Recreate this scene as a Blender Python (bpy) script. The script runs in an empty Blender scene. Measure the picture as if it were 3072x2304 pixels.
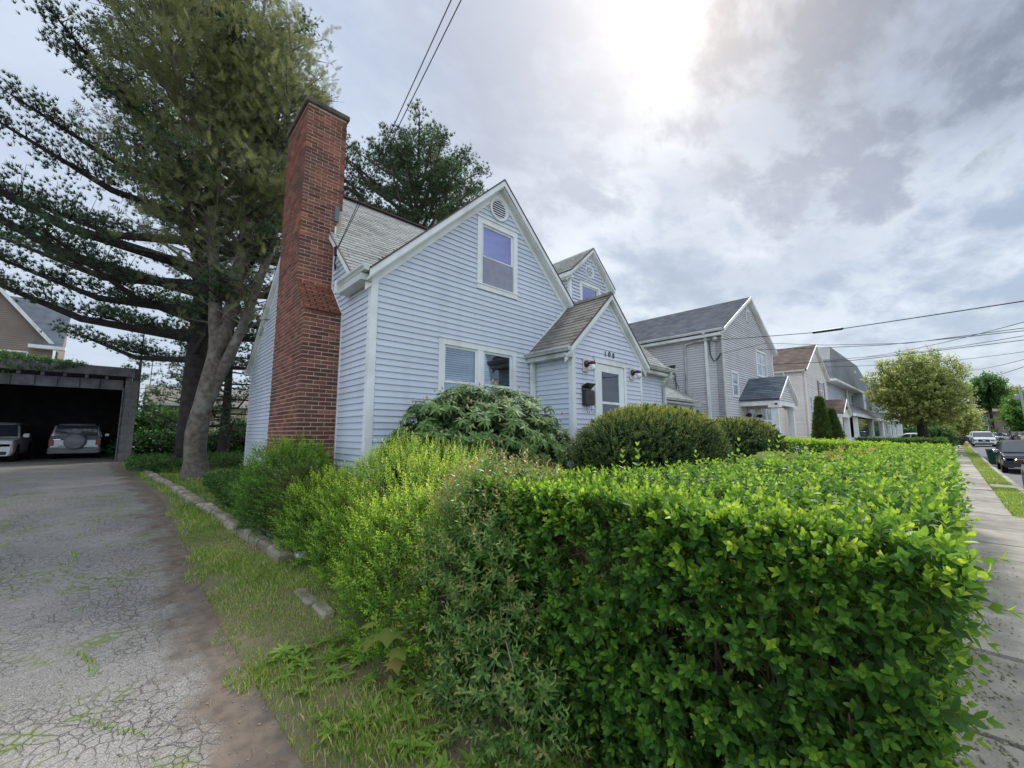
import bpy, math, random
import numpy as np
from mathutils import Matrix, Vector
random.seed(7); rng = np.random.default_rng(7)
R = math.radians
sc = bpy.context.scene
col = sc.collection

# ------------------------------------------------------------ camera
EYE = 1.6
cam_d = bpy.data.cameras.new('camera'); cam = bpy.data.objects.new('camera', cam_d); col.objects.link(cam)
cam_d.sensor_width = 36; cam_d.lens = 36 * 1216.5 / 3072; cam_d.clip_start = .05; cam_d.clip_end = 3000
YAW, PITCH = R(46.978), R(6.981)
Fv = Vector((math.cos(PITCH) * math.cos(YAW), math.cos(PITCH) * math.sin(YAW), math.sin(PITCH)))
Rv = Vector((math.sin(YAW), -math.cos(YAW), 0)); Uv = Rv.cross(Fv)
cam.matrix_world = Matrix(((Rv.x, Uv.x, -Fv.x, 0), (Rv.y, Uv.y, -Fv.y, 0), (Rv.z, Uv.z, -Fv.z, EYE), (0, 0, 0, 1)))
sc.camera = cam
CAM = np.array([0, 0, EYE])

# ------------------------------------------------------------ world: cloudy daylight
SUN_EL, SUN_AZ = R(50), R(22.3)            # azimuth counted from +X towards +Y
sdir = Vector((math.cos(SUN_EL) * math.cos(SUN_AZ), math.cos(SUN_EL) * math.sin(SUN_AZ), math.sin(SUN_EL)))
w = bpy.data.worlds.new('World'); sc.world = w; w.use_nodes = True
nt = w.node_tree; nt.nodes.clear(); N = nt.nodes; Lk = nt.links
def nd(t, **k):
    n = N.new(t)
    for a, b in k.items(): setattr(n, a, b)
    return n
def mth(op, a, b=None, clamp=False):
    n = nd('ShaderNodeMath', operation=op); n.use_clamp = clamp
    for i, v in enumerate((a, b)):
        if v is None: continue
        if isinstance(v, (int, float)): n.inputs[i].default_value = v
        else: Lk.new(v, n.inputs[i])
    return n.outputs[0]
def mixc(fac, a, b):
    n = nd('ShaderNodeMix', data_type='RGBA')
    if isinstance(fac, (int, float)): n.inputs[0].default_value = fac
    else: Lk.new(fac, n.inputs[0])
    for s, v in ((6, a), (7, b)):
        if isinstance(v, tuple): n.inputs[s].default_value = (*v, 1)
        else: Lk.new(v, n.inputs[s])
    return n.outputs[2]
out = nd('ShaderNodeOutputWorld'); bg = nd('ShaderNodeBackground'); Lk.new(bg.outputs[0], out.inputs[0])
sky = nd('ShaderNodeTexSky', sky_type='NISHITA'); sky.sun_disc = False
sky.sun_elevation = SUN_EL; sky.sun_rotation = R(90) - SUN_AZ; sky.air_density = 1.3; sky.dust_density = 2.5
tc = nd('ShaderNodeTexCoord'); sep = nd('ShaderNodeSeparateXYZ'); Lk.new(tc.outputs['Generated'], sep.inputs[0])
zc = mth('MAXIMUM', sep.outputs[2], 0.0)
den = mth('ADD', zc, .22)
px = mth('DIVIDE', sep.outputs[0], den); py = mth('DIVIDE', sep.outputs[1], den)
cmb = nd('ShaderNodeCombineXYZ'); Lk.new(px, cmb.inputs[0]); Lk.new(py, cmb.inputs[1])
def noise(scale, detail, rough=.5, dist=0, off=(0, 0, 0)):
    mp = nd('ShaderNodeMapping'); mp.inputs['Location'].default_value = off; mp.inputs['Rotation'].default_value = (0, 0, R(35)); mp.inputs['Scale'].default_value = (1, 1.45, 1)
    Lk.new(cmb.outputs[0], mp.inputs[0])
    n = nd('ShaderNodeTexNoise'); n.inputs['Scale'].default_value = scale; n.inputs['Detail'].default_value = detail
    n.inputs['Roughness'].default_value = rough; n.inputs['Distortion'].default_value = dist; Lk.new(mp.outputs[0], n.inputs[0]); return n.outputs[0]
def smooth(v, a, b):
    n = nd('ShaderNodeMapRange', interpolation_type='SMOOTHSTEP'); Lk.new(v, n.inputs[0])
    n.inputs[1].default_value = a; n.inputs[2].default_value = b; return n.outputs[0]
def blob(d, a, b):                         # 1 near direction d, 0 beyond
    v = Vector(d).normalized(); dp = nd('ShaderNodeVectorMath', operation='DOT_PRODUCT')
    Lk.new(tc.outputs['Generated'], dp.inputs[0]); dp.inputs[1].default_value = v
    return smooth(dp.outputs['Value'], a, b)
n1 = noise(1.7, 10, .60, .12, (3.1, 1.7, 0)); n2 = noise(4.4, 9, .6, .15, (7.3, 2.2, 1)); n3 = noise(.8, 3, .5, .2, (1.0, 5.0, 2))
base = mth('ADD', mth('MULTIPLY', n1, .58), mth('ADD', mth('MULTIPLY', n2, .34), mth('MULTIPLY', n3, .28)))   # ~0.6
light = smooth(base, .50, .70)
bright = mixc(light, (2.8, 3.5, 4.6), (6.9, 7.45, 8.1))
def ragged(d, a, b):                        # cloud bank round direction d with a torn edge
    v = Vector(d).normalized(); dp = nd('ShaderNodeVectorMath', operation='DOT_PRODUCT'); Lk.new(tc.outputs['Generated'], dp.inputs[0]); dp.inputs[1].default_value = v
    q = mth('ADD', dp.outputs['Value'], mth('ADD', mth('MULTIPLY', mth('SUBTRACT', n1, .5), .16), mth('MULTIPLY', mth('SUBTRACT', n2, .5), .14)))
    return smooth(q, a, b)
dk = mth('MULTIPLY', ragged((.77, .02, .64), .95, 1.0), mth('ADD', mth('MULTIPLY', smooth(n2, .36, .60), .2), .8))
c1 = bright
dk2 = mth('MULTIPLY', ragged((.46, .52, .72), .935, 1.0), mth('ADD', mth('MULTIPLY', smooth(n2, .36, .60), .5), .5))
c1 = bright
gl = mth('MULTIPLY', blob((.631, .259, .731), .9955, 1.0005), smooth(n2, .34, .62))
c2 = mixc(mth('MULTIPLY', gl, .9), c1, (12, 12, 11.8))
gl2 = mth('MULTIPLY', blob((.73, .45, .50), .80, .995), smooth(base, .40, .66))
c3 = mixc(mth('MULTIPLY', gl2, .55), c2, (7.0, 7.6, 8.2))
c3 = mixc(mth('MULTIPLY', dk, .97), c3, (1.1, 1.5, 2.15))
c3 = mixc(mth('MULTIPLY', dk2, .80), c3, (2.9, 3.35, 4.3))
dk3 = mth('MULTIPLY', ragged((.86, .205, .455), .965, 1.02), smooth(n2, .38, .58)); c3 = mixc(mth('MULTIPLY', dk3, .75), c3, (3.2, 3.6, 4.5))
lf = blob((-.1, .9, .42), .72, .99)
c4 = mixc(mth('MULTIPLY', lf, .8), c3, (5.6, 6.3, 7.6))
hz = smooth(zc, .34, .0)
c5 = mixc(mth('MULTIPLY', hz, .75), c4, (4.6, 5.5, 6.9))
skyb = nd('ShaderNodeVectorMath', operation='SCALE'); Lk.new(sky.outputs[0], skyb.inputs[0]); skyb.inputs['Scale'].default_value = 1.0
scl = nd('ShaderNodeVectorMath', operation='SCALE'); Lk.new(c5, scl.inputs[0]); scl.inputs['Scale'].default_value = 1.
# brightness added to the unseen sky behind the camera and overhead, lighting the walls
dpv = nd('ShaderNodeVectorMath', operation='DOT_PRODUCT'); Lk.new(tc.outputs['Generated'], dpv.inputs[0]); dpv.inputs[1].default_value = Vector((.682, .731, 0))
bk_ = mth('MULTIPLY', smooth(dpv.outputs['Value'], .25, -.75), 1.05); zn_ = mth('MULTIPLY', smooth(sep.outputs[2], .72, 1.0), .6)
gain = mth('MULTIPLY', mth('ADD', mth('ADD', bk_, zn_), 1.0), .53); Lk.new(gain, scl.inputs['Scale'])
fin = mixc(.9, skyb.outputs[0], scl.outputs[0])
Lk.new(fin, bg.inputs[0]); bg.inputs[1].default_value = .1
# ------------------------------------------------------------ sun through the cloud
sl = bpy.data.lights.new('sun', 'SUN'); sl.energy = 2.0; sl.angle = R(14); sl.color = (1, .97, .92)
so = bpy.data.objects.new('sun', sl); col.objects.link(so); so.rotation_euler = sdir.to_track_quat('Z', 'Y').to_euler()
sc.view_settings.view_transform = 'Standard'; sc.view_settings.look = 'None'; sc.view_settings.gamma = 1; sc.view_settings.exposure = 1.15
sc.cycles.max_bounces = 6; sc.cycles.transparent_max_bounces = 12

# ------------------------------------------------------------ materials
def lin(c): return tuple((x / 12.92 if x <= .04045 else ((x + .055) / 1.055) ** 2.4) for x in c)
def mat(name, c1, c2=None, rough=.7, scale=4, bump=0, bscale=40, spec=.3, metal=0, tint=0, objr=0, detail=5, stain=None, stscale=.6, streak=0):
    m = bpy.data.materials.new(name); m.use_nodes = True; t = m.node_tree; p = t.nodes['Principled BSDF']; L = t.links
    p.inputs['Roughness'].default_value = rough; p.inputs['Specular IOR Level'].default_value = spec; p.inputs['Metallic'].default_value = metal
    co = t.nodes.new('ShaderNodeTexCoord').outputs['Object']
    c = None
    def nz(s, d=5):
        n = t.nodes.new('ShaderNodeTexNoise'); n.inputs['Scale'].default_value = s; n.inputs['Detail'].default_value = d; L.new(co, n.inputs[0]); return n.outputs[0]
    def mx(f, a, b, bt='MIX'):
        n = t.nodes.new('ShaderNodeMix'); n.data_type = 'RGBA'; n.blend_type = bt
        for i, v in ((0, f), (6, a), (7, b)):
            if isinstance(v, (int, float)): n.inputs[i].default_value = v
            elif isinstance(v, tuple): n.inputs[i].default_value = (*v, 1)
            else: L.new(v, n.inputs[i])
        return n.outputs[2]
    def mr(v, a, b, c=0, d=1):
        n = t.nodes.new('ShaderNodeMapRange'); L.new(v, n.inputs[0]); n.inputs[1].default_value = a; n.inputs[2].default_value = b; n.inputs[3].default_value = c; n.inputs[4].default_value = d; return n.outputs[0]
    cc = mx(mr(nz(scale, detail), .35, .65), c1, c2 if c2 else tuple(x * .8 for x in c1))
    if tint:
        a = t.nodes.new('ShaderNodeAttribute'); a.attribute_name = 'tint'
        g = mr(a.outputs['Fac'], 0, 1, 1 - tint, 1 + tint); k = t.nodes.new('ShaderNodeCombineXYZ')
        for i in range(3): L.new(g, k.inputs[i])
        cc = mx(1., cc, k.outputs[0], 'MULTIPLY')
    if objr:
        a = t.nodes.new('ShaderNodeObjectInfo'); g = mr(a.outputs['Random'], 0, 1, 1 - objr, 1 + objr); k = t.nodes.new('ShaderNodeCombineXYZ')
        for i in range(3): L.new(g, k.inputs[i])
        cc = mx(1., cc, k.outputs[0], 'MULTIPLY')
    if stain: cc = mx(mr(nz(stscale, 8), .5, .72, 0, .85), cc, stain)
    if streak:                              # rain streaks: noise stretched down the wall
        vm = t.nodes.new('ShaderNodeVectorMath'); vm.operation = 'MULTIPLY'; L.new(co, vm.inputs[0]); vm.inputs[1].default_value = (5, 5, .35); n = t.nodes.new('ShaderNodeTexNoise'); n.inputs['Scale'].default_value = 1.; n.inputs['Detail'].default_value = 6; L.new(vm.outputs[0], n.inputs[0])
        cc = mx(mr(n.outputs[0], .48, .72, 0, streak), cc, tuple(x * .55 for x in c1[:2]) + (c1[2] * .48,))
    L.new(cc, p.inputs['Base Color'])
    if bump:
        b = t.nodes.new('ShaderNodeBump'); b.inputs['Strength'].default_value = bump; b.inputs['Distance'].default_value = .02
        L.new(nz(bscale, 6), b.inputs['Height']); L.new(b.outputs[0], p.inputs['Normal'])
    return m
def leafmat(name, ramp, trans=.35, rough=.42, spec=.45, vary=.12):
    """ramp: list of (pos, colour) along the leaf's own tint (age of the shoot)"""
    m = bpy.data.materials.new(name); m.use_nodes = True; t = m.node_tree; p = t.nodes['Principled BSDF']; L = t.links; o = t.nodes['Material Output']
    a = t.nodes.new('ShaderNodeAttribute'); a.attribute_name = 'tint'
    cr = t.nodes.new('ShaderNodeValToRGB'); e = cr.color_ramp.elements
    while len(e) < len(ramp): e.new(.5)
    for i, (q, c) in enumerate(ramp): e[i].position = q; e[i].color = (*c, 1)
    L.new(a.outputs['Fac'], cr.inputs[0])
    co = t.nodes.new('ShaderNodeTexCoord').outputs['Object']; n = t.nodes.new('ShaderNodeTexNoise'); n.inputs['Scale'].default_value = 2.3; n.inputs['Detail'].default_value = 4; L.new(co, n.inputs[0])
    hs = t.nodes.new('ShaderNodeHueSaturation'); mr = t.nodes.new('ShaderNodeMapRange'); L.new(n.outputs[0], mr.inputs[0]); mr.inputs[1].default_value = .3; mr.inputs[2].default_value = .7; mr.inputs[3].default_value = 1 - vary; mr.inputs[4].default_value = 1 + vary
    L.new(mr.outputs[0], hs.inputs['Value']); L.new(cr.outputs[0], hs.inputs['Color'])
    L.new(hs.outputs[0], p.inputs['Base Color']); p.inputs['Roughness'].default_value = rough; p.inputs['Specular IOR Level'].default_value = spec
    tr = t.nodes.new('ShaderNodeBsdfTranslucent'); hs2 = t.nodes.new('ShaderNodeHueSaturation'); hs2.inputs['Value'].default_value = 1.7; hs2.inputs['Hue'].default_value = .485; L.new(hs.outputs[0], hs2.inputs['Color']); L.new(hs2.outputs[0], tr.inputs[0])
    ms = t.nodes.new('ShaderNodeMixShader'); ms.inputs[0].default_value = trans; L.new(p.outputs[0], ms.inputs[1]); L.new(tr.outputs[0], ms.inputs[2]); L.new(ms.outputs[0], o.inputs[0])
    return m
def glassmat(name, tintc=(.6, .66, .95), refl=.5):
    m = bpy.data.materials.new(name); m.use_nodes = True; t = m.node_tree; L = t.links; o = t.nodes['Material Output']; t.nodes.remove(t.nodes['Principled BSDF'])
    g = t.nodes.new('ShaderNodeBsdfGlossy'); g.inputs['Color'].default_value = (*tintc, 1); g.inputs['Roughness'].default_value = .015
    tr = t.nodes.new('ShaderNodeBsdfTransparent'); tr.inputs[0].default_value = (.85, .88, .9, 1)
    lw = t.nodes.new('ShaderNodeLayerWeight'); lw.inputs[0].default_value = .35
    mr = t.nodes.new('ShaderNodeMapRange'); L.new(lw.outputs['Fresnel'], mr.inputs[0]); mr.inputs[3].default_value = refl; mr.inputs[4].default_value = 1
    ms = t.nodes.new('ShaderNodeMixShader'); L.new(mr.outputs[0], ms.inputs[0]); L.new(tr.outputs[0], ms.inputs[1]); L.new(g.outputs[0], ms.inputs[2]); L.new(ms.outputs[0], o.inputs[0])
    return m

MT = dict(
 siding=mat('siding_blue', (.55, .605, .685), (.585, .635, .715), rough=.5, scale=1.3, bump=.12, bscale=90, tint=.045, stain=(.48, .52, .60), stscale=.5, streak=.14),
 siding_lite=mat('siding_porch', (.57, .60, .70), (.61, .64, .73), rough=.5, scale=1.1, tint=.045, streak=.12),
 white=mat('white_paint', (.77, .80, .80), (.72, .75, .75), rough=.45, scale=2.5, stain=(.56, .57, .54), stscale=1.5, streak=.3),
 gutter=mat('gutter_metal', (.60, .64, .65), (.50, .53, .50), rough=.4, scale=3, stain=(.30, .31, .24), stscale=2.2),
 brick=mat('brick', (.245, .088, .060), (.155, .062, .046), rough=.9, scale=3.5, bump=.4, bscale=60, tint=.45, stain=(.085, .055, .045), stscale=1.1),
 brick_slope=mat('brick_weathered', (.23, .085, .05), (.14, .07, .045), rough=.95, scale=5, bump=.5, bscale=60, tint=.35, stain=(.05, .045, .035), stscale=2),
 mortar=mat('mortar', (.58, .52, .41), (.44, .39, .30), rough=.95, scale=5, bump=.5, bscale=120),
 cap=mat('chimney_cap', (.14, .11, .09), (.07, .065, .05), rough=.95, scale=6, bump=.6, bscale=50),
 shingle=mat('shingle_light', (.29, .30, .295), (.21, .22, .21), rough=.95, scale=3, bump=.5, bscale=160, tint=.2, stain=(.17, .165, .13), stscale=.8),
 shingle_old=mat('shingle_mossy', (.20, .19, .17), (.14, .13, .115), rough=.95, scale=3, bump=.6, bscale=120, tint=.24, stain=(.16, .17, .10), stscale=2.2),
 shingle_dark=mat('shingle_dark', (.125, .15, .18), (.09, .105, .13), rough=.95, scale=2, bump=.4, bscale=60, tint=.25),
 shingle_brown=mat('shingle_brown', (.17, .125, .105), (.12, .09, .08), rough=.95, scale=2, bump=.4, bscale=60, tint=.22),
 drip=mat('drip_edge', (.10, .065, .06), rough=.6),
 dark=mat('dark_void', (.012, .012, .014), rough=.9),
 black=mat('black_metal', (.02, .021, .023), rough=.4, spec=.5),
 rust=mat('oxblood_metal', (.09, .022, .018), (.06, .02, .018), rough=.45, spec=.5),
 lampglass=mat('frosted_glass', (.75, .78, .76), rough=.15, spec=.6),
 lead=mat('lead_flashing', (.16, .18, .21), rough=.55),
 stone=mat('field_stone', (.33, .29, .22), (.20, .18, .13), rough=.95, scale=7, bump=.8, bscale=30, tint=.3, stain=(.10, .12, .06), stscale=4),
 conc=mat('concrete', (.36, .335, .285), (.25, .235, .20), rough=.95, scale=3.5, bump=.6, bscale=60, tint=.22, stain=(.17, .155, .13), stscale=1.6),
 block=mat('concrete_block', (.25, .25, .245), (.17, .17, .165), rough=.95, scale=3, bump=.6, bscale=70, tint=.2),
 graywood=mat('weathered_wood', (.17, .17, .18), (.10, .10, .11), rough=.95, scale=3, bump=.4, bscale=30, tint=.25),
 graysiding=mat('siding_gray', (.56, .555, .57), (.61, .605, .62), rough=.6, scale=1, tint=.05, streak=.15),
 beige=mat('siding_beige', (.70, .66, .63), (.75, .71, .68), rough=.6, scale=1, tint=.05, streak=.15),
 bluegray=mat('siding_bluegray', (.48, .52, .60), (.54, .57, .65), rough=.6, scale=1),
 tan=mat('siding_tan', (.27, .225, .19), (.22, .185, .155), rough=.7, scale=1),
 yellow=mat('siding_yellow', (.62, .62, .38), (.55, .55, .32), rough=.7, scale=1),
 cream=mat('cream_paint', (.62, .61, .56), rough=.5),
 taupe=mat('taupe_trim', (.30, .30, .32), rough=.5),
 bark=mat('bark_gray', (.16, .135, .11), (.085, .072, .06), rough=.95, scale=9, bump=1., bscale=16, stain=(.24, .23, .20), stscale=2.5),
 barkdark=mat('bark_dark', (.055, .045, .042), (.03, .026, .026), rough=.95, scale=6, bump=1., bscale=22),
 twig=mat('twig', (.12, .075, .05), (.075, .05, .036), rough=.9, scale=8),
 blind=mat('window_blind', (.50, .56, .47), rough=.6),
 curtain=mat('curtain', (.46, .46, .70), (.36, .37, .62), rough=.9, scale=6),
 screen=mat('insect_screen', (.30, .31, .37), (.26, .27, .33), rough=.9, scale=7),
 inner=mat('room_dark', (.05, .055, .07), rough=.9),
 wire=mat('cable', (.03, .03, .035), rough=.6),
 pole=mat('pole_wood', (.13, .095, .075), (.09, .065, .05), rough=.9, scale=3),
 tyre=mat('tyre', (.015, .015, .016), rough=.8), rim=mat('rim', (.35, .36, .38), rough=.3, metal=.8),
 chrome=mat('chrome', (.7, .72, .75), rough=.15, metal=1), carglass=mat('car_glass', (.05, .06, .075), rough=.05, spec=1.),
 red=mat('tail_red', (.32, .012, .012), rough=.25, spec=.6), headlamp=mat('head_lamp', (.5, .52, .55), rough=.1, spec=.8),
 plate=mat('number_plate', (.22, .42, .58), (.5, .6, .66), rough=.5, scale=9),
 wglass=glassmat('window_glass', (.50, .55, .98), .36), wglass2=glassmat('window_glass_clear', (.75, .85, .95), .10),
)

# ------------------------------------------------------------ object helpers
ORG = {}
def link(o): col.objects.link(o)
def tag(o, label, cat, group=None, kind=None):
    o['label'] = label; o['category'] = cat
    if group: o['group'] = group
    if kind: o['kind'] = kind
    return o
def thing(name, label, cat, loc, group=None, rotz=0):
    o = bpy.data.objects.new(name, None); link(o); o.location = loc; o.empty_display_size = .2; o.rotation_euler = (0, 0, rotz)
    ORG[o.name] = np.array(loc, float) if not rotz else np.zeros(3)
    return tag(o, label, cat, group)
def origin(p): return ORG.get(p.name, np.zeros(3)) if p else np.zeros(3)
def reg(o, parent, loc=None):
    """register an object: world origin of its mesh"""
    if parent is not None:
        o.parent = parent; ORG[o.name] = origin(parent)
    else:
        ORG[o.name] = np.zeros(3) if loc is None else np.array(loc, float)
    link(o); return o
def np_mesh(name, V, T, m, parent=None, tint=None, loc=None, smooth=False, kind=None):
    V = np.asarray(V, np.float32); T = np.asarray(T, np.int32); k = T.shape[1]
    off = origin(parent) if parent is not None else (np.zeros(3) if loc is None else np.array(loc, float))
    me = bpy.data.meshes.new(name); me.vertices.add(len(V)); me.vertices.foreach_set('co', (V - off).astype(np.float32).ravel())
    me.loops.add(T.size); me.loops.foreach_set('vertex_index', T.ravel()); me.polygons.add(len(T)); me.polygons.foreach_set('loop_start', np.arange(0, T.size, k, dtype=np.int32))
    if smooth: me.polygons.foreach_set('use_smooth', np.ones(len(T), bool))
    me.update(calc_edges=True)
    if tint is not None: me.attributes.new('tint', 'FLOAT', 'POINT').data.foreach_set('value', np.asarray(tint, np.float32))
    me.materials.append(m); o = bpy.data.objects.new(name, me); reg(o, parent, loc)
    if parent is None and loc is not None: o.location = loc
    if kind: o['kind'] = kind
    return o
class MB:
    def __init__(s): s.v = []; s.f = []; s.t = []
    def add(s, vs, fs, tint=.5):
        n = len(s.v); s.v += [tuple(map(float, v)) for v in vs]; s.f += [tuple(i + n for i in f) for f in fs]; s.t += [tint] * len(vs); return s
    def hexa(s, p, tint=.5):                # p: bottom 4 ccw, top 4
        return s.add(p, [(3, 2, 1, 0), (4, 5, 6, 7), (0, 1, 5, 4), (1, 2, 6, 5), (2, 3, 7, 6), (3, 0, 4, 7)], tint)
    def box(s, x0, y0, z0, x1, y1, z1, tint=.5):
        x0, x1 = min(x0, x1), max(x0, x1); y0, y1 = min(y0, y1), max(y0, y1); z0, z1 = min(z0, z1), max(z0, z1)
        return s.hexa([(x0, y0, z0), (x1, y0, z0), (x1, y1, z0), (x0, y1, z0), (x0, y0, z1), (x1, y0, z1), (x1, y1, z1), (x0, y1, z1)], tint)
    def bbox(s, x0, y0, z0, x1, y1, z1, b=.02, tint=.5):      # box with chamfered vertical and top edges
        def ring(z, i): return [(x0 + i + b, y0 + i, z), (x1 - i - b, y0 + i, z), (x1 - i, y0 + i + b, z), (x1 - i, y1 - i - b, z), (x1 - i - b, y1 - i, z), (x0 + i + b, y1 - i, z), (x0 + i, y1 - i - b, z), (x0 + i, y0 + i + b, z)]
        vs = ring(z0 + b, 0) + ring(z1 - b, 0) + ring(z1, b) + ring(z0, b); fs = []
        for k in range(8):
            j = (k + 1) % 8; fs += [(k, j, 8 + j, 8 + k), (8 + k, 8 + j, 16 + j, 16 + k), (24 + k, 24 + j, j, k)]
        fs += [tuple(range(16, 24)), tuple(reversed(range(24, 32)))]
        return s.add(vs, fs, tint)
    def prism(s, poly, ext, tint=.5):       # poly: 3D points, ext: vector
        n = len(poly); e = np.array(ext, float); a = [tuple(p) for p in poly]; b = [tuple(np.array(p, float) + e) for p in poly]
        return s.add(a + b, [tuple(reversed(range(n))), tuple(range(n, 2 * n))] + [(i, (i + 1) % n, n + (i + 1) % n, n + i) for i in range(n)], tint)
    def bar(s, a, b, w, h, up=(0, 0, 1), tint=.5):
        a = np.array(a, float); b = np.array(b, float); d = b - a; d /= np.linalg.norm(d); sx = np.cross(d, up); sx /= np.linalg.norm(sx); u = np.cross(sx, d)
        c = [(-1, -1), (1, -1), (1, 1), (-1, 1)]
        return s.add([tuple(q + sx * i * w / 2 + u * j * h / 2) for q in (a, b) for i, j in c], [(0, 1, 2, 3), (7, 6, 5, 4), (0, 4, 5, 1), (1, 5, 6, 2), (2, 6, 7, 3), (3, 7, 4, 0)], tint)
    def tube(s, pts, rad, n=8, tint=.5, cap=True):
        P = [np.array(p, float) for p in pts]; rad = rad if hasattr(rad, '__len__') else [rad] * len(P); m = len(s.v); prev = None
        for i, p in enumerate(P):
            d = P[min(i + 1, len(P) - 1)] - P[max(i - 1, 0)]; d = d / (np.linalg.norm(d) + 1e-9)
            if prev is None:
                r = np.array([0, 0, 1.]) if abs(d[2]) < .9 else np.array([1., 0, 0]); prev = np.cross(d, r)
            a = prev - d * prev.dot(d); a /= np.linalg.norm(a); b = np.cross(d, a); prev = a
            for k in range(n):
                q = 2 * math.pi * k / n; s.v.append(tuple(p + (a * math.cos(q) + b * math.sin(q)) * rad[i])); s.t.append(tint)
        for i in range(len(P) - 1):
            for k in range(n): j = (k + 1) % n; s.f.append((m + i * n + k, m + i * n + j, m + (i + 1) * n + j, m + (i + 1) * n + k))
        if cap: s.f.append(tuple(m + k for k in reversed(range(n)))); s.f.append(tuple(m + (len(P) - 1) * n + k for k in range(n)))
        return s
    def lathe(s, c, prof, n=16, axis=(0, 0, 1), tint=.5):      # prof: (radius, height)
        ax = np.array(axis, float); ax /= np.linalg.norm(ax); r = np.array([1., 0, 0]) if abs(ax[0]) < .9 else np.array([0, 1., 0]); a = np.cross(ax, r); a /= np.linalg.norm(a); b = np.cross(ax, a); c = np.array(c, float); m = len(s.v)
        for rr, h in prof:
            for k in range(n): q = 2 * math.pi * k / n; s.v.append(tuple(c + ax * h + (a * math.cos(q) + b * math.sin(q)) * rr)); s.t.append(tint)
        for i in range(len(prof) - 1):
            for k in range(n): j = (k + 1) % n; s.f.append((m + i * n + k, m + i * n + j, m + (i + 1) * n + j, m + (i + 1) * n + k))
        s.f.append(tuple(m + k for k in reversed(range(n)))); s.f.append(tuple(m + (len(prof) - 1) * n + k for k in range(n))); return s
    def build(s, name, m, parent=None, loc=None, smooth=False, kind=None):
        off = origin(parent) if parent is not None else (np.zeros(3) if loc is None else np.array(loc, float))
        me = bpy.data.meshes.new(name); me.from_pydata([tuple(np.array(v) - off) for v in s.v] if off.any() else s.v, [], s.f); me.materials.append(m)
        at = me.attributes.new('tint', 'FLOAT', 'POINT'); at.data.foreach_set('value', s.t)
        if smooth: me.polygons.foreach_set('use_smooth', [True] * len(me.polygons))
        o = bpy.data.objects.new(name, me); reg(o, parent, loc)
        if parent is None and loc is not None: o.location = loc
        if kind: o['kind'] = kind
        return o
def struct(o): o['kind'] = 'structure'; return o

def emit(pieces, name, m, parent, limit=300, key=None):
    """pieces: list of (mesh_key, builder, matrix4x4 world). The nearest ones become objects that share meshes, the rest one joined part."""
    cache = emit.cache
    pieces = sorted(pieces, key=lambda p: (p[2].translation - Vector(CAM)).length)
    o0 = Vector(origin(parent))
    for mk, bf, M in pieces[:limit]:
        k = (m.name, name, mk)
        if k not in cache:
            b = bf(); me = bpy.data.meshes.new(name); me.from_pydata(b.v, [], b.f); me.materials.append(m); me.attributes.new('tint', 'FLOAT', 'POINT').data.foreach_set('value', b.t); cache[k] = me
        o = bpy.data.objects.new(name, cache[k]); M2 = M.copy(); M2.translation -= o0; o.matrix_local = M2; o.parent = parent; link(o)
    rest = pieces[limit:]
    if rest:
        B = MB()
        for mk, bf, M in rest:
            b = bf(); B.add([tuple(M @ Vector(v)) for v in b.v], b.f, random.random())
        B.build(name + 's', m, parent, kind='stuff')
emit.cache = {}
def brickmesh(l, d, h, j=.004, seed=0):
    rs = random.Random(seed)
    def f():
        b = MB(); q = lambda: rs.uniform(-j, j) * .5
        x, y, z = l / 2, d / 2, h / 2; p = [(-x + q(), -y + q(), -z + q()), (x + q(), -y + q(), -z + q()), (x + q(), y + q(), -z + q()), (-x + q(), y + q(), -z + q()), (-x + q(), -y + q(), z + q()), (x + q(), -y + q(), z + q()), (x + q(), y + q(), z + q()), (-x + q(), y + q(), z + q())]
        return b.hexa(p, rs.random())
    return f
# ============================================================ terrain
def lerp(x, pts):
    return float(np.interp(x, [p[0] for p in pts], [p[1] for p in pts]))
ZS = [(-500, -.55), (36, -.55), (80, -.07), (130, .45), (200, 1.0), (900, 2.5)]
PR = [(-9.8, -.56), (-1.52, -.56), (-1.40, -.29), (.3, -.27), (2, -.12), (4, .02), (6, .12), (9, .25), (12, .35), (20, .395), (60, .45), (500, 1.5)]
def vi(x, pts): return np.interp(x, [p[0] for p in pts], [p[1] for p in pts])
def gz(x, y): return vi(x, ZS) + .55 + vi(y, PR)
def g(x, y): return float(gz(x, y))
def sheet(name, xs, ys, m, lift=0, fn=None, bumpy=0):
    X, Y = np.meshgrid(xs, ys); Z = gz(X, Y) + lift
    if bumpy: Z = Z + bumpy * (np.sin(X * 3.1 + Y * 1.7) * np.sin(Y * 2.3 - X * 1.1) + .5 * np.sin(X * 7.3) * np.sin(Y * 6.1))
    V = np.stack([X, Y, Z], -1).reshape(-1, 3); n = len(xs); r = len(ys); I = np.arange(r * n).reshape(r, n)
    T = np.stack([I[:-1, :-1], I[:-1, 1:], I[1:, 1:], I[1:, :-1]], -1).reshape(-1, 4)
    return np_mesh(name, V, T, m, smooth=True)
MT['soil'] = mat('lawn_soil', (.13, .135, .06), (.19, .15, .10), rough=1, scale=2.2, bump=.6, bscale=40, stain=(.16, .12, .075), stscale=1.3)
xs = np.unique(np.concatenate([[-400, -120, -40, -15], np.arange(-9, 14, .35), np.arange(14, 60, 2.), [36, 70, 80, 100, 130, 160, 200, 300, 600, 1200]]))
ys = np.unique(np.concatenate([[-400, -60, -20, -9.8, -5, -1.52, -1.40, .3], np.arange(.5, 20, .35), [21, 24, 28, 34, 45, 60, 120, 300, 600]]))
struct(sheet('ground', xs, ys, MT['soil'], -.012))

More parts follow.
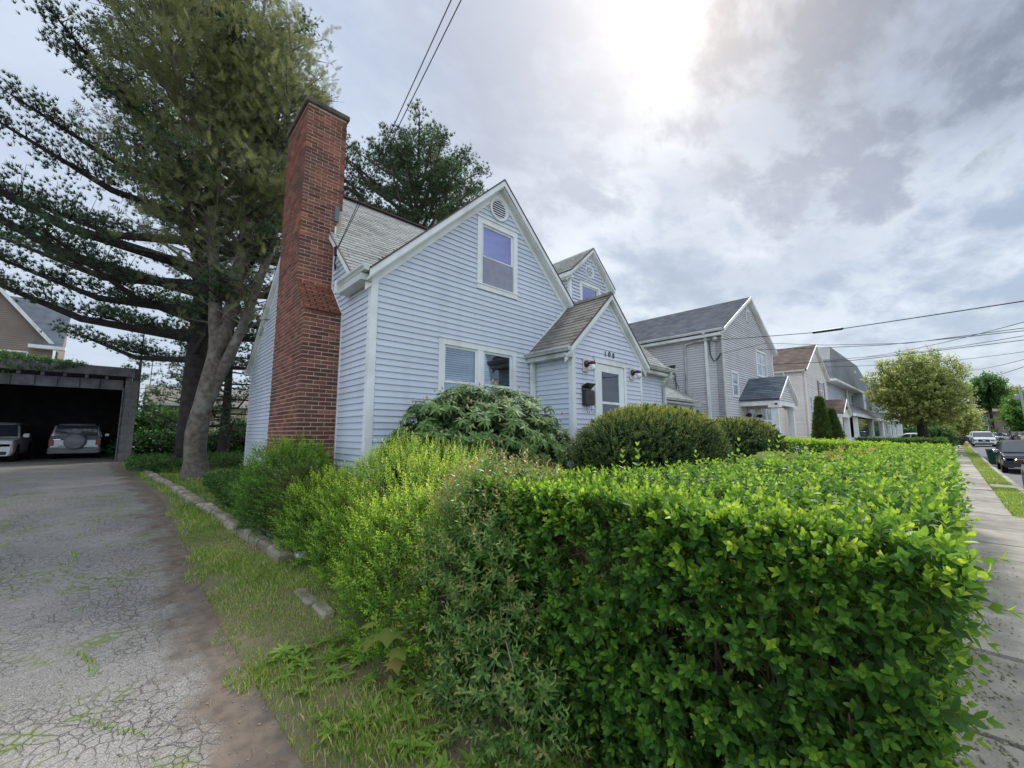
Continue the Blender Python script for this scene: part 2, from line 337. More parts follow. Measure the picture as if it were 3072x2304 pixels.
def asphalt(name, c1, c2, crack=9., moss=True, dirt=True):
    m = bpy.data.materials.new(name); m.use_nodes = True; t = m.node_tree; p = t.nodes['Principled BSDF']; L = t.links; p.inputs['Roughness'].default_value = .95; p.inputs['Specular IOR Level'].default_value = .2
    co = t.nodes.new('ShaderNodeTexCoord').outputs['Object']
    def nz(s, d=5, r=.5):
        n = t.nodes.new('ShaderNodeTexNoise'); n.inputs['Scale'].default_value = s; n.inputs['Detail'].default_value = d; n.inputs['Roughness'].default_value = r; L.new(co, n.inputs[0]); return n
    def mx(f, a, b):
        n = t.nodes.new('ShaderNodeMix'); n.data_type = 'RGBA'
        for i, v in ((0, f), (6, a), (7, b)):
            if isinstance(v, (int, float)): n.inputs[i].default_value = v
            elif isinstance(v, tuple): n.inputs[i].default_value = (*v, 1)
            else: L.new(v, n.inputs[i])
        return n.outputs[2]
    def mr(v, a, b, c=0., d=1.):
        n = t.nodes.new('ShaderNodeMapRange'); n.interpolation_type = 'SMOOTHSTEP'; L.new(v, n.inputs[0])
        for i, q in enumerate((a, b, c, d)): n.inputs[i + 1].default_value = q
        return n.outputs[0]
    def mu(a, b, op='MULTIPLY'):
        n = t.nodes.new('ShaderNodeMath'); n.operation = op
        for i, v in enumerate((a, b)):
            if isinstance(v, (int, float)): n.inputs[i].default_value = v
            else: L.new(v, n.inputs[i])
        return n.outputs[0]
    # warp the coordinates so that the crack cells are irregular
    wn = nz(2.6, 4); wv = t.nodes.new('ShaderNodeVectorMath'); wv.operation = 'MULTIPLY_ADD'; L.new(wn.outputs['Color'], wv.inputs[0]); wv.inputs[1].default_value = (.20, .20, 0); L.new(co, wv.inputs[2])
    def vor(s):
        v = t.nodes.new('ShaderNodeTexVoronoi'); v.feature = 'DISTANCE_TO_EDGE'; v.inputs['Scale'].default_value = s; L.new(wv.outputs[0], v.inputs[0]); return v.outputs[0]
    v1 = vor(crack); v2 = vor(crack * .36)
    area = mr(nz(.55, 3).outputs[0], .36, .56)
    k1 = mu(mr(v1, .06, .008), mu(mr(nz(1.9, 4).outputs[0], .34, .6, .25, 1), mr(area, 0, 1, .15, 1)))
    k2 = mu(mr(v2, .016, .003), mr(nz(1.3, 3).outputs[0], .46, .60))
    k = mu(k1, k2, 'MAXIMUM')
    grain = nz(140, 2, .7).outputs[0]; speck = nz(55, 3, .7).outputs[0]
    c = mx(mr(nz(.9, 9, .65).outputs[0], .38, .62), c1, c2)
    c = mx(mr(grain, .38, .68, 0, .75), c, tuple(min(1, x * 2.1) for x in c1)); c = mx(mr(speck, .3, .42, .65, 0), c, tuple(x * .35 for x in c1))
    c = mx(mu(k, .40), c, (.05, .042, .034))
    if moss:
        mm = mu(mr(nz(1.05, 5).outputs[0], .50, .62), mu(mr(v1, .30, .06), mr(nz(7, 4).outputs[0], .42, .6))); c = mx(mu(mm, .8), c, (.15, .19, .045))
    if dirt:
        a = t.nodes.new('ShaderNodeAttribute'); a.attribute_name = 'tint'
        e = mu(a.outputs['Fac'], mu(mu(nz(2.4, 6).outputs[0], .5, 'SUBTRACT'), .9), 'ADD'); dm = mr(e, .36, .10)
        c = mx(mu(dm, .97), c, mx(mr(nz(9, 6).outputs[0], .3, .7), (.18, .14, .11), (.105, .085, .07)))
    if dirt: k = mu(k, mu(mu(dm, -.95), 1., 'ADD'))
    L.new(c, p.inputs['Base Color'])
    b = t.nodes.new('ShaderNodeBump'); b.inputs['Strength'].default_value = .8; b.inputs['Distance'].default_value = .012
    h = mu(mu(grain, .35), mu(k, -1.2), 'ADD'); h = mu(h, mu(nz(6, 5).outputs[0], 1.2), 'ADD'); L.new(h, b.inputs['Height']); L.new(b.outputs[0], p.inputs['Normal'])
    return m
MT['asphalt'] = asphalt('driveway_asphalt', (.215, .20, .185), (.13, .125, .118), 14.)
MT['street'] = asphalt('street_asphalt', (.13, .13, .135), (.10, .10, .105), 1.4, moss=False, dirt=False)
DE = [(-1, .62), (2.5, .50), (4.2, .38), (7, .34), (11, .24), (16, -.12), (21, -.50), (40, -.50)]   # right edge of the asphalt by Y
def driveway():
    ys = np.unique(np.concatenate([np.arange(-.2, 12, .15), np.arange(12, 24.7, .5), np.arange(25, 34.5, 1)])); s = np.linspace(0, 1, 70) ** 1.8
    ed = vi(ys, DE) + .28; X = ed[:, None] - s[None, :] * (ed[:, None] + 12); Y = np.repeat(ys[:, None], 70, 1)
    Z = gz(X, Y) + .004 + .012 * np.sin(X * 2.1) * np.sin(Y * 1.3) * np.clip(s * 6, 0, 1)
    V = np.stack([X, Y, Z], -1).reshape(-1, 3); r, n = X.shape; I = np.arange(r * n).reshape(r, n)
    T = np.stack([I[:-1, 1:], I[:-1, :-1], I[1:, :-1], I[1:, 1:]], -1).reshape(-1, 4)
    return struct(np_mesh('driveway', V, T, MT['asphalt'], smooth=True, tint=np.clip((ed[:, None] - X) / 1.2, 0, 1).ravel()))
driveway()
struct(sheet('street', np.unique(np.concatenate([[-60, -20, 0], np.arange(5, 200, 3)])), [-9.6, -6, -3, -1.56], MT['street'], .004))
kb = thing('kerb', 'low stone kerb between the street and the grass verge', 'kerb', (0, -1.5, -.4)); kb['kind'] = 'structure'
x = -8.
while x < 110:
    l = random.uniform(1.5, 1.9); xm = x + l / 2
    if not (13.2 < xm < 15.4): MB().bbox(x + .01, -1.56, g(xm, -3) - .05, x + l - .01, -1.41, g(xm, -1.3) + .02, .012, random.random()).build('kerb_stone', MT['conc'], kb)
    x += l

# sidewalk of separate slabs, heaved a little
sw = thing('sidewalk', 'old concrete sidewalk of uneven cracked slabs beside the hedge', 'sidewalk', (0, 0, -.27)); sw['kind'] = 'structure'
x = -1.5; k = 0
while x < 120:
    l = random.uniform(1.05, 1.35) if x > 12 else random.uniform(1.2, 1.5); y1 = -.80 if x > 14.5 else -1.38; gp = .018 if x < 20 else .03
    z = g(x, -.5) + .02; t1, t2 = random.uniform(-.012, .02), random.uniform(-.012, .02); j = lambda: random.uniform(-.012, .012)
    y0 = .42; a = [(x + gp + j(), y1 + j(), -.5 + 0), (x + l - gp + j(), y1 + j(), -.5)]
    b = MB().hexa([(x + gp, y1, z - .12), (x + l - gp, y1, z - .12), (x + l - gp, y0, z - .12), (x + gp, y0, z - .12), (x + gp + j(), y1 + j(), z + t1), (x + l - gp + j(), y1 + j(), z + t2), (x + l - gp + j(), y0, z + t2 + .006), (x + gp + j(), y0, z + t1 + .006)], random.random())
    b.build('slab', MT['conc'], sw); x += l; k += 1
for i, (xa, xb) in enumerate(((22.4, 23.5),)):
    MB().hexa([(xa, -1.42, g(xa, -1) - .1), (xb, -1.42, g(xa, -1) - .1), (xb + .1, -.84, g(xa, -1) - .1), (xa + .1, -.84, g(xa, -1) - .1), (xa, -1.42, g(xa, -1) + .02), (xb, -1.42, g(xa, -1) + .02), (xb + .1, -.84, g(xa, -1) + .03), (xa + .1, -.84, g(xa, -1) + .03)]).build('slab', MT['conc'], sw)

# ============================================================ the blue house
SID = .1016
def boards(parent, axis, cst, out, z0, z1, span, holes, m, name='siding_board', joined=False, h=SID):
    """lapped boards; span(z)->(a,b) or None; holes (a,b,za,zb); out: outward sign along the normal axis"""
    J = MB(); z = z0; dp = .045 if joined else .024
    while z < z1 - .01:
        s0, s1 = span(z), span(z + h)
        if s0 is None: break
        if s1 is None or s1[1] - s1[0] < .02: m_ = (s0[0] + s0[1]) / 2; s1 = (m_ - .01, m_ + .01)
        segs = [(s0[0], s0[1], s1[0], s1[1])]; zm = z + h / 2
        for a, b, za, zb in holes:
            if za < zm < zb:
                n = []
                for s in segs:
                    if a > s[0] + .02 and a < s[1]: n.append((s[0], min(a, s[1]), s[2], min(a, s[3])))
                    if b < s[1] - .02 and b > s[0]: n.append((max(b, s[0]), s[1], max(b, s[2]), s[3]))
                    if b <= s[0] or a >= s[1]: n.append(s)
                segs = n
        for s in segs:
            def P(u, o, zz): return (u, cst + out * o, zz) if axis == 'X' else (cst + out * o, u, zz)
            q = random.uniform(-.001, .001)
            pts = [P(s[0], 0, z), P(s[1], 0, z), P(s[1], dp + q, z + .001), P(s[0], dp + q, z + .001), P(s[2], 0, z + h), P(s[3], 0, z + h), P(s[3], .004, z + h), P(s[2], .004, z + h)]
            if joined: J.hexa(pts, random.random())
            else: MB().hexa(pts, random.random()).build(name, m, parent)
        z += h
    if joined: J.build(name + 's', m, parent, kind='stuff')
def sb(B, ax, a0, z0, a1, z1, dt, db, c0, c1, tint=.5):
    """sloping board between (a0,z0) and (a1,z1), vertical offsets dt..db below the line, c0..c1 across"""
    def P(a, z, c): return (a, c, z) if ax == 'X' else (c, a, z)
    poly = [P(a0, z0 - db, c0), P(a1, z1 - db, c0), P(a1, z1 - dt, c0), P(a0, z0 - dt, c0)]
    return B.prism(poly, (0, c1 - c0, 0) if ax == 'X' else (c1 - c0, 0, 0), tint)
def window(parent, ax, c, out, u0, u1, z0, z1, double=False, fill='blind', cas=.1, glass='wglass', sashz=.5):
    """double-hung window with casing; children of the casing: sash, glass_pane, blind or curtain"""
    def bx(B, a, b, za, zb, o0, o1, tint=.5):
        return B.box(a, c + out * o0, za, b, c + out * o1, zb, tint) if ax == 'X' else B.box(c + out * o0, a, za, c + out * o1, b, zb, tint)
    F = MB(); bx(F, u0, u0 + cas, z0 + cas, z1 - cas, -.02, .032); bx(F, u1 - cas, u1, z0 + cas, z1 - cas, -.02, .032); bx(F, u0, u1, z1 - cas, z1, -.02, .034); bx(F, u0 - .015, u1 + .015, z1, z1 + .025, -.02, .055); bx(F, u0, u1, z0, z0 + cas * .8, -.02, .036); bx(F, u0 - .01, u1 + .01, z0 + cas * .8, z0 + cas, -.02, .05)
    for a, b in ((u0 + cas - .012, u0 + cas), (u1 - cas, u1 - cas + .012)): bx(F, a, b, z0 + cas, z1 - cas, .032, .042)
    fr = F.build('window', MT['white'], parent)
    bays = [(u0 + cas, u1 - cas)]
    if double:
        m_ = (u0 + u1) / 2; bx(MB(), m_ - .07, m_ + .07, z0 + cas, z1 - cas, -.02, .028).build('mullion', MT['white'], fr); bays = [(u0 + cas, m_ - .07), (m_ + .07, u1 - cas)]
    for a, b in bays:
        za, zb = z0 + cas, z1 - cas; zm = za + (zb - za) * sashz
        for lo, hi, o in ((za, zm + .02, -.015), (zm - .02, zb, .002)):
            S = MB(); s = .045; bx(S, a, a + s, lo, hi, o - .03, o); bx(S, b - s, b, lo, hi, o - .03, o); bx(S, a + s, b - s, hi - s, hi, o - .03, o - .002); bx(S, a + s, b - s, lo, lo + s, o - .03, o - .002); S.build('sash', MT['white'], fr)
            bx(MB(), a + s, b - s, lo + s, hi - s, o - .02, o - .015).build('glass_pane', MT[glass], fr)
        if fill == 'blind':
            B = MB(); z = za
            while z < zb: bx(B, a + .02, b - .02, z, z + .026, -.075, -.065, random.random()); z += .042
            B.build('blind', MT['blind'], fr)
        if fill in ('curtain', 'screen'):
            B = MB(); n = 40; zt = zb if fill == 'curtain' else zm
            for i in range(n):
                q0, q1 = a + (b - a) * i / n, a + (b - a) * (i + 1) / n; o0 = -.09 + .015 * math.sin(i * 1.3) + .008 * math.sin(i * 2.9); bx(B, q0, q1, za if fill == 'screen' else za, zt, o0, o0 - .01, (i % 5) / 5)
            B.build('curtain', MT['curtain'], fr)
            if fill == 'curtain': bx(MB(), a + .01, b - .01, za + .01, zm, .004, .006).build('insect_screen', MT['screen'], fr)
        bx(MB(), a, b, za, zb, -.30, -.28).build('room', MT['inner'], fr)
    return fr
H = thing('blue_house', 'pale blue clapboard cape house numbered 108 with a tall red brick chimney', 'house', (2.62, 6.07, .3))
XL, YF = 2.62, 6.07; GX = 5.29
fz = lambda y: 5.62 + .965 * (y - 8)          # main roof, front slope
rz = lambda y: 7.55 - .8 * (y - 10)            # rear slope
# foundation and wall cores
MB().box(XL + .06, YF + .05, -.1, 12.3, 14.75, .66).build('foundation', MT['conc'], H)
lw = MB().prism([(XL + .12, YF + .12, .62), (XL + .12, 14.7, .62), (XL + .12, 14.75, 3.55), (XL + .12, 10, 7.36), (XL + .12, 6.75, 4.22), (XL + .12, YF + .12, 4.1)], (-.118, 0, 0)).build('side_wall', MT['siding'], H)
def sl_(z):
    lo = 6.075 if z < 4.12 else 8 + (z + .14 - 5.62) / .965; hi = 14.78 if z < 3.62 else 10 + (7.55 - .12 - z) / .8
    return (lo, hi) if hi - lo > .02 else None
ch_holes = [(7.30, 9.20, .3, 3.8), (7.9, 9.20, 3.8, 8)]
boards(lw, 'Y', XL, -1, .66, 7.42, sl_, ch_holes, MT['siding'])
fw = MB().prism([(XL + .125, YF + .42, .62), (12.3, YF + .42, .62), (12.3, YF + .42, 3.4), (8.5, YF + .42, 3.4), (GX, YF + .42, 6.6), (XL + .125, YF + .42, 3.95)], (0, -.06, 0)).build('front_wall', MT['siding'], H)
def sf_(z):
    hw = 6.70 - z; lo = max(XL + .10, GX - hw); hi = 12.3 if z < 3.5 else GX + hw
    return (lo, hi) if hi - lo > .02 else None
W1 = (3.87, 5.76, 1.75, 3.31); W2 = (4.71, 5.80, 4.43, 5.93)
VC = (5.265, 6.27)
fh = [W1, W2, (6.27, 8.97, .3, 3.28), (6.95, 8.30, 3.2, 3.9), (7.4, 7.85, 3.2, 4.35), (9.95, 10.35, .8, 3.02)]
boards(fw, 'X', YF, -1, .66, 6.70, sf_, fh, MT['siding'])
MB().box(12.2, YF + .1, .62, 12.35, 14.7, 3.5).build('end_wall', MT['siding'], H)
# corner boards
MB().box(XL - .022, YF - .022, .62, XL + .095, YF + .09, 4.12).build('corner_board', MT['white'], H)
MB().box(XL - .02, 14.74, .62, XL + .05, 14.82, 3.58).build('corner_board', MT['white'], H)
MB().box(12.26, YF - .022, .62, 12.36, YF + .05, 3.45).build('corner_board', MT['white'], H)
window(fw, 'X', YF, -1, *W1[:2], W1[2], W1[3], True, 'blind', .11, 'wglass2')
window(fw, 'X', YF, -1, *W2[:2], W2[2], W2[3], False, 'curtain', .12, sashz=.46)
def round_vent(parent, x, z, y, r):
    B = MB(); n = 28
    for i in range(n):
        a0, a1 = 2 * math.pi * i / n, 2 * math.pi * (i + 1) / n
        for (ra, rb, o0, o1) in ((r, r * .86, 0, .035), (r * .86, r * .74, 0, .02)):
            pts = [(x + q * math.cos(a), y - o, z + q * math.sin(a)) for o in (o0, o1) for q, a in ((ra, a0), (ra, a1), (rb, a1), (rb, a0))]
            B.hexa(pts)
    v = B.build('gable_vent', MT['white'], parent)
    MB().lathe((x, y - .004, z), [(r * .76, 0), (r * .76, .006)], 20, (0, -1, 0)).build('vent_back', MT['inner'], v)
    for k in range(7):
        zz = z + (k - 3) * r * .2; hw = math.sqrt(max(.01, (r * .76) ** 2 - (zz - z) ** 2)) - .004
        MB().hexa([(x - hw, y - .010, zz - .01), (x + hw, y - .010, zz - .01), (x + hw, y - .034, zz - .032), (x - hw, y - .034, zz - .032), (x - hw, y - .006, zz + .012), (x + hw, y - .006, zz + .012), (x + hw, y - .030, zz - .018), (x - hw, y - .030, zz - .018)]).build('slat', MT['white'], v)
round_vent(fw, VC[0], VC[1], YF - .017, .25)
# side front door trim right of the porch
MB().box(9.98, YF - .03, .8, 10.32, YF, 3.0).build('side_door_casing', MT['white'], H)

# roof
def slab(B, P4, th=.09):
    P = [np.array(p, float) for p in P4]; n = np.cross(P[1] - P[0], P[-1] - P[0]); n /= np.linalg.norm(n); n = n if n[2] > 0 else -n
    return B.prism([tuple(p - n * .012) for p in P], tuple(-n * th))
RF = MB()
pf = lambda x, y: (x, y, fz(y)); gl_ = lambda x: 6.88 - .97 * abs(x - GX)
vy = lambda x: 8 + (gl_(x) - 5.62) / .965
slab(RF, [pf(2.5, vy(2.5)), pf(GX, vy(GX)), pf(GX, 10), pf(2.5, 10)]); slab(RF, [pf(GX, vy(GX)), pf(8.8, vy(8.8)), pf(8.8, 10), pf(GX, 10)]); slab(RF, [pf(8.8, 5.78), pf(12.45, 5.78), pf(12.45, 10), pf(8.8, 10)])
slab(RF, [(2.5, 10, 7.55), (12.45, 10, 7.55), (12.45, 14.92, rz(14.92)), (2.5, 14.92, rz(14.92))])
slab(RF, [(2.5, 5.9, gl_(2.5)), (GX, 5.9, gl_(GX)), (GX, vy(GX), gl_(GX)), (2.5, 6.95, gl_(2.5))]); slab(RF, [(GX, 5.9, gl_(GX)), (8.8, 5.9, gl_(8.8)), (8.8, 6.0, gl_(8.8)), (GX, vy(GX), gl_(GX))])
roof = RF.build('roof', MT['shingle'], H)
def tabs(u_rng, s_len, P, vis, ex=.14, tw=.305, seedk=0):
    """tabs on a slope: P(u,s)->3D, slope coordinate s from the eave"""
    out = []; p00 = np.array(P(0, 0)); du = np.array(P(1, 0)) - p00; ds = np.array(P(0, 1)) - p00; du /= np.linalg.norm(du); ds /= np.linalg.norm(ds); nn = np.cross(du, ds); nn = nn if nn[2] > 0 else -nn
    if np.dot(np.cross(du, ds), nn) < 0: du = -du
    r = 0; s = 0
    while s < s_len - .02:
        u = u_rng[0] - (r % 2) * tw / 2 - (r % 3) * .03
        while u < u_rng[1]:
            a, b = max(u, u_rng[0]), min(u + tw, u_rng[1])
            if b - a > .05 and vis((a + b) / 2, s):
                k = random.randrange(6); w_ = round((b - a) / .05) * .05 if b - a < tw - .01 else tw
                c = np.array(P((a + b) / 2, s + ex / 2)) + nn * .004
                M = Matrix(((du[0], ds[0], nn[0], c[0]), (du[1], ds[1], nn[1], c[1]), (du[2], ds[2], nn[2], c[2]), (0, 0, 0, 1)))
                out.append((('t', round(w_, 2), ex, k), tabmesh(w_, ex, k), M))
            u += tw
        s += ex; r += 1
    return out
def tabmesh(w_, ex, k):
    def f():
        q = random.Random(k * 7 + 1); g_ = w_ / 2 - .004; e = ex / 2; j = lambda: q.uniform(-.004, .004)
        return MB().hexa([(-g_, -e + j(), -.01), (g_, -e + j(), -.01), (g_, e + .012, -.01), (-g_, e + .012, -.01), (-g_, -e + j(), .007 + abs(j())), (g_, -e + j(), .007 + abs(j())), (g_, e + .012, .0), (-g_, e + .012, .0)], q.random())
    return f
c45 = math.sqrt(1 + .965 ** 2)
def Pm(u, s): y = 5.78 + s / c45; return (u, y, fz(y))
def vis1(u, s):
    y = 5.78 + s / c45
    return (y > vy(u) - .05) if u < 8.8 else True
T1 = tabs((2.5, 12.44), (10 - 5.78) * c45, Pm, lambda u, s: vis1(u, s) and u < 6.2); T2 = tabs((8.0, 12.44), (10 - 5.78) * c45, Pm, vis1)
emit(T1, 'shingle', MT['shingle'], roof, 235)
BB = MB()
for mk, bf, M in T2: b = bf(); BB.add([tuple(M @ Vector(v)) for v in b.v], b.f, random.random())
BB.build('dormer_side_shingles', MT['shingle'], roof, kind='stuff')
MB().bar((2.5, 10, 7.57), (12.45, 10, 7.57), .2, .03).build('ridge_cap', MT['drip'], roof)
# trim: rakes, friezes, soffits
def gable_trim(parent, x0, z0, xc, zc, x1, z1, y, ywall, rk=.13, fr=.17):
    A = MB(); sb(A, 'X', x0, z0, xc, zc, .03, .03 + rk, y, y + .03); A.build('rake_board', MT['white'], parent)
    A = MB(); sb(A, 'X', xc, zc, x1, z1, .03, .03 + rk, y, y + .03); A.build('rake_board', MT['white'], parent)
    for a, b, c, d in ((x0, z0, xc, zc), (xc, zc, x1, z1)):
        sb(MB(), 'X', a, b, c, d, .03 + rk - .02, .03 + rk + .03, y + .03, ywall, .5).build('soffit', MT['white'], parent)
        sb(MB(), 'X', a, b, c, d, .03 + rk, .03 + rk + fr, ywall - .028, ywall, .5).build('frieze_board', MT['white'], parent)
        sb(MB(), 'X', a, b, c, d, .0, .035, y - .012, y + .03, .5).build('drip_edge', MT['drip'], parent)
gable_trim(H, 2.5, gl_(2.5), GX, 6.9, 8.8, gl_(8.8), 5.89, YF)
for a, b, c_, d in ((6.6, fz(6.6), 10, 7.55), (10, 7.55, 14.92, rz(14.92))):
    sb(MB(), 'Y', a, b, c_, d, .02, .15, 2.49, 2.52).build('rake_board', MT['white'], H)
    sb(MB(), 'Y', a, b, c_, d, .13, .17, 2.52, XL).build('soffit', MT['white'], H)
    sb(MB(), 'Y', a, b, c_, d, .15, .29, XL - .028, XL - .002).build('frieze_board', MT['white'], H)
    sb(MB(), 'Y', a, b, c_, d, -.01, .02, 2.48, 2.53).build('drip_edge', MT['drip'], H)
def gutter(parent, ax, c, out, a, b, z, m='gutter'):
    pr_ = [(0, 0), (.02, -.09), (.085, -.09), (.10, -.055), (.125, -.03), (.125, 0), (.115, 0), (.115, -.03), (.09, -.05), (.075, -.08), (.03, -.08), (.012, 0)]
    def P(o, zz, u): return (u, c + out * o, z + zz) if ax == 'X' else (c + out * o, u, z + zz)
    B = MB(); n = len(pr_)
    for i in range(n):
        j = (i + 1) % n; p, q = pr_[i], pr_[j]; B.add([P(*p, a), P(*q, a), P(*q, b), P(*p, b)], [(0, 1, 2, 3)])
    for u in (a, b): B.add([P(o, zz, u) for o, zz in pr_[:6]], [tuple(range(6))])
    return B.build('gutter', MT[m], parent)
gutter(H, 'Y', 2.50, -1, 5.9, 6.98, 4.20); MB().box(2.40, 6.0, 3.98, XL - .03, 6.98, 4.085).build('eave_box', MT['gutter'], H)
MB().box(2.36, 6.98, 4.0, XL - .02, 7.02, 4.22).build('eave_return', MT['white'], H)
MB().box(2.46, 14.9, 3.42, XL, 15.05, 3.60).build('eave_return', MT['white'], H)
gutter(H, 'X', 5.80, -1, 9.12, 12.5, 3.60); MB().box(9.0, 5.80, 3.36, 12.4, YF - .02, 3.44).build('soffit', MT['gutter'], H)
def downspout(parent, pts, w_=.075, d=.055, m='gutter'):
    B = MB()
    for p, q in zip(pts[:-1], pts[1:]): B.bar(p, q, w_, d, up=(0, 1, 0.01))
    return B.build('downspout', MT[m], parent)
downspout(H, [(12.1, 5.74, 3.5), (12.1, 5.78, 3.3), (12.14, 6.0, 3.05), (12.14, 6.0, .4)], .1, .07)
downspout(H, [(6.21, 6.0, 3.22), (6.21, 6.0, .3)], .1, .07, 'white')

# ---------------- chimney
XO = 1.98; CH = thing('chimney', 'x', 'x', (0, 0, 0)); del CH['label'], CH['category']; ORG[CH.name] = origin(H)
bpy.data.objects.remove(CH)
core = MB().prism([(XO + .005, 7.285, .1), (XO + .005, 9.215, .1), (XO + .005, 9.215, 7.98), (XO + .005, 7.875, 7.98), (XO + .005, 7.875, 4.33), (XO + .005, 7.285, 3.68)], (XL + .02 - XO - .005, 0, 0)).build('chimney', MT['mortar'], H)
BL, BH, BP, CO = .203, .0575, .2135, .0713
pcs = []
def brick_at(x0, y0, x1, y1, z):
    l, d = x1 - x0, y1 - y0; s = random.randrange(9); ln, dp = (l, d); M = Matrix.Translation(((x0 + x1) / 2, (y0 + y1) / 2, z))
    if random.random() < .5: M = M @ Matrix.Rotation(math.pi, 4, 'Z')
    k = (round(l, 2), round(d, 2), s); pcs.append((k, brickmesh(l, d, BH, seed=s), M))
nc = int((7.97 - .15) / CO)
for c in range(nc):
    z = .15 + CO * (c + .5); yn = 7.28 if z < 3.70 else (7.87 if z > 4.33 else 7.28 + (z - 3.70) / .63 * .59); yfar = 9.22
    odd = c % 2
    # street-facing face, X from XO to XL
    x = XO; first = BL if not odd else .0955
    while x < XL + .1:
        l = first if x == XO else BL; x1 = min(x + l, XL + (.10 if z > 6.0 else .0))
        if x1 - x > .03: brick_at(x, yn, x1, yn + .0955 if x > XO else yn + (.0955 if not odd else BL), z)
        x = x + l + .0105
    # driveway face
    y = yn + (.0955 if not odd else BL) + .0105
    while y < yfar - .02:
        y1 = min(y + BL, yfar)
        if y1 - y > .03: brick_at(XO, y, XO + .0955, y1, z)
        y = y1 + .0105
emit(pcs, 'brick', MT['brick'], core, 300)
# weathered bricks paving the shoulder
sp = []; a0 = np.array((0, 7.28, 3.70)); a1 = np.array((0, 7.87, 4.33)); sl = np.linalg.norm(a1 - a0); dsv = (a1 - a0) / sl; nv = np.array((0, -dsv[2], dsv[1]))
nr = 13; rw = sl / nr
for r in range(nr):
    x = XO - (r % 2) * .1
    while x < XL:
        xa, xb = max(x, XO), min(x + .2, XL)
        if xb - xa > .04:
            c = a0 + dsv * (r + .5) * rw + nv * (.012 + random.uniform(0, .006)); M = Matrix(((1, 0, 0, (xa + xb) / 2), (0, dsv[1], nv[1], c[1]), (0, dsv[2], nv[2], c[2]), (0, 0, 0, 1)))
            l = round(xb - xa, 2); s = random.randrange(5); sp.append(((l, s), brickmesh(l - .012, rw - .012, .05, seed=s), M))
        x += .211
emit(sp, 'shoulder_brick', MT['brick_slope'], core, 300)
MB().box(XL, 7.88, 5.4, XL + .092, 9.2, 7.98).build('chimney_back', MT['mortar'], H)
cb = MB(); cb.bbox(XO - .05, 7.82, 7.955, XL + .14, 9.27, 8.06, .015); cb.build('chimney_cap', MT['cap'], core)
MB().box(XL - .06, 7.80, 5.72, XL + .02, 7.868, 6.02).build('flashing', MT['lead'], H)
B = MB(); jt = [(7.262, .6), (7.262, 3.72), (7.852, 4.36), (7.852, 5.62)]
for p, q in zip(jt[:-1], jt[1:]): B.bar((XL - .02, p[0], p[1]), (XL - .02, q[0], q[1]), .03, .025, up=(1, 0, 0))
B.build('j_channel', MT['white'], H)

# ---------------- porch vestibule
PX0, PX1, PY = 6.30, 8.94, 5.0; PC = 7.62
pl_ = lambda x: 4.73 - .94 * abs(x - PC)
V_ = MB().prism([(PX0 + .1, PY + .5, .9), (PX1 - .1, PY + .5, .9), (PX1 - .1, PY + .5, 3.3), (PC, PY + .5, 4.5), (PX0 + .1, PY + .5, 3.3)], (0, .5, 0)).build('entry_porch', MT['siding_lite'], H)
boards(V_, 'Y', PX0, -1, .88, 3.32, lambda z: (PY + .07, YF - .02), [], MT['siding'])
def sp_(z):
    hw = (4.52 - z) / .94; lo = max(PX0 + .09, PC - hw); hi = min(PX1 - .07, PC + hw)
    return (lo, hi) if hi - lo > .02 else None
boards(V_, 'X', PY, -1, .88, 4.52, sp_, [(7.0, 8.22, .8, 3.20)], MT['siding_lite'])
MB().box(PX0 - .022, PY - .022, .55, PX0 + .085, PY + .08, 3.32).build('corner_board', MT['white'], V_)
MB().box(PX1 - .07, PY - .022, .55, PX1 + .02, PY + .08, 3.32).build('corner_board', MT['white'], V_)
MB().box(PX0 + .03, PY + .03, .1, PX1 - .03, YF, .88).build('porch_foundation', MT['conc'], V_)
PR_ = MB(); slab(PR_, [(6.07, 4.9, pl_(6.07)), (PC, 4.9, 4.73), (PC, YF, 4.73), (6.07, YF, pl_(6.07))]); slab(PR_, [(PC, 4.9, 4.73), (9.17, 4.9, pl_(9.17)), (9.17, YF, pl_(9.17)), (PC, YF, 4.73)])
proof = PR_.build('porch_roof', MT['shingle_old'], H)
cs = math.sqrt(1 + .94 ** 2)
T3 = tabs((4.88, YF - .01), (PC - 6.07) * cs, lambda u, s: (6.07 + s / cs, u, pl_(6.07 + s / cs)), lambda u, s: True, .135, .29)
emit(T3, 'shingle', MT['shingle_old'], proof, 100)
B = MB(); y = 4.9
while y < YF - .05: B.hexa([(PC - .11, y, 4.66), (PC + .11, y, 4.66), (PC + .11, y + .2, 4.66), (PC - .11, y + .2, 4.66), (PC - .03, y, 4.765), (PC + .03, y, 4.765), (PC + .03, y + .21, 4.75), (PC - .03, y + .21, 4.75)], random.random()); y += .2
B.build('ridge_shingles', MT['shingle_old'], proof, kind='stuff')
gable_trim(H, 6.07, pl_(6.07), PC, 4.73, 9.17, pl_(9.17), 4.88, PY, .12, .13)
gutter(H, 'Y', 6.12, -1, 4.86, YF - .03, 3.29); MB().box(6.08, 4.95, 3.10, PX0 - .02, YF - .02, 3.19).build('soffit', MT['gutter'], H)
MB().prism([(PX0 - .26, YF - .03, 3.26), (PX0 - .2, YF - .03, 3.26), (PC + .03, YF - .03, 4.80), (PC - .03, YF - .03, 4.80)], (0, -.02, 0)).build('wall_flashing', MT['white'], H)
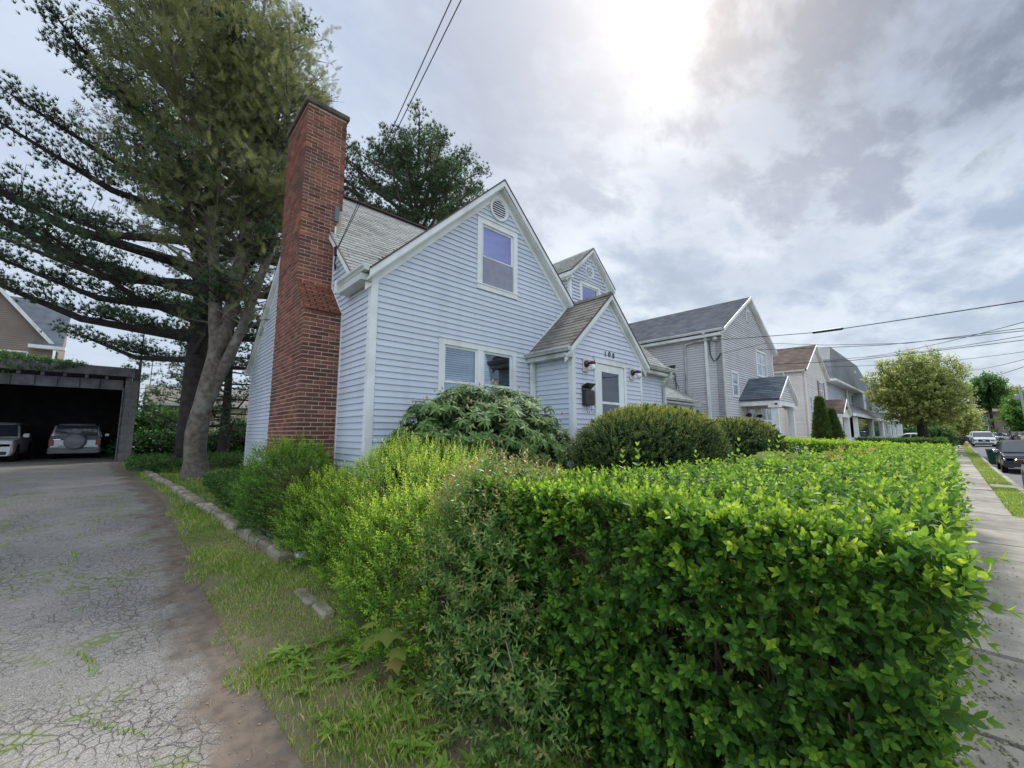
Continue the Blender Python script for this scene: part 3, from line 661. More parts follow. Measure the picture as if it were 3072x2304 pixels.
# storm door
D = MB(); D.box(7.0, PY - .05, 1.0, 7.09, PY, 3.13); D.box(8.13, PY - .05, 1.0, 8.22, PY, 3.13); D.box(7.0, PY - .052, 3.09, 8.22, PY, 3.21); D.box(6.98, PY - .07, 3.21, 8.24, PY, 3.24)
dr = D.build('front_door', MT['white'], V_)
S = MB(); S.box(7.10, PY - .03, 1.02, 7.26, PY + .01, 3.08); S.box(7.93, PY - .03, 1.02, 8.12, PY + .01, 3.08); S.box(7.26, PY - .03, 2.92, 7.93, PY + .01, 3.08); S.box(7.26, PY - .03, 2.23, 7.93, PY + .01, 2.28); S.box(7.26, PY - .03, 1.02, 7.93, PY + .01, 1.22)
S.build('storm_door', MT['white'], dr)
MB().box(7.26, PY - .015, 1.22, 7.93, PY - .01, 2.92).build('glass_pane', MT['wglass2'], dr)
I = MB(); I.box(7.15, PY + .13, 1.02, 8.05, PY + .17, 3.05); I.build('inner_door', MT['cream'], dr)
for a, b in ((0, 0), (1, 0), (0, 1), (1, 1)): MB().box(7.36 + a * .26, PY + .122, 2.36 + b * .26, 7.58 + a * .26, PY + .129, 2.58 + b * .26).build('door_pane', MT['wglass'] if b else MT['inner'], dr)
for a in (0, 1): MB().box(7.36 + a * .27, PY + .118, 1.3, 7.57 + a * .27, PY + .129, 2.1).build('door_panel', MT['cream'], dr)
MB().tube([(7.17, PY - .03, 1.98), (7.17, PY - .08, 1.98), (7.17, PY - .08, 1.86), (7.17, PY - .03, 1.86)], .012, 6).build('handle', MT['black'], dr)
def wall_lamp(x, z):
    P = MB().bbox(x - .11, PY - .045, z - .17, x + .06, PY - .017, z + .12, .01).build('wall_lamp', MT['cream'], H)
    B = MB().lathe((x - .02, PY - .045, z), [(.075, 0), (.07, .03), (.035, .05), (.03, .06)], 14, (0, -1, 0)); B.tube([(x - .02, PY - .09, z), (x - .02, PY - .17, z + .01), (x - .01, PY - .21, z - .005)], [.025, .03, .045], 10); B.lathe((x - .01, PY - .21, z + .0), [(.05, -.03), (.055, .0), (.05, .02), (.02, .035)], 14); B.build('lamp_arm', MT['rust'], P, smooth=True)
    MB().lathe((x - .01, PY - .21, z - .15), [(.035, 0), (.052, .02), (.055, .06), (.048, .12)], 14).build('lamp_shade', MT['lampglass'], P, smooth=True)
wall_lamp(6.72, 3.02); wall_lamp(8.50, 3.02)
# house number
def text(s, size, M, m, parent, name, ext=.004):
    cu = bpy.data.curves.new(name, 'FONT'); cu.body = s; cu.size = size; cu.extrude = ext; cu.align_x = 'CENTER'; cu.materials.append(m)
    t = bpy.data.objects.new(name, cu); col.objects.link(t); dg = bpy.context.evaluated_depsgraph_get(); me = bpy.data.meshes.new_from_object(t.evaluated_get(dg)); bpy.data.objects.remove(t)
    me.transform(M); off = origin(parent); me.transform(Matrix.Translation([-x for x in off])); o = bpy.data.objects.new(name, me); reg(o, parent); return o
for i, ch in enumerate('108'):
    text(ch, .165, Matrix.Translation((7.43 + i * .155, PY - .028, 3.27 + (.012 if i == 1 else 0))) @ Matrix.Rotation(math.pi / 2, 4, 'X'), MT['black'], H, 'house_number_digit', .006)
# mailbox
mb = thing('mailbox', 'small black wall mailbox with open lid beside the front door', 'mailbox', (6.72, PY - .02, 2.2))
MB().bbox(6.57, PY - .13, 2.17, 6.87, PY - .02, 2.47, .012).build('box', MT['black'], mb)
MB().hexa([(6.57, PY - .02, 2.50), (6.87, PY - .02, 2.50), (6.87, PY - .03, 2.56), (6.57, PY - .03, 2.56), (6.57, PY - .15, 2.60), (6.87, PY - .15, 2.60), (6.87, PY - .15, 2.615), (6.57, PY - .15, 2.615)]).build('lid', MT['black'], mb)
MB().box(6.57, PY - .04, 2.45, 6.87, PY - .02, 2.56).build('back_plate', MT['black'], mb)
for xx in (6.62, 6.78):
    pts = [(xx, PY - .1, 2.17), (xx, PY - .1, 2.06)] + [(xx + .05 - .05 * math.cos(q * math.pi / 5), PY - .1, 2.06 - .05 * math.sin(q * math.pi / 5)) for q in range(1, 6)]
    MB().tube(pts, .005, 5).build('paper_hook', MT['black'], mb)
MB().tube([(6.72 + .04 * math.cos(q), PY - .135, 2.33 + .04 * math.sin(q)) for q in np.linspace(0, 5.6, 12)], .004, 5).build('emblem', MT['pole'], mb)
# step platform and iron railing
MB().bbox(6.45, 3.7, .05, 8.85, 4.97, .87, .02).build('step_platform', MT['conc'], H)
rl = thing('iron_railing', 'thin black iron railing beside the porch step', 'railing', (6.5, 4.4, .87))
MB().tube([(6.52, 4.95, 1.72), (6.52, 3.85, 1.72)], .014, 6).build('handrail', MT['rust'], rl); MB().tube([(6.52, 4.95, .97), (6.52, 3.85, .97)], .010, 6).build('bottom_rail', MT['black'], rl)
for q in range(8): MB().tube([(6.52, 4.82 - q * .135, .87 if q % 7 == 0 else .97), (6.52, 4.82 - q * .135, 1.72)], .011 if q % 7 == 0 else .007, 6).build('baluster', MT['black'], rl)

# ---------------- dormer
DX0, DX1, DY, DC = 8.72, 10.55, 6.95, 9.66; dz = lambda x: 7.12 - .9 * abs(x - DC)
DM = MB().prism([(DX0 + .08, DY + .4, 4.9), (DX1 - .08, DY + .4, 4.9), (DX1 - .08, DY + .4, 6.05), (DC, DY + .4, 6.85), (DX0 + .08, DY + .4, 6.05)], (0, 2.0, 0)).build('dormer', MT['siding'], H)
boards(DM, 'Y', DX0, -1, 4.6, 6.12, lambda z: (DY + .06, 8 + (z + .1 - 5.62) / .965) if 8 + (z + .1 - 5.62) / .965 > DY + .09 else (DY + .06, DY + .08), [], MT['siding'], joined=True)
boards(DM, 'X', DY, -1, 4.5, 6.92, lambda z: (max(DX0 + .08, DC - (6.86 - z) / .9), min(DX1 - .06, DC + (6.86 - z) / .9)) if z < 6.84 else None, [(9.14, 10.16, 4.4, 6.05)], MT['siding_lite'], joined=True)
for a in (DX0 - .02, DX1 - .07): MB().box(a, DY - .02, 4.5, a + .09, DY + .06, 6.12).build('corner_board', MT['white'], DM)
B = MB(); slab(B, [(8.58, 6.8, dz(8.58)), (DC, 6.8, 7.12), (DC, 9.7, 7.12), (8.58, 9.0, dz(8.58))], .07); slab(B, [(DC, 6.8, 7.12), (10.78, 6.8, dz(10.78)), (10.78, 9.0, dz(10.78)), (DC, 9.7, 7.12)], .07); dro = B.build('dormer_roof', MT['shingle_old'], H)
BB = MB(); cd = math.sqrt(1.81)
for mk, bf, M in tabs((6.8, 9.4), (DC - 8.58) * cd, lambda u, s: (8.58 + s / cd, u, dz(8.58 + s / cd)), lambda u, s: True, .14, .3): b = bf(); BB.add([tuple(M @ Vector(v)) for v in b.v], b.f, random.random())
BB.build('shingles', MT['shingle'], dro, kind='stuff')
gable_trim(H, 8.58, dz(8.58), DC, 7.12, 10.78, dz(10.78), 6.78, DY, .10, .14)
MB().box(8.56, 6.8, 5.98, 8.60, 8.6, 6.10).build('fascia', MT['white'], H); MB().box(8.60, 6.8, 5.94, DX0 - .0, 8.5, 5.99).build('soffit', MT['white'], H)
window(DM, 'X', DY, -1, 9.14, 10.16, 4.5, 6.05, False, 'curtain', .11)
round_vent(DM, 9.62, 6.40, DY - .017, .21)

# ---------------- lower wing on the far side
wf = lambda y: 2.88 + .55 * (y - 6.5)
WG = thing('garage_wing', 'x', 'x', (0, 0, 0)); bpy.data.objects.remove(WG)
wg = MB().prism([(12.4, 6.7, .4), (15.9, 6.7, .4), (15.9, 6.7, 2.85), (12.4, 6.7, 2.85)], (0, 6, 0)).build('low_wing', MT['siding_lite'], H)
boards(wg, 'X', 6.7, -1, .5, 2.8, lambda z: (12.4, 15.9), [], MT['siding_lite'], joined=True)
B = MB(); slab(B, [(12.35, 6.45, wf(6.45)), (16.1, 6.45, wf(6.45)), (16.1, 10, wf(10)), (12.35, 10, wf(10))]); slab(B, [(12.35, 10, wf(10)), (16.1, 10, wf(10)), (16.1, 13.5, wf(6.5)), (12.35, 13.5, wf(6.5))]); wr = B.build('wing_roof', MT['shingle_old'], H)
BB = MB(); cw = math.sqrt(1 + .55 ** 2)
for mk, bf, M in tabs((12.36, 16.09), 3.5 * cw, lambda u, s: (u, 6.45 + s / cw, wf(6.45 + s / cw)), lambda u, s: True): b = bf(); BB.add([tuple(M @ Vector(v)) for v in b.v], b.f, random.random())
BB.build('shingles', MT['shingle'], wr, kind='stuff')
gutter(H, 'X', 6.45, -1, 12.25, 16.15, 2.84); MB().box(15.82, 6.66, .4, 15.92, 6.75, 2.75).build('corner_board', MT['white'], H)
MB().box(12.3, 6.45, 2.66, 16.0, 6.7, 2.72).build('soffit', MT['gutter'], H)
B = MB(); B.lathe((14.1, 6.66, 2.52), [(.07, 0), (.07, .05), (.03, .08)], 10, (0, -1, 0)); fl = B.build('flood_light', MT['black'], H)
for q in (-1, 1): MB().lathe((14.1 + q * .10, 6.55, 2.48), [(.02, 0), (.04, .04), (.065, .11), (.06, .12)], 10, (q * .6, -.6, -.3)).build('flood_lamp', MT['lampglass'], fl)
# ============================================================ vegetation
def rot(ax, a):
    ax = np.array(ax, float); ax /= np.linalg.norm(ax); K = np.array([[0, -ax[2], ax[1]], [ax[2], 0, -ax[0]], [-ax[1], ax[0], 0]])
    return np.eye(3) + math.sin(a) * K + (1 - math.cos(a)) * K @ K
def leaf(L, W, q=2, fold=.25, curl=.15, shape=.42):
    """leaf along +Y, upper side +Z. q: 0 = 2 tris, 1 = 4, 2 = 10"""
    z = lambda y: -curl * L * (y / L) ** 2
    if q == 0: V = [(0, 0, 0), (W / 2, L * shape, z(L * shape) + fold * W / 2), (0, L, z(L)), (-W / 2, L * shape, z(L * shape) + fold * W / 2)]; T = [(0, 1, 2), (0, 2, 3)]
    elif q == 1: m = L * shape; V = [(0, 0, 0), (W / 2, m, z(m) + fold * W / 2), (0, L, z(L)), (-W / 2, m, z(m) + fold * W / 2), (0, m, z(m))]; T = [(0, 1, 4), (1, 2, 4), (2, 3, 4), (3, 0, 4)]
    else:
        ys = [0, .2, .48, .78, 1]; ws = [.0, .80, 1, .66, 0]
        V = [(0, L * y, z(L * y)) for y in ys]; V += [(W / 2 * ws[i], L * ys[i], z(L * ys[i]) + fold * W / 2 * ws[i]) for i in (1, 2, 3)]; V += [(-W / 2 * ws[i], L * ys[i], z(L * ys[i]) + fold * W / 2 * ws[i]) for i in (1, 2, 3)]
        T = [(0, 5, 1), (1, 5, 6), (1, 6, 2), (2, 6, 7), (2, 7, 3), (3, 7, 4), (0, 1, 8), (1, 9, 8), (1, 2, 9), (2, 10, 9), (2, 3, 10), (3, 4, 10)]
    return np.array(V, float), np.array(T)
def lframe(az, el, roll=0):
    """columns: leaf X, Y, Z. el = angle of the leaf from the stem axis (+Z)"""
    Y = np.array([math.cos(az) * math.sin(el), math.sin(az) * math.sin(el), math.cos(el)]); Z = np.array([-math.cos(az) * math.cos(el), -math.sin(az) * math.cos(el), math.sin(el)])
    X = np.cross(Y, Z); F = np.stack([X, Y, Z], 1); return F @ rot((0, 1, 0), roll) if roll else F
class Sprig:
    """a twig: leaves (frame, position, scale, tint) that share one leaf mesh, and a stem"""
    def __init__(s, lf, leaves, stem=None):
        s.lf = lf; s.leaves = leaves; V, T, t = [], [], []; n = 0
        for F, P, sc_, ti in leaves:
            V.append((lf[0] * sc_) @ F.T + P); T.append(lf[1] + n); t.append(np.full(len(lf[0]), ti)); n += len(lf[0])
        s.V = np.concatenate(V); s.T = np.concatenate(T); s.t = np.concatenate(t); s.stem = stem
def opposite(lf, L, pairs, e0=1.05, e1=.45, s0=1., s1=.55, t0=.2, t1=.85, dec=True, jit=.2, stemr=.0018, start=.1):
    lv = []
    for i in range(pairs):
        f = i / max(1, pairs - 1); h = L * (start + (1 - start) * f); az = (i % 2) * math.pi / 2 * dec + random.uniform(-.2, .2)
        for k in (0, 1): lv.append((lframe(az + k * math.pi + random.uniform(-jit, jit), e0 + (e1 - e0) * f + random.uniform(-jit, jit), random.uniform(-.3, .3)), np.array([0, 0, h]), (s0 + (s1 - s0) * f) * random.uniform(.85, 1.12), t0 + (t1 - t0) * f + random.uniform(-.08, .08)))
    r = stemr; V = np.array([(r, 0, 0), (-r, r, 0), (-r, -r, 0), (0, 0, L)]); return Sprig(lf, lv, (V, np.array([(0, 1, 3), (1, 2, 3), (2, 0, 3)])))
def spiral(lf, L, n, e0=1.1, e1=.5, s0=.8, s1=.6, t0=.2, t1=.9, jit=.2, stemr=.0015, start=.05):
    lv = []
    for i in range(n):
        f = i / max(1, n - 1); lv.append((lframe(i * 2.4 + random.uniform(-jit, jit), e0 + (e1 - e0) * f + random.uniform(-jit, jit), random.uniform(-.3, .3)), np.array([0, 0, L * (start + (1 - start) * f)]), (s0 + (s1 - s0) * f) * random.uniform(.85, 1.1), t0 + (t1 - t0) * f + random.uniform(-.06, .06)))
    r = stemr; V = np.array([(r, 0, 0), (-r, r, 0), (-r, -r, 0), (0, 0, L)]); return Sprig(lf, lv, (V, np.array([(0, 1, 3), (1, 2, 3), (2, 0, 3)])))
def frames(D):
    D = D / np.linalg.norm(D, axis=1, keepdims=True); n = len(D); r = rng.normal(size=(n, 3)); X = np.cross(r, D); X /= np.linalg.norm(X, axis=1, keepdims=True); Y = np.cross(D, X); return np.stack([X, Y, D], 2)
def scatter(tmpl, P, D, S, TO, m, parent, name, stems=None, keep=0, leafname='leaf'):
    """place sprigs; the `keep` nearest leaves become objects, the others one joined part"""
    n = len(P); F = frames(D); which = rng.integers(0, len(tmpl), n); Vs, Ts, tt, off = [], [], [], 0; SV, ST, so_ = [], [], 0
    near = np.argsort(np.linalg.norm(P - CAM, axis=1)); single = set(); cnt = 0
    if keep:
        for i in near:
            if cnt + len(tmpl[which[i]].leaves) > keep: break
            single.add(int(i)); cnt += len(tmpl[which[i]].leaves)
    mask = np.ones(n, bool); mask[list(single)] = False
    for k, t in enumerate(tmpl):
        idx = np.where((which == k) & mask)[0]
        if len(idx):
            V = np.einsum('nij,vj->nvi', F[idx] * S[idx, None, None], t.V) + P[idx, None, :]; nv = len(t.V)
            Vs.append(V.reshape(-1, 3)); Ts.append((t.T[None] + (np.arange(len(idx)) * nv)[:, None, None] + off).reshape(-1, 3)); tt.append((t.t[None] + TO[idx, None]).ravel()); off += len(idx) * nv
        idx = np.where(which == k)[0]
        if stems and t.stem is not None and len(idx):
            V0, T0 = t.stem; V = np.einsum('nij,vj->nvi', F[idx] * S[idx, None, None], V0) + P[idx, None, :]; nv = len(V0); SV.append(V.reshape(-1, 3)); ST.append((T0[None] + (np.arange(len(idx)) * nv)[:, None, None] + so_).reshape(-1, 3)); so_ += len(idx) * nv
    o = np_mesh(name, np.concatenate(Vs), np.concatenate(Ts), m, parent, np.clip(np.concatenate(tt), 0, 1), kind='stuff') if Vs else None
    if SV: np_mesh('twigs', np.concatenate(SV), np.concatenate(ST), stems, parent, kind='stuff')
    o0 = origin(parent); cache = {}
    for i in single:
        t = tmpl[which[i]]
        for Fl, Pl, sl_2, ti in t.leaves:
            q = int(np.clip(round((ti + TO[i]) * 8), 0, 8)); key = (id(t), q)
            if key not in cache:
                me = bpy.data.meshes.new(leafname); V0, T0 = t.lf; me.from_pydata(V0.tolist(), [], T0.tolist()); me.materials.append(m); me.attributes.new('tint', 'FLOAT', 'POINT').data.foreach_set('value', [q / 8] * len(V0)); cache[key] = me
            G = F[i] @ Fl * (sl_2 * S[i]); p = F[i] @ Pl * S[i] + P[i] - o0
            M = Matrix(((*G[0], p[0]), (*G[1], p[1]), (*G[2], p[2]), (0, 0, 0, 1))); ob = bpy.data.objects.new(leafname, cache[key]); ob.matrix_local = M; ob.parent = parent; link(ob)
    return o
def nz3(P, f=1., s=0):
    """cheap smooth pseudo noise in about -1..1"""
    x, y, z = P[:, 0] * f, P[:, 1] * f, P[:, 2] * f
    return (np.sin(x * 1.7 + 1.3 * np.sin(y * 1.1 + s) + s) + np.sin(y * 2.1 + 1.1 * np.sin(z * 1.6 + 2 * s)) + np.sin(z * 2.4 + 1.2 * np.sin(x * 1.3 - s) + 3 * s) + .6 * np.sin(x * 4.1 + y * 3.3 + s) * np.sin(z * 4.7 + y)) / 3.2
def ellipsoid_pts(n, c, r, zmin=-9, inner=.25, lump=.06, lf=1.5, sd=0, pw=2.):
    U = rng.normal(size=(n, 3)); U /= np.linalg.norm(U, axis=1, keepdims=True); d = 1 - inner * rng.random(n) ** 1.5 + lump * nz3(U * 3, lf, sd)
    d = d / (np.abs(U) ** pw).sum(1) ** (1 / pw); P = np.array(c) + U * np.array(r) * d[:, None]; Nn = U / np.array(r); Nn /= np.linalg.norm(Nn, axis=1, keepdims=True); k = P[:, 2] > zmin; return P[k], Nn[k], (1 - d[k])
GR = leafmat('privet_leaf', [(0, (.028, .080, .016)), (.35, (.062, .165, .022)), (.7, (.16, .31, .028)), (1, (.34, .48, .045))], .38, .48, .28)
SPI = leafmat('spirea_leaf', [(0, (.04, .12, .012)), (.4, (.12, .28, .018)), (.75, (.28, .46, .025)), (1, (.50, .62, .06))], .42, .45)
SPR = leafmat('red_spirea_leaf', [(0, (.04, .11, .03)), (.45, (.11, .23, .05)), (.75, (.22, .32, .07)), (.88, (.34, .24, .08)), (1, (.38, .16, .07))], .35, .4)
RHO = leafmat('rhododendron_leaf', [(0, (.04, .095, .028)), (.5, (.14, .225, .07)), (1, (.27, .37, .11))], .22, .62, .2)
YEW = leafmat('yew_needles', [(0, (.02, .045, .016)), (.45, (.060, .115, .03)), (.72, (.15, .20, .03)), (1, (.46, .44, .04))], .3, .65, .2)
PINE = leafmat('pine_needles', [(0, (.022, .052, .036)), (.6, (.072, .13, .055)), (1, (.15, .22, .07))], .3, .55, .3)
HEM = leafmat('hemlock_needles', [(0, (.07, .085, .045)), (.5, (.125, .15, .06)), (1, (.21, .235, .07))], .42, .6, .2)
MAP = leafmat('street_tree_leaf', [(0, (.09, .12, .035)), (.5, (.20, .25, .075)), (1, (.38, .43, .14))], .5, .6, .2)
GRS = leafmat('grass_blade', [(0, (.08, .16, .03)), (.5, (.19, .32, .045)), (.8, (.33, .44, .08)), (1, (.60, .52, .27))], .38, .5)
IVY = leafmat('ground_cover_leaf', [(0, (.02, .07, .016)), (1, (.09, .22, .03))], .35, .45)
MPL = leafmat('maple_leaf', [(0, (.15, .22, .05)), (.5, (.26, .27, .07)), (1, (.40, .16, .09))], .35, .8, .08)

# ---------------- privet hedge
ZT = 1.22
HX0 = 1.9
def back_y(x): return np.interp(x, [1.9, 2.6, 3.1, 6.0, 8.0, 12.6], [2.45, 2.4, 2.0, 1.5, 1.22, .85])
hedge = thing('privet_hedge', 'big leafy green privet hedge, clipped flat, filling the near right corner beside the sidewalk', 'hedge', (3, 1, -.1))
lfP = leaf(.050, .026, 2, .18, .16); lfP1 = leaf(.052, .030, 1, .22, .16)
tp = [opposite(lfP, .085, 5, t0=.12, t1=.55) for _ in range(6)]; tpt = [opposite(lfP, .085, 5, e0=.9, e1=.3, t0=.25, t1=.95) for _ in range(5)]; tpf = [opposite(lfP1, .09, 4, t0=.2, t1=.85) for _ in range(4)]
def hedge_face(n, u, depth=.30):            # near face
    Y = .10 + rng.random(n) * 2.38; Z = -.22 + rng.random(n) ** .95 * (ZT + .22); dpt = depth * rng.random(n) ** 1.7; P = np.stack([HX0 + dpt, Y, Z], 1); P[:, 0] += .07 * nz3(P, 2.2, 1.) - .02
    k = ~(((P[:, 1] - 1.62) / .20) ** 2 + ((P[:, 2] - .86) / .16) ** 2 < 1) | (rng.random(n) < .18)
    k &= ~(((P[:, 1] - .85) / .3) ** 2 + ((P[:, 2] - .62) / .09) ** 2 < 1) | (rng.random(n) < .35)
    P = P[k]; D = np.array([-.85, -.05, .45]) + rng.normal(size=(len(P), 3)) * .42; return P, D
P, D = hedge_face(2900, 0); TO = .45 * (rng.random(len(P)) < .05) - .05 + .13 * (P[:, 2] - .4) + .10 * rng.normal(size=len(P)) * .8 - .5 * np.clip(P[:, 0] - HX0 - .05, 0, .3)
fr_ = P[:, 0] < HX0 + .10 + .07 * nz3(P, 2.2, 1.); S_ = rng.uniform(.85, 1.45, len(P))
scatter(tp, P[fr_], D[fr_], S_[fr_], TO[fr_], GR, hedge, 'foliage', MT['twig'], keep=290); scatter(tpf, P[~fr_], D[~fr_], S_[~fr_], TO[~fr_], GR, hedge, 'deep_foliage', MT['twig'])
n = 4600; X = 1.88 + (11.0) * rng.random(n) ** 2.0; Y = .02 + rng.random(n) * (back_y(X) + .02); P = np.stack([X, Y, ZT - .16 * rng.random(n) ** 1.6], 1); P[:, 2] += .045 * nz3(P, 2.5, 2.) + .02 * nz3(P, 6, 1.); D = np.array([-.15, -.05, 1.]) + rng.normal(size=(n, 3)) * .42
nr_ = X < 2.7
TO = -.02 + .16 * rng.normal(size=n)
scatter(tpt, P[nr_], D[nr_], rng.uniform(.8, 1.25, nr_.sum()), TO[nr_], GR, hedge, 'top_foliage', MT['twig'])
scatter(tpf, P[~nr_], D[~nr_], np.interp(X[~nr_], [2.7, 5, 12], [1., 1.3, 1.6]) * rng.uniform(.85, 1.15, (~nr_).sum()), TO[~nr_], GR, hedge, 'far_top_foliage')
n = 3200; X = 1.88 + 10.8 * rng.random(n) ** 1.6; Z = -.2 + 1.4 * rng.random(n); P = np.stack([X, .12 + .12 * rng.random(n) ** 1.4, Z], 1); P[:, 1] += .05 * nz3(P, 2.4, 3.) - .06 + .19 * np.clip(1. - Z, 0, 1) * (X < 6); D = np.array([-.1, -.8, .5]) + rng.normal(size=(n, 3)) * .42
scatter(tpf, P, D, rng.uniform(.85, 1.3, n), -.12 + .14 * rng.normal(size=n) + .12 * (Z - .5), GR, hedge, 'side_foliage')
n = 900; X = 2.0 + 10.4 * rng.random(n); P = np.stack([X, back_y(X) - .1 * rng.random(n), .1 + 1.1 * rng.random(n)], 1); D = np.array([0, .8, .5]) + rng.normal(size=(n, 3)) * .4
scatter(tpf, P, D, rng.uniform(1.1, 1.6, n), -.1 + .1 * rng.normal(size=n), GR, hedge, 'back_foliage')
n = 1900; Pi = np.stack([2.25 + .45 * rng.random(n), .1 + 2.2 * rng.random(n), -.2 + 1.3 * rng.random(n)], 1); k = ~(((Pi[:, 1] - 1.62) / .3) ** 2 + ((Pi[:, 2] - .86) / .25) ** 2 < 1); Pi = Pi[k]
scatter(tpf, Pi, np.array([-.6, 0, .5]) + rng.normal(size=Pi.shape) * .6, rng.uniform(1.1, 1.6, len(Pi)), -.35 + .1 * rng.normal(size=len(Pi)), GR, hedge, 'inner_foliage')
B = MB()                                      # woody stems inside
for i in range(150):
    x = 2.08 + (10.4 * random.random() ** 2 if i > 70 else random.random() * .5); y = random.uniform(.15, float(back_y(x)) - .1); z0 = g(x, y) - .03; p = np.array([x, y, z0]); pts = [p]; 
    for k in range(5): p = p + np.array([random.uniform(-.07, .05), random.uniform(-.07, .07), .26]); pts.append(p)
    B.tube(pts, [.013, .012, .010, .008, .006, .003], 5, random.random(), cap=False)
    for k in range(6):
        q = pts[random.randint(1, 4)]; d = np.array([random.uniform(-.8, .3), random.uniform(-.6, .6), random.uniform(.1, .7)]) * random.uniform(.15, .4); B.tube([q, q + d * .5 + np.array([0, 0, .02]), q + d], [.005, .004, .002], 4, random.random(), cap=False)
B.build('stems', MT['twig'], hedge)
for i in range(26):                           # bare stems near the gap
    y = random.uniform(1.0, 2.3) if i < 18 else random.uniform(.2, 1.1); x = HX0 + random.uniform(.16, .4); z0 = -.2; pts = [(x + random.uniform(-.04, .04), y + k * random.uniform(-.02, .02), z0 + k * .24) for k in range(6)]
    MB().tube(pts, [.014, .012, .011, .009, .007, .004], 6, random.random()).build('stem', MT['twig'], hedge)
# shoots and weed saplings above the hedge
def maple_leaf_mesh(s=.12):
    a = [(-90, .25), (-40, .55), (-55, .9), (-20, .62), (5, 1.), (20, .55), (38, .95), (52, .55), (70, 1.0), (90, .6), (90, 1.25)]
    half = [(.03, 0), (.30, -.05), (.55, -.02), (.42, .18), (.95, .30), (.60, .42), (.78, .72), (.42, .62), (.28, .72), (0, 1.2)]
    pts = half + [(-x, y) for x, y in reversed(half[:-1])]; V = [(0, .35, .0)] + [(x * s, y * s, -.12 * s * (abs(x) + y * y * .6)) for x, y in pts]; V[0] = (0, .35 * s, 0); n = len(pts); T = [(0, i + 1, (i + 1) % n + 1) for i in range(n)]; return np.array(V, float), np.array(T)
lfM = maple_leaf_mesh()
sap = thing('maple_sapling', 'pale green and rusty red maple seedling leaves poking out of the hedge top', 'sapling', (6.0, 1.5, 1.1))
def bigleaves(parent, pts, dirs, sizes, tints, lf, m, name='leaf'):
    o0 = origin(parent)
    for p, d, s, t in zip(pts, dirs, sizes, tints):
        F = lframe(*d) if len(d) == 2 else lframe(*d); V = (lf[0] * s) @ F.T + np.array(p); np_mesh(name, V, lf[1], m, parent, np.full(len(V), t))
pts, dirs, sz, ti = [], [], [], []
for i in range(26):
    x = random.uniform(5.0, 8.3); y = float(back_y(x)) - random.uniform(.05, .5); pts.append((x, y, 1.25 + random.uniform(.0, .14))); dirs.append((random.uniform(2.4, 5.2), random.uniform(1.2, 2.1), random.uniform(-.4, .4))); sz.append(random.uniform(.6, 1.1)); ti.append(.05 if x < 6 else random.choice([.1, .9, 1., .6]))
for p in ((5.3, 1.45, 1.40), (5.5, 1.5, 1.36), (5.7, 1.4, 1.33)): pts.append(p); dirs.append((3.6, 2.0, .1)); sz.append(1.5); ti.append(.1)
bigleaves(sap, pts, dirs, sz, ti, lfM, MPL)
B = MB()
for p in pts: B.tube([(p[0] + .03, p[1], 1.0), (p[0], p[1], p[2])], [.004, .002], 4)
B.build('stems', MT['twig'], sap)
sh = thing('privet_shoots', 'tall fresh shoots rising above the hedge top in front of the round bushes', 'shoots', (4.5, 1.9, 1.2))
tsh = [opposite(leaf(.07, .034, 2), .26, 6, t0=.45, t1=.95, e0=1.2, e1=.5) for _ in range(3)]
P = np.array([(4.9, 1.62, 1.2), (5.6, 1.5, 1.22), (5.62, 1.45, 1.22), (6.3, 1.35, 1.2), (3.2, 2.0, 1.18), (3.4, 1.95, 1.16), (7.2, 1.1, 1.2), (4.2, 1.75, 1.15)])
scatter(tsh, P, np.array([[0, 0, 1.]] * len(P)) + rng.normal(size=(len(P), 3)) * .12, rng.uniform(.8, 1.3, len(P)), np.zeros(len(P)), GR, sh, 'foliage', MT['twig'], keep=110)

# ---------------- bright spirea and red-tinged spirea at the end of the hedge
spi = thing('spirea_bush', 'bright yellow-green feathery spirea bush in front of the blue house corner', 'bush', (2.1, 4.2, .1))
lfS = leaf(.034, .0095, 0, .2, .2); lfS2 = leaf(.038, .014, 0, .2, .2)
ts = [spiral(lfS2, .13, 12, t0=.25, t1=.95, s0=1.1, s1=.6) for _ in range(6)]; tsl = [spiral(lfS, .20, 20, t0=.3, t1=1., s0=1.1, s1=.6, e0=.9) for _ in range(4)]
def upbias(Nn, up=.8, r=.35): return Nn * .8 + np.array([0, 0, up]) + rng.normal(size=Nn.shape) * r
Pa, Na, da = ellipsoid_pts(5200, (2.30, 4.1, .45), (.80, 1.85, .93), .0, .35, .10, 1.6, 1.); Pb, Nb, db = ellipsoid_pts(2000, (2.0, 5.5, .45), (.6, .85, .60), .05, .35, .10, 2, 2.); Pc, Nc, dc = ellipsoid_pts(1900, (1.75, 3.1, .35), (.42, .85, .75), -.05, .35, .12, 2, 4.)
P = np.concatenate([Pa, Pb, Pc]); Nn = np.concatenate([Na, Nb, Nc]); dd = np.concatenate([da, db, dc]); k = (P[:, 0] - 2.4 < .75) | (P[:, 2] > .9); P, Nn, dd = P[k], Nn[k], dd[k]
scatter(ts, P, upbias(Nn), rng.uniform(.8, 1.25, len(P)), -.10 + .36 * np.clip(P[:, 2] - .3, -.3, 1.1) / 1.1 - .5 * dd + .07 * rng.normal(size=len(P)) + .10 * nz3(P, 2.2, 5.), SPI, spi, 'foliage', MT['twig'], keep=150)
Pt, Ntt, dt_ = ellipsoid_pts(1500, (2.35, 4.0, .5), (.80, 1.9, .92), 1.18, .1, .08, 1.6, 1.); scatter(tsl, Pt, np.array([0, 0, 1.]) + Ntt * .35 + rng.normal(size=Pt.shape) * .2, rng.uniform(.7, 1.1, len(Pt)), np.full(len(Pt), .02), SPI, spi, 'shoots', MT['twig'])
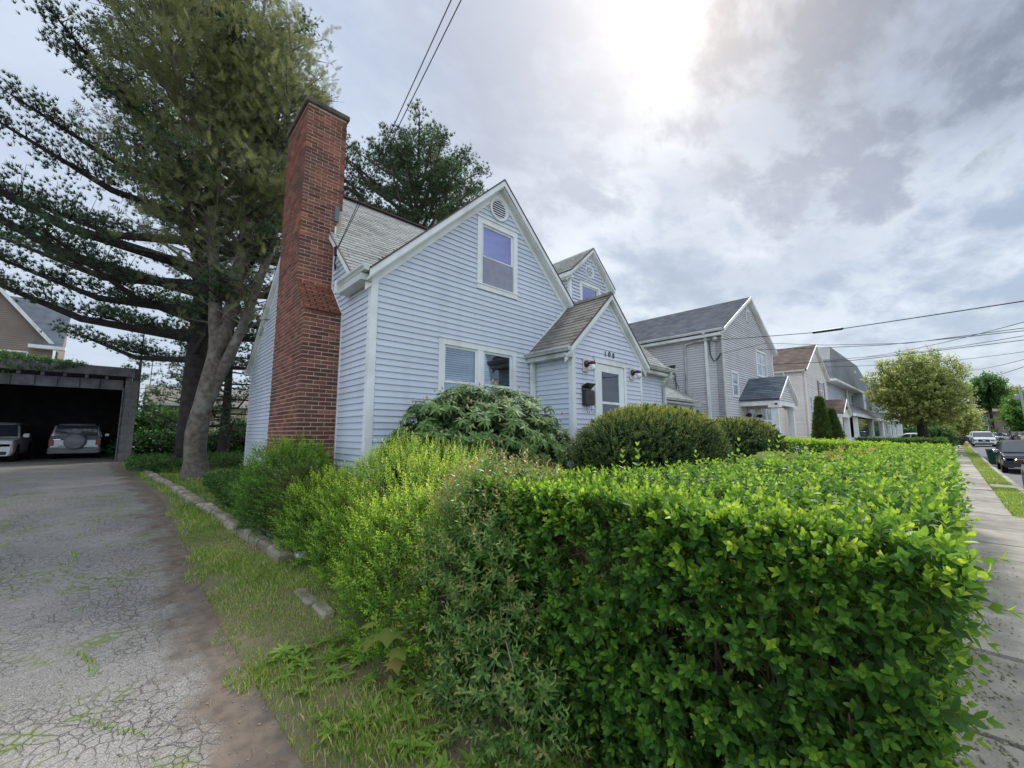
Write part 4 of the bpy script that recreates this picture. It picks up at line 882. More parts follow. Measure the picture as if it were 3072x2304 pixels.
rsp = thing('red_spirea_bush', 'green spirea bush with reddish bronze tips between the bright bush and the privet hedge', 'bush', (2.0, 2.3, .0))
lfR = leaf(.048, .016, 1, .2, .22); tr = [spiral(lfR, .13, 11, t0=.2, t1=.72, s0=1.15, s1=.6) for _ in range(5)]; trr = [spiral(lfR, .11, 11, t0=.45, t1=1., s0=.9, s1=.6) for _ in range(4)]
Pa, Na, da = ellipsoid_pts(2100, (2.05, 2.35, .45), (.55, .62, .88), -.15, .3, .12, 2, 3.); Pb, Nb, db = ellipsoid_pts(450, (1.72, 2.0, .10), (.28, .55, .42), -.2, .3, .12, 2, 5.)
P = np.concatenate([Pa, Pb]); Nn = np.concatenate([Na, Nb]); dd = np.concatenate([da, db]); k = P[:, 0] < 2.5; P, Nn, dd = P[k], Nn[k], dd[k]
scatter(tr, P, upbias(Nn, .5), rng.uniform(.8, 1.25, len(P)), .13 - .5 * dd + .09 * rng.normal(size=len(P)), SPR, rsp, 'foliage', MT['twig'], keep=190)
Pt, Ntt, dt_ = ellipsoid_pts(900, (2.1, 2.35, .5), (.6, .7, .90), 1.0, .08, .1, 2, 3.); scatter(trr, Pt, np.array([0, 0, 1.]) + Ntt * .4 + rng.normal(size=Pt.shape) * .25, rng.uniform(.7, 1.1, len(Pt)), np.full(len(Pt), .0), SPR, rsp, 'bronze_tips', MT['twig'])
for par, cx_, cy_, n_, hh in ((spi, 2.2, 4.1, 60, 1.2), (rsp, 2.0, 2.3, 34, 1.2)):
    B = MB()
    for i in range(n_):
        a = random.uniform(0, 6.3); q = random.uniform(.3, .8); b0 = np.array([cx_ + .15 * math.cos(a), cy_ + (.9 if par is spi else .2) * random.uniform(-1, 1), g(cx_, cy_) - .02]); e = b0 + np.array([math.cos(a) * q * .7, math.sin(a) * q, hh * random.uniform(.6, 1.05)]); B.tube([b0, (b0 + e) / 2 + np.array([0, 0, .12]), e], [.009, .006, .002], 5, random.random(), cap=False)
    B.build('stems', MT['twig'], par)
for i in range(9):                            # dry bare twigs sticking out of the face
    y = random.uniform(1.8, 2.9); z = random.uniform(.2, .75); MB().tube([(1.72, y, z), (1.58, y - .12, z + random.uniform(-.02, .06)), (1.50, y - .3 * random.random(), z + random.uniform(-.05, .12))], [.005, .004, .002], 5).build('dry_twig', MT['bark'], rsp)

# ---------------- dark shrub by the chimney, little yew, ground cover
csb = thing('chimney_shrub', 'mid green soft shrub growing at the foot of the brick chimney', 'bush', (1.75, 7.0, .1))
P, Nn, dd = ellipsoid_pts(3600, (1.85, 7.0, .62), (.62, 1.05, .86), .1, .4, .14, 1.8, 6.); k = P[:, 0] < 2.62; P, Nn, dd = P[k], Nn[k], dd[k]
tc_ = [spiral(leaf(.034, .015, 0), .13, 10, t0=.05, t1=.55, s0=1.2, s1=.7) for _ in range(5)]
scatter(tc_, P, upbias(Nn, .5), rng.uniform(.9, 1.4, len(P)), -.15 + .32 * np.clip(P[:, 2] - .5, -.4, 1) - .3 * dd + .1 * nz3(P, 3, 2.), SPI, csb, 'foliage', MT['twig'])
B = MB()
for i in range(30): a = random.uniform(0, 6.3); b0 = np.array([1.85, 7.0 + random.uniform(-.3, .3), .15]); e = b0 + np.array([math.cos(a) * .45, math.sin(a) * .8, random.uniform(.7, 1.2)]); B.tube([b0, (b0 + e) / 2 + np.array([0, 0, .1]), e], [.012, .008, .003], 5, random.random(), cap=False)
B.build('stems', MT['twig'], csb)
def yew_tmpl(t0, t1, L=.08, n=14, w_=.006, l=.026): return [spiral(leaf(l, w_, 0, .0, .1), L, n, e0=1.2, e1=.5, t0=t0, t1=t1, s0=1, s1=.7, stemr=.001) for _ in range(4)]
tyw = yew_tmpl(.05, .45); tyt = yew_tmpl(.5, 1., .07, 10)
yw_in = [spiral(leaf(.11, .06, 0), .1, 6, t0=.0, t1=.2) for _ in range(3)]
lyw = thing('little_yew', 'small yellow-tipped yew ball tucked between the chimney shrub and the bright bush', 'bush', (1.75, 5.9, .1))
P, Nn, dd = ellipsoid_pts(1600, (1.82, 5.95, .58), (.42, .62, .62), .1, .25, .08, 2, 1.); scatter(tyt, P, Nn + rng.normal(size=P.shape) * .4, rng.uniform(.9, 1.3, len(P)), -.25 + .12 * rng.normal(size=len(P)), YEW, lyw, 'foliage', MT['twig'])
def yew(name, label, c, r, zb, n, grp=None, sd=0.):
    t = thing(name, label, 'bush', (c[0], c[1], zb), grp)
    P, Nn, dd = ellipsoid_pts(n, c, r, zb, .10, .035, 1.4, sd, 2.7); h = (P[:, 2] - c[2]) / r[2]
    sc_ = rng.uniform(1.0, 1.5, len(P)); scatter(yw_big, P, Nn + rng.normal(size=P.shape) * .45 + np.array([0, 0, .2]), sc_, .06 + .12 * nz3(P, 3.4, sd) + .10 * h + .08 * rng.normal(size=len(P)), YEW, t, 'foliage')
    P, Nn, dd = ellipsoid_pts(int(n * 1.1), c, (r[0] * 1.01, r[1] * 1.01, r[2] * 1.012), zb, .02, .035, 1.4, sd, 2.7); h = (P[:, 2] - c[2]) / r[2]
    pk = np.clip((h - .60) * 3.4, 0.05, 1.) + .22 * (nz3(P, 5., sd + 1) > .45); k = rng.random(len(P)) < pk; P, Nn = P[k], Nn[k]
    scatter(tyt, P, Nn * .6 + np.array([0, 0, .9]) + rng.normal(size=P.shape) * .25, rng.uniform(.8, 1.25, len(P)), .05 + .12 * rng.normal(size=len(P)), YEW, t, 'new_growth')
    B = MB()
    for i in range(26): a = random.uniform(0, 6.3); q = random.random(); e = (c[0] + r[0] * .75 * q * math.cos(a), c[1] + r[1] * .75 * q * math.sin(a), c[2] + r[2] * .6 * random.random()); B.tube([(c[0] + .2 * math.cos(a), c[1] + .15 * math.sin(a), zb), e], [.03, .008], 5, random.random(), cap=False)
    B.build('stems', MT['barkdark'], t)
    # dense unlit heart of old wood and needles
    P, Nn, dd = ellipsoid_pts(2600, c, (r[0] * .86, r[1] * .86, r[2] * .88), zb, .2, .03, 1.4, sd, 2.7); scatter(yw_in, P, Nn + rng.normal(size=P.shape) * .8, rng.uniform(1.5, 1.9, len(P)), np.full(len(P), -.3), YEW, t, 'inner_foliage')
    return t
yw_big = yew_tmpl(.1, .5, .08, 9, .012, .029)
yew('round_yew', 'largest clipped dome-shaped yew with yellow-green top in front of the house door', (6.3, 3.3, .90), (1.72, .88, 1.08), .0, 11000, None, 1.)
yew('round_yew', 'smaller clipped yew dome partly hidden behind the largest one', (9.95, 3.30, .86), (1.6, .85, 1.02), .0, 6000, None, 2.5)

# ---------------- rhododendron
rho = thing('rhododendron', 'broad rhododendron with long drooping leather leaves and pink buds under the front window', 'bush', (3.95, 4.9, .1))
lfRh = leaf(.145, .046, 1, .12, .35)
def whorl(n=9):
    lv = [(lframe(i * 6.283 / n + random.uniform(-.15, .15), 1.35 + random.uniform(-.15, .45), random.uniform(-.2, .2)), np.array([0, 0, .05]), random.uniform(.75, 1.1), random.uniform(.2, .6)) for i in range(n)]
    lv += [(lframe(i * 2.1 + .5, .75, 0), np.array([0, 0, .055]), .5, .8) for i in range(2)]
    return Sprig(lfRh, lv, (np.array([(.005, 0, -.12), (-.003, .004, -.12), (-.003, -.004, -.12), (0, 0, .06)]), np.array([(0, 1, 3), (1, 2, 3), (2, 0, 3)])))
twh = [whorl(random.choice([8, 9, 10])) for _ in range(7)]
P, Nn, dd = ellipsoid_pts(1500, (3.98, 4.85, 1.18), (1.60, .97, 1.12), .75, .22, .07, 2, 2.)
k = (P[:, 1] < 5.95); P, Nn, dd = P[k], Nn[k], dd[k]
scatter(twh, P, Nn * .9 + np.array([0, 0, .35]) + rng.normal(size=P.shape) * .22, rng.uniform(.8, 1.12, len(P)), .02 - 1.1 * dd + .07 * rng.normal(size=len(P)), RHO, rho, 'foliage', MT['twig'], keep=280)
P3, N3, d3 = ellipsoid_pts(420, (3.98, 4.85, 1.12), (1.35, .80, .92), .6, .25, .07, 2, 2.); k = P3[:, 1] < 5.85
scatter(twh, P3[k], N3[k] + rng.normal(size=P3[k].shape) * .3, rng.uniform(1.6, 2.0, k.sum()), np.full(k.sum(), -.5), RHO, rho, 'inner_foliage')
MT['bud'] = mat('flower_bud', (.40, .36, .20), (.42, .30, .18), rough=.6, scale=3); MT['pinkbud'] = mat('pink_bud', (.5, .12, .14), rough=.6)
P2, N2, d2 = ellipsoid_pts(210, (3.98, 4.80, 1.2), (1.58, .93, 1.12), 1.2, .02, .10, 2, 2.)
nb = 0
for p, q in zip(P2, N2):
    if p[1] > 5.0: continue
    nb += 1; d = q * .6 + np.array([0, 0, .6]); MB().lathe(p + q * .05, [(.004, 0), (.013, .015), (.014, .03), (.002, .055)], 6, d).build('flower_bud', MT['pinkbud'] if nb % 40 == 0 else MT['bud'], rho)
B = MB()
for i in range(60):
    a = random.uniform(0, 6.3); q = random.uniform(.3, 1.); b0 = np.array([3.95 + random.uniform(-.5, .5), 4.95, .05]); e = np.array([3.98 + 1.35 * q * math.cos(a), 4.85 + .8 * q * math.sin(a), random.uniform(.95, 1.9)]); B.tube([b0, (b0 + e) / 2 + np.array([0, 0, -.1]), e], [.022, .014, .006], 5, random.random(), cap=False)
B.build('branches', MT['barkdark'], rho)
# low plants below the wall
gc = thing('ground_cover', 'x', 'x', (0, 0, 0)); bpy.data.objects.remove(gc)
def cover(name, label, n, fx, fy, h, tm, m, cat='ground cover', s=1., to=0., kind='stuff'):
    t = thing(name, label, cat, (fx[0], fy[0], 0)); X = rng.uniform(*fx, n); Y = rng.uniform(*fy, n); Z = gz(X, Y) + h * rng.random(n); P = np.stack([X, Y, Z], 1); D = np.array([0, 0, 1.]) + rng.normal(size=(n, 3)) * .5
    if kind: t['kind'] = kind
    scatter(tm, P, D, rng.uniform(.8, 1.3, n) * s, to + .15 * rng.normal(size=n), m, t, 'foliage', MT['twig']); return t
tgc = [opposite(leaf(.06, .035, 1), .10, 3, t0=.2, t1=.8) for _ in range(4)]
cover('ground_cover', 'low leafy ground cover along the foot of the side wall', 2600, (1.35, 2.5), (7.6, 12.5), .28, tgc, IVY, s=1.2)
cover('ground_cover', 'rank weeds growing at the base of the big leaning tree and garage pier', 1500, (.0, 3.5), (16.5, 21), .35, tgc, IVY, s=1.6, to=-.1)

# ---------------- lawn grass
def grass(name, label, n, poly_fn, L0, L1, w_, to, zr=0):
    V0 = np.array([(-.5, 0, 0), (.5, 0, 0), (.35, .12, .55), (.0, .5, 1.)]); T0 = np.array([(0, 1, 2), (0, 2, 3)])
    X, Y = poly_fn(n); n = len(X); a = rng.random(n) * 6.283; L = rng.uniform(L0, L1, n) * (1 + .4 * np.sin(X * 3 + Y * 2)); le = rng.uniform(.2, 1.2, n)
    ca, sa = np.cos(a), np.sin(a); v = np.zeros((n, 4, 3)); lx = V0[None, :, 0] * w_; ly = V0[None, :, 1] * (L * le)[:, None]; lz = V0[None, :, 2] * L[:, None]
    v[..., 0] = lx * ca[:, None] - ly * sa[:, None] + X[:, None]; v[..., 1] = lx * sa[:, None] + ly * ca[:, None] + Y[:, None]; v[..., 2] = lz + gz(X, Y)[:, None] + zr - .012
    t = np.clip(to + .25 * rng.normal(size=n) + .22 * nz3(np.stack([X, Y, X * 0], 1), 1.6, 2.), 0, 1); T = (T0[None] + (np.arange(n) * 4)[:, None, None]).reshape(-1, 3)
    o = np_mesh(name, v.reshape(-1, 3), T, GRS, None, np.repeat(t, 4), loc=(float(X.mean()), float(Y.mean()), 0.)); tag(o, label, 'grass', kind='stuff'); return o
def strip(n):
    Y = .9 + 8.5 * rng.random(n) ** 1.25; e = vi(Y, DE); wd = 1.5; X = e + .24 + wd * rng.random(n) ** 1.15 + .07 * np.sin(Y * 3.1) + .04 * np.sin(Y * 9)
    q = nz3(np.stack([X * 2.2, Y * 2.2, X * 0], 1), 1.7, 1.) ; k = rng.random(n) < np.clip(.75 + q - .5 * (Y < 3.2), .08, 1); return X[k], Y[k]
grass('verge_grass', 'patchy short grass strip between the driveway and the bushes', 70000, strip, .02, .055, .0045, .70)
def yard(n):
    Y = 7.5 + 16 * rng.random(n) ** 1.2; X = vi(Y, DE) + .4 + rng.random(n) * 7; k = (X > 0.2) & ~((X > 2.6) & (Y < 14.8)) & (X < 7); return X[k], Y[k]
grass('yard_grass', 'shaded lawn around the leaning tree beside the house', 60000, yard, .05, .10, .010, .5)
def front(n):
    X = 3 + 12 * rng.random(n); Y = 1.6 + 4 * rng.random(n); return X, Y
grass('front_lawn_grass', 'front lawn behind the privet hedge', 14000, front, .04, .08, .010, .75)
def vg(n):
    X = 14.6 + 60 * rng.random(n) ** 2; Y = -1.4 + .58 * rng.random(n); k = ~((X > 22.2) & (X < 23.7)); return X[k], Y[k]
grass('street_verge_grass', 'grass verge between the sidewalk slabs and the street kerb', 26000, vg, .04, .08, .012, .5)
def cr(n):
    X = -3.5 + 4.1 * rng.random(n); Y = 2.0 + 7 * rng.random(n) ** 1.3; P = np.stack([X, Y, X * 0], 1)
    s = np.sin(X * 5.2 + 1.6 * np.sin(Y * 1.7) + .8 * np.sin(Y * 4.1)); k = (np.abs(s) < .11) & (nz3(P, 2.3, 3.) > .10) & (X < vi(Y, DE) - .25); return X[k], Y[k]
grass('crack_grass', 'mossy tufts growing along the cracks of the driveway', 150000, cr, .010, .026, .006, .62, .016)
# broad leaved weeds near the hedge foot
wd = []
tw = [Sprig(leaf(.11, .03, 2, .2, .4), [(lframe(i * 6.28 / 9 + random.uniform(-.2, .2), 1.0 + random.uniform(-.3, .3)), np.array([0, 0, .005]), random.uniform(.6, 1.2), random.uniform(.3, .7)) for i in range(9)]) for _ in range(5)]
wt = thing('lawn_weeds', 'dandelion rosettes and broad-leaved weeds at the foot of the bushes', 'weeds', (1.2, 1.6, -.2)); wt['kind'] = 'stuff'
n = 170; Y = rng.uniform(1.15, 3.6, n); X = vi(Y, DE) + .42 + rng.random(n) * .95; P = np.stack([X, Y, gz(X, Y)], 1); scatter(tw, P, np.array([0, 0, 1.]) + rng.normal(size=(n, 3)) * .15, rng.uniform(.35, 1.0, n), .05 * rng.normal(size=n), GRS, wt, 'foliage')
for i in range(16):
    y = random.uniform(1.5, 6); x = float(vi(y, DE)) + random.uniform(.35, 1.1); z = g(x, y); MB().tube([(x, y, z), (x + .01, y, z + .07)], .0015, 4).build('stalk', MT['twig'], wt)
    MB().lathe((x + .01, y, z + .06), [(.003, 0), (.007, .005), (.007, .011), (.003, .015)], 8).build('seed_head', MT['conc'], wt)
ms = thing('maple_sapling', 'small maple seedling with pale lobed leaves at the foot of the bright bush', 'sapling', (1.35, 2.75, .1))
bigleaves(ms, [(1.38, 2.70, .30), (1.34, 2.80, .24), (1.40, 2.62, .20), (1.30, 2.76, .34), (1.42, 2.66, .12)], [(4.2, 1.9, 0), (3.4, 2.1, .2), (4.7, 1.8, 0), (3.0, 1.7, .2), (4.4, 2.2, .1)], [1.1, .95, .9, .8, .8], [.1, .35, .2, .15, .6], lfM, MPL)
MB().tube([(1.45, 2.78, -.1), (1.40, 2.76, .15), (1.36, 2.74, .33)], [.005, .004, .002], 5).build('stem', MT['twig'], ms)
# pebbles and litter on the driveway
pb = MB()
for i in range(900):
    y = 1.9 + 7 * random.random() ** 1.3; x = float(vi(y, DE)) + random.gauss(-.15, .35); s = random.uniform(.003, .011); z = g(x, y) + .006; a = random.random() * 6; ca, sa = math.cos(a) * s, math.sin(a) * s
    pb.add([(x + ca, y + sa, z), (x - sa, y + ca, z), (x - ca, y - sa, z), (x + sa, y - ca, z), (x + .2 * ca, y, z + s * .8)], [(0, 1, 4), (1, 2, 4), (2, 3, 4), (3, 0, 4)], random.random())
for i in range(1500):
    x = 1.8 + 9 * random.random() ** 1.8; y = random.uniform(-1.3, .3) if random.random() < .2 else random.gauss(-.02, .14); s = random.uniform(.004, .016); z = g(x, y) + .032; a = random.random() * 6; ca, sa = math.cos(a) * s, math.sin(a) * s
    pb.add([(x + ca, y + sa, z), (x - sa, y + ca, z), (x - ca, y - sa, z), (x + sa, y - ca, z), (x + .2 * ca, y, z + s * .8)], [(0, 1, 4), (1, 2, 4), (2, 3, 4), (3, 0, 4)], random.random())
o = pb.build('gravel', MT['stone'], loc=(1, 3, 0)); tag(o, 'loose pebbles scattered along the driveway edge', 'gravel', kind='stuff')
B = MB()
for i in range(500):
    y = 1.2 + 6 * random.random(); x = float(vi(y, DE)) + random.uniform(-.35, 1.1); z = g(x, y) + .012; a = random.random() * 6.3; l = random.uniform(.02, .07); B.bar((x, y, z), (x + l * math.cos(a), y + l * math.sin(a), z + random.uniform(0, .008)), .0015, .0015, tint=random.random())
MT['straw'] = mat('dry_straw', (.36, .27, .15), (.26, .17, .09), rough=1, tint=.3); o = B.build('dry_clippings', MT['straw'], loc=(1, 3, 0)); tag(o, 'dry straw clippings and pine needles lying on the driveway edge', 'litter', kind='stuff')
# stone edging and white trim strip
ed = thing('stone_edging', 'low line of old edging stones between the driveway grass and the yard', 'edging', (1.2, 8, .2))
path = [(1.46, 5.45), (1.40, 6.3), (1.30, 7.2), (1.10, 9.0), (.85, 11.7), (.62, 14.5), (.44, 17.2)]
s = 0; i = 0; pts = [np.array(p) for p in path]; segs = [(a, b) for a, b in zip(pts[:-1], pts[1:])]
for a, b in segs:
    L_ = np.linalg.norm(b - a); d = (b - a) / L_; u = 0
    while u < L_ - .05:
        l = random.uniform(.28, .55); c = a + d * (u + l / 2); nrm = np.array([-d[1], d[0]]); w2 = random.uniform(.07, .10); z = g(c[0], c[1]); h1, h2 = random.uniform(.08, .13), random.uniform(.08, .13); l2 = l / 2 - .012
        def Q(uu, vv, zz): p = c + d * uu + nrm * vv; return (p[0], p[1], z + zz)
        MB().add([Q(-l2, -w2, -.05), Q(l2, -w2, -.05), Q(l2, w2, -.05), Q(-l2, w2, -.05), Q(-l2, -w2, h1 * .7), Q(l2, -w2, h2 * .7), Q(l2, w2, h2 * .7), Q(-l2, w2, h1 * .7), Q(-l2 + .03, -w2 * .6, h1), Q(l2 - .03, -w2 * .6, h2), Q(l2 - .03, w2 * .6, h2), Q(-l2 + .03, w2 * .6, h1)], [(3, 2, 1, 0), (0, 1, 5, 4), (1, 2, 6, 5), (2, 3, 7, 6), (3, 0, 4, 7), (4, 5, 9, 8), (5, 6, 10, 9), (6, 7, 11, 10), (7, 4, 8, 11), (8, 9, 10, 11)], random.random()).build('stone', MT['stone'], ed)
        u += l
fs = thing('half_buried_stones', 'two flat stones half sunk in the grass by the bright bush', 'stones', (1.35, 4.2, .0))
for (x, y, l, a) in ((1.36, 4.35, .22, 1.5), (1.40, 4.0, .16, 1.8)): MB().bbox(x - .06, y - l, g(x, y) - .05, x + .06, y + l, g(x, y) + .035, .02, random.random()).build('stone', MT['stone'], fs)
wst = thing('white_gutter_pipe', 'crumpled white length of downspout lying in the grass behind the edging stones', 'pipe', (1.65, 6.0, .1))
B = MB(); pp = [(1.62, 5.5), (1.60, 6.1), (1.52, 6.9), (1.44, 7.8)]
for (a, b) in zip(pp[:-1], pp[1:]): B.bar((a[0], a[1], g(*a) + .045), (b[0], b[1], g(*b) + .045), .055, .04, tint=random.random())
B.build('pipe', MT['white'], wst); MB().bbox(1.56, 5.42, g(1.6, 5.4) + .0, 1.70, 5.56, g(1.6, 5.4) + .085, .012).build('elbow', MT['white'], wst)

# ---------------- trees
def limb_tree(t, stems, m, name='trunk', nseg=10, flare=None):
    """stems: list of (points, radii)"""
    for i, (pts, rad) in enumerate(stems):
        P = np.array(pts, float); R_ = np.array(rad, float); n = max(8, len(P) * 5); s = np.linspace(0, len(P) - 1, n); Q = np.stack([np.interp(s, range(len(P)), P[:, k]) for k in range(3)], 1); rr = np.interp(s, range(len(P)), R_)
        Q[1:-1] = (Q[:-2] + 2 * Q[1:-1] + Q[2:]) / 4
        Q[:, 0] += .04 * rr * 3 * np.sin(s * 3.1 + i); Q[:, 1] += .04 * rr * 3 * np.sin(s * 2.3 + 2 * i); rr = rr * (1 + .05 * np.sin(s * 6 + i))
        MB().tube(Q, rr, 12 if rad[0] > .1 else 7).build(name if i == 0 else 'limb', m, t, smooth=True)
def needle_tuft(n=14, L=.20, w_=.018, spread=1.0):
    V, T, tt = [], [], []
    for i in range(n):
        F = lframe(i * 2.4, random.uniform(.25, spread), 0); k = len(V); 
        for p in ((-w_ / 2, 0, 0), (w_ / 2, 0, 0), (0, L * random.uniform(.7, 1.1), 0)): V.append(F @ np.array(p))
        T.append((k, k + 1, k + 2)); tt += [random.uniform(.2, .7)] * 3
    s = Sprig.__new__(Sprig); s.V = np.array(V); s.T = np.array(T); s.t = np.array(tt); s.leaves = []; s.stem = (np.array([(.006, 0, -.35), (-.006, .004, -.35), (0, -.004, -.35), (0, 0, .05)]), np.array([(0, 1, 3), (1, 2, 3), (2, 0, 3)])); return s
def spray(n=12, L=.26, W=.11, lw=.026):
    """flat feathery conifer spray"""
    V, T, tt = [], [], []
    for i in range(n):
        f = (i // 2 + .5) / (n / 2); sd = 1 if i % 2 else -1; l = W * (1 - .6 * f) + .03; b = np.array([0, .0, L * f]); d = np.array([sd * .75, random.uniform(-.25, .25), .65]); d = d / np.linalg.norm(d); k = len(V); s_ = np.array([-d[2], 0, d[0]]) * lw / 2
        V += [b - s_, b + s_, b + d * l]; T.append((k, k + 1, k + 2)); tt += [random.uniform(.25, .75)] * 3
    s = Sprig.__new__(Sprig); s.V = np.array(V); s.T = np.array(T); s.t = np.array(tt); s.leaves = []; s.stem = (np.array([(.004, 0, -.15), (-.004, .003, -.15), (0, -.003, -.15), (0, 0, L)]), np.array([(0, 1, 3), (1, 2, 3), (2, 0, 3)])); return s
# front tree: several grey stems with fine olive foliage
ft = thing('leaning_conifer', 'leaning multi-stemmed grey-barked conifer with fine olive-brown foliage beside the driveway', 'tree', (1.38, 14.3, .38))
B0 = (1.38, 14.3, .25)
stems = [([B0, (1.33, 14.3, 1.2), (1.45, 14.3, 2.6), (1.62, 14.3, 4.2), (1.45, 14.35, 6), (1.15, 14.4, 8), (1.0, 14.4, 10.5), (.7, 14.4, 13.5), (.5, 14.4, 16)], [.34, .26, .235, .19, .14, .115, .09, .06, .03]),
         ([(1.60, 14.3, 3.9), (1.95, 14.2, 5.6), (2.05, 14.2, 8), (2.2, 14.2, 11), (2.0, 14.2, 14), (2.1, 14.2, 17)], [.20, .17, .14, .10, .06, .02]),
         ([(1.50, 14.3, 2.5), (1.95, 14.1, 3.9), (2.25, 14.0, 5.2), (2.75, 14.0, 7.3), (2.9, 14.0, 10), (3.0, 14.0, 13)], [.16, .14, .12, .10, .07, .02]),
         ([(2.05, 14.2, 7.0), (2.5, 14.3, 9), (2.7, 14.4, 12), (2.75, 14.5, 15)], [.09, .08, .05, .02]),
         ([(1.2, 14.4, 7.5), (.6, 14.2, 9.5), (.0, 14.0, 12), (-.4, 14., 14)], [.08, .07, .04, .02])]
limb_tree(ft, stems, MT['bark'])
def on_stem(st, z):
    P = np.array(st[0], float); return np.array([np.interp(z, P[:, 2], P[:, 0]), np.interp(z, P[:, 2], P[:, 1]), z])
Bb = MB(); tips = []; dirs = []
for i in range(330):
    st = stems[i % 5]; z = random.uniform(max(4.2, st[0][0][2] + .5), st[0][-1][2] - .3); p = on_stem(st, z); a = random.uniform(0, 6.283); f = (z - 4.) / 13.; L = (2.7 - 1.7 * abs(f - .32)) * random.uniform(.6, 1.1) * (.95 if math.cos(a) < 0 else .8)
    up = random.uniform(.35, .95); d = np.array([math.cos(a), math.sin(a) * .9, 0]); m1 = p + d * L * .45 + np.array([0, 0, L * up * .55]); e = p + d * L + np.array([0, 0, L * up * .85 + random.uniform(-.3, .2)])
    Bb.tube([p, m1, e], [.030, .018, .006], 5, random.random(), cap=False)
    dens = 9 if z > 6.5 else 5
    for k in range(dens):
        s = random.uniform(.35, 1.05); q = p * (1 - s) ** 2 + 2 * m1 * s * (1 - s) + e * s * s if s < 1 else e; sd = np.array([random.gauss(0, 1), random.gauss(0, 1), random.gauss(.1, .5)]) * .32; tw_ = q + sd; Bb.tube([q, tw_], [.007, .003], 3, random.random(), cap=False)
        for r_ in range(4 if z > 6.5 else 2): tips.append(tw_ + np.array([random.gauss(0, .19) for _ in range(3)])); dirs.append(d * .6 + np.array([0, 0, .5]) + np.array([random.gauss(0, .4) for _ in range(3)]))
Bb.build('branches', MT['bark'], ft, kind='stuff')
P = np.array(tips); D = np.array(dirs); cc_ = np.array([1.0, 14.3, 9.8]); keepm = (P[:, 0] > -2.2) & (P[:, 0] < 4.1); P, D = P[keepm], D[keepm]
scatter([spray() for _ in range(5)], P, D, rng.uniform(.75, 1.25, len(P)), -.0 + .16 * nz3(P, .8, 1.) + .1 * rng.normal(size=len(P)) + .02 * (P[:, 2] - 10), HEM, ft, 'crown', None)
print('hemlock sprays', len(P))
def pine(name, label, base, top, r0, lo, hi, nl, Lf, seed, tuft, droop=.1, sc_=1., m=None, dens=22, bark='barkdark', lean=(0, 0), grp=None, left=1., up=.25):
    random.seed(seed); t = thing(name, label, 'tree', base, grp); bz = base[2]; H_ = top - bz; st = ([(base[0], base[1], bz - .1), (base[0] + lean[0] * .5, base[1] + lean[1] * .5, bz + H_ * .5), (base[0] + lean[0], base[1] + lean[1], top)], [r0, r0 * .62, .03])
    limb_tree(t, [st], MT[bark]); B = MB(); tips, dirs = [], []
    for i in range(nl):
        f = (i + random.random()) / nl; z = lo + (hi - lo) * f; p = np.array([base[0] + lean[0] * (z - bz) / H_, base[1] + lean[1] * (z - bz) / H_, z]); a = i * 2.4 + random.uniform(-.4, .4); d = np.array([math.cos(a), math.sin(a), 0]); L = Lf(f) * random.uniform(.7, 1.1) * (left if d[0] < 0 else 1.)
        m1 = p + d * L * .5 + np.array([0, 0, L * (up * .35 - droop)]); e = p + d * L + np.array([0, 0, L * up]); r = .022 * L * sc_; B.tube([p, m1, e], [r, r * .7, r * .2], 6, random.random(), cap=False)
        for k in range(int(dens * L / 3)):
            s = random.uniform(.30, 1.05); q = p * (1 - s) ** 2 + 2 * m1 * s * (1 - s) + e * s * s; sd = np.cross(d, (0, 0, 1)) * random.gauss(0, .30 * L * (1.1 - s * .6) * .5) + d * random.uniform(0, .3) + np.array([0, 0, random.uniform(-.05, .22)]) * sc_
            tw_ = q + sd; B.tube([q, tw_], [.012 * sc_, .004], 3, random.random(), cap=False)
            for r_ in range(5): tips.append(tw_ + np.array([random.gauss(0, .10), random.gauss(0, .10), random.gauss(.03, .06)]) * sc_ * 1.3); dirs.append(d * .5 + np.array([0, 0, .8]) + np.array([random.gauss(0, .35) for _ in range(3)]))
    B.build('branches', MT[bark], t, kind='stuff'); P = np.array(tips); D = np.array(dirs)
    scatter(tuft, P, D, rng.uniform(.8, 1.25, len(P)) * sc_, -.02 + .20 * nz3(P, .9, seed) + .1 * rng.normal(size=len(P)), m or PINE, t, 'crown'); print(name, len(P)); return t
tuf = [needle_tuft(9, .11, .023, 1.0) for _ in range(5)]; tuf2 = [needle_tuft(9, .16, .030, 1.1) for _ in range(5)]; tuf3 = [needle_tuft(10, .5, .06) for _ in range(4)]
pine('white_pine', 'huge dark blue-green pine behind the leaning conifer, long limbs reaching left over the carport', (1.5, 18.6, .4), 22.5, .35, 4.0, 22, 84, lambda f: float(np.interp(f, [0, .12, .3, .5, .75, 1], [4.2, 6.0, 5.6, 3.9, 2.9, 1.0])), 3, tuf, .05, 1.25, dens=64, left=1.15, up=.22)
pine('white_pine', 'tall rounded green pine standing behind the ridge of the blue house', (12.2, 22.0, .4), 20.2, .35, 10.0, 19.8, 74, lambda f: 5.1 * math.sqrt(max(.05, 1 - f ** 2.2)) + .3, 5, tuf2, .0, 1.25, dens=42, bark='bark', up=.45)
pine('white_pine', 'distant pine whose tip shows between the gable and the dormer', (17.2, 20.5, .4), 15.2, .25, 7, 15, 30, lambda f: 2.3 * (1 - f * .6), 8, tuf2, .0, 1., dens=16, bark='bark', up=.6)
pine('white_pine', 'short dark evergreen with low boughs between the garage and the leaning conifer', (3.3, 24.0, .4), 8.6, .25, 1.2, 8.4, 46, lambda f: 3.0 * (1 - f * .7), 9, tuf, .1, 1.2, dens=26)
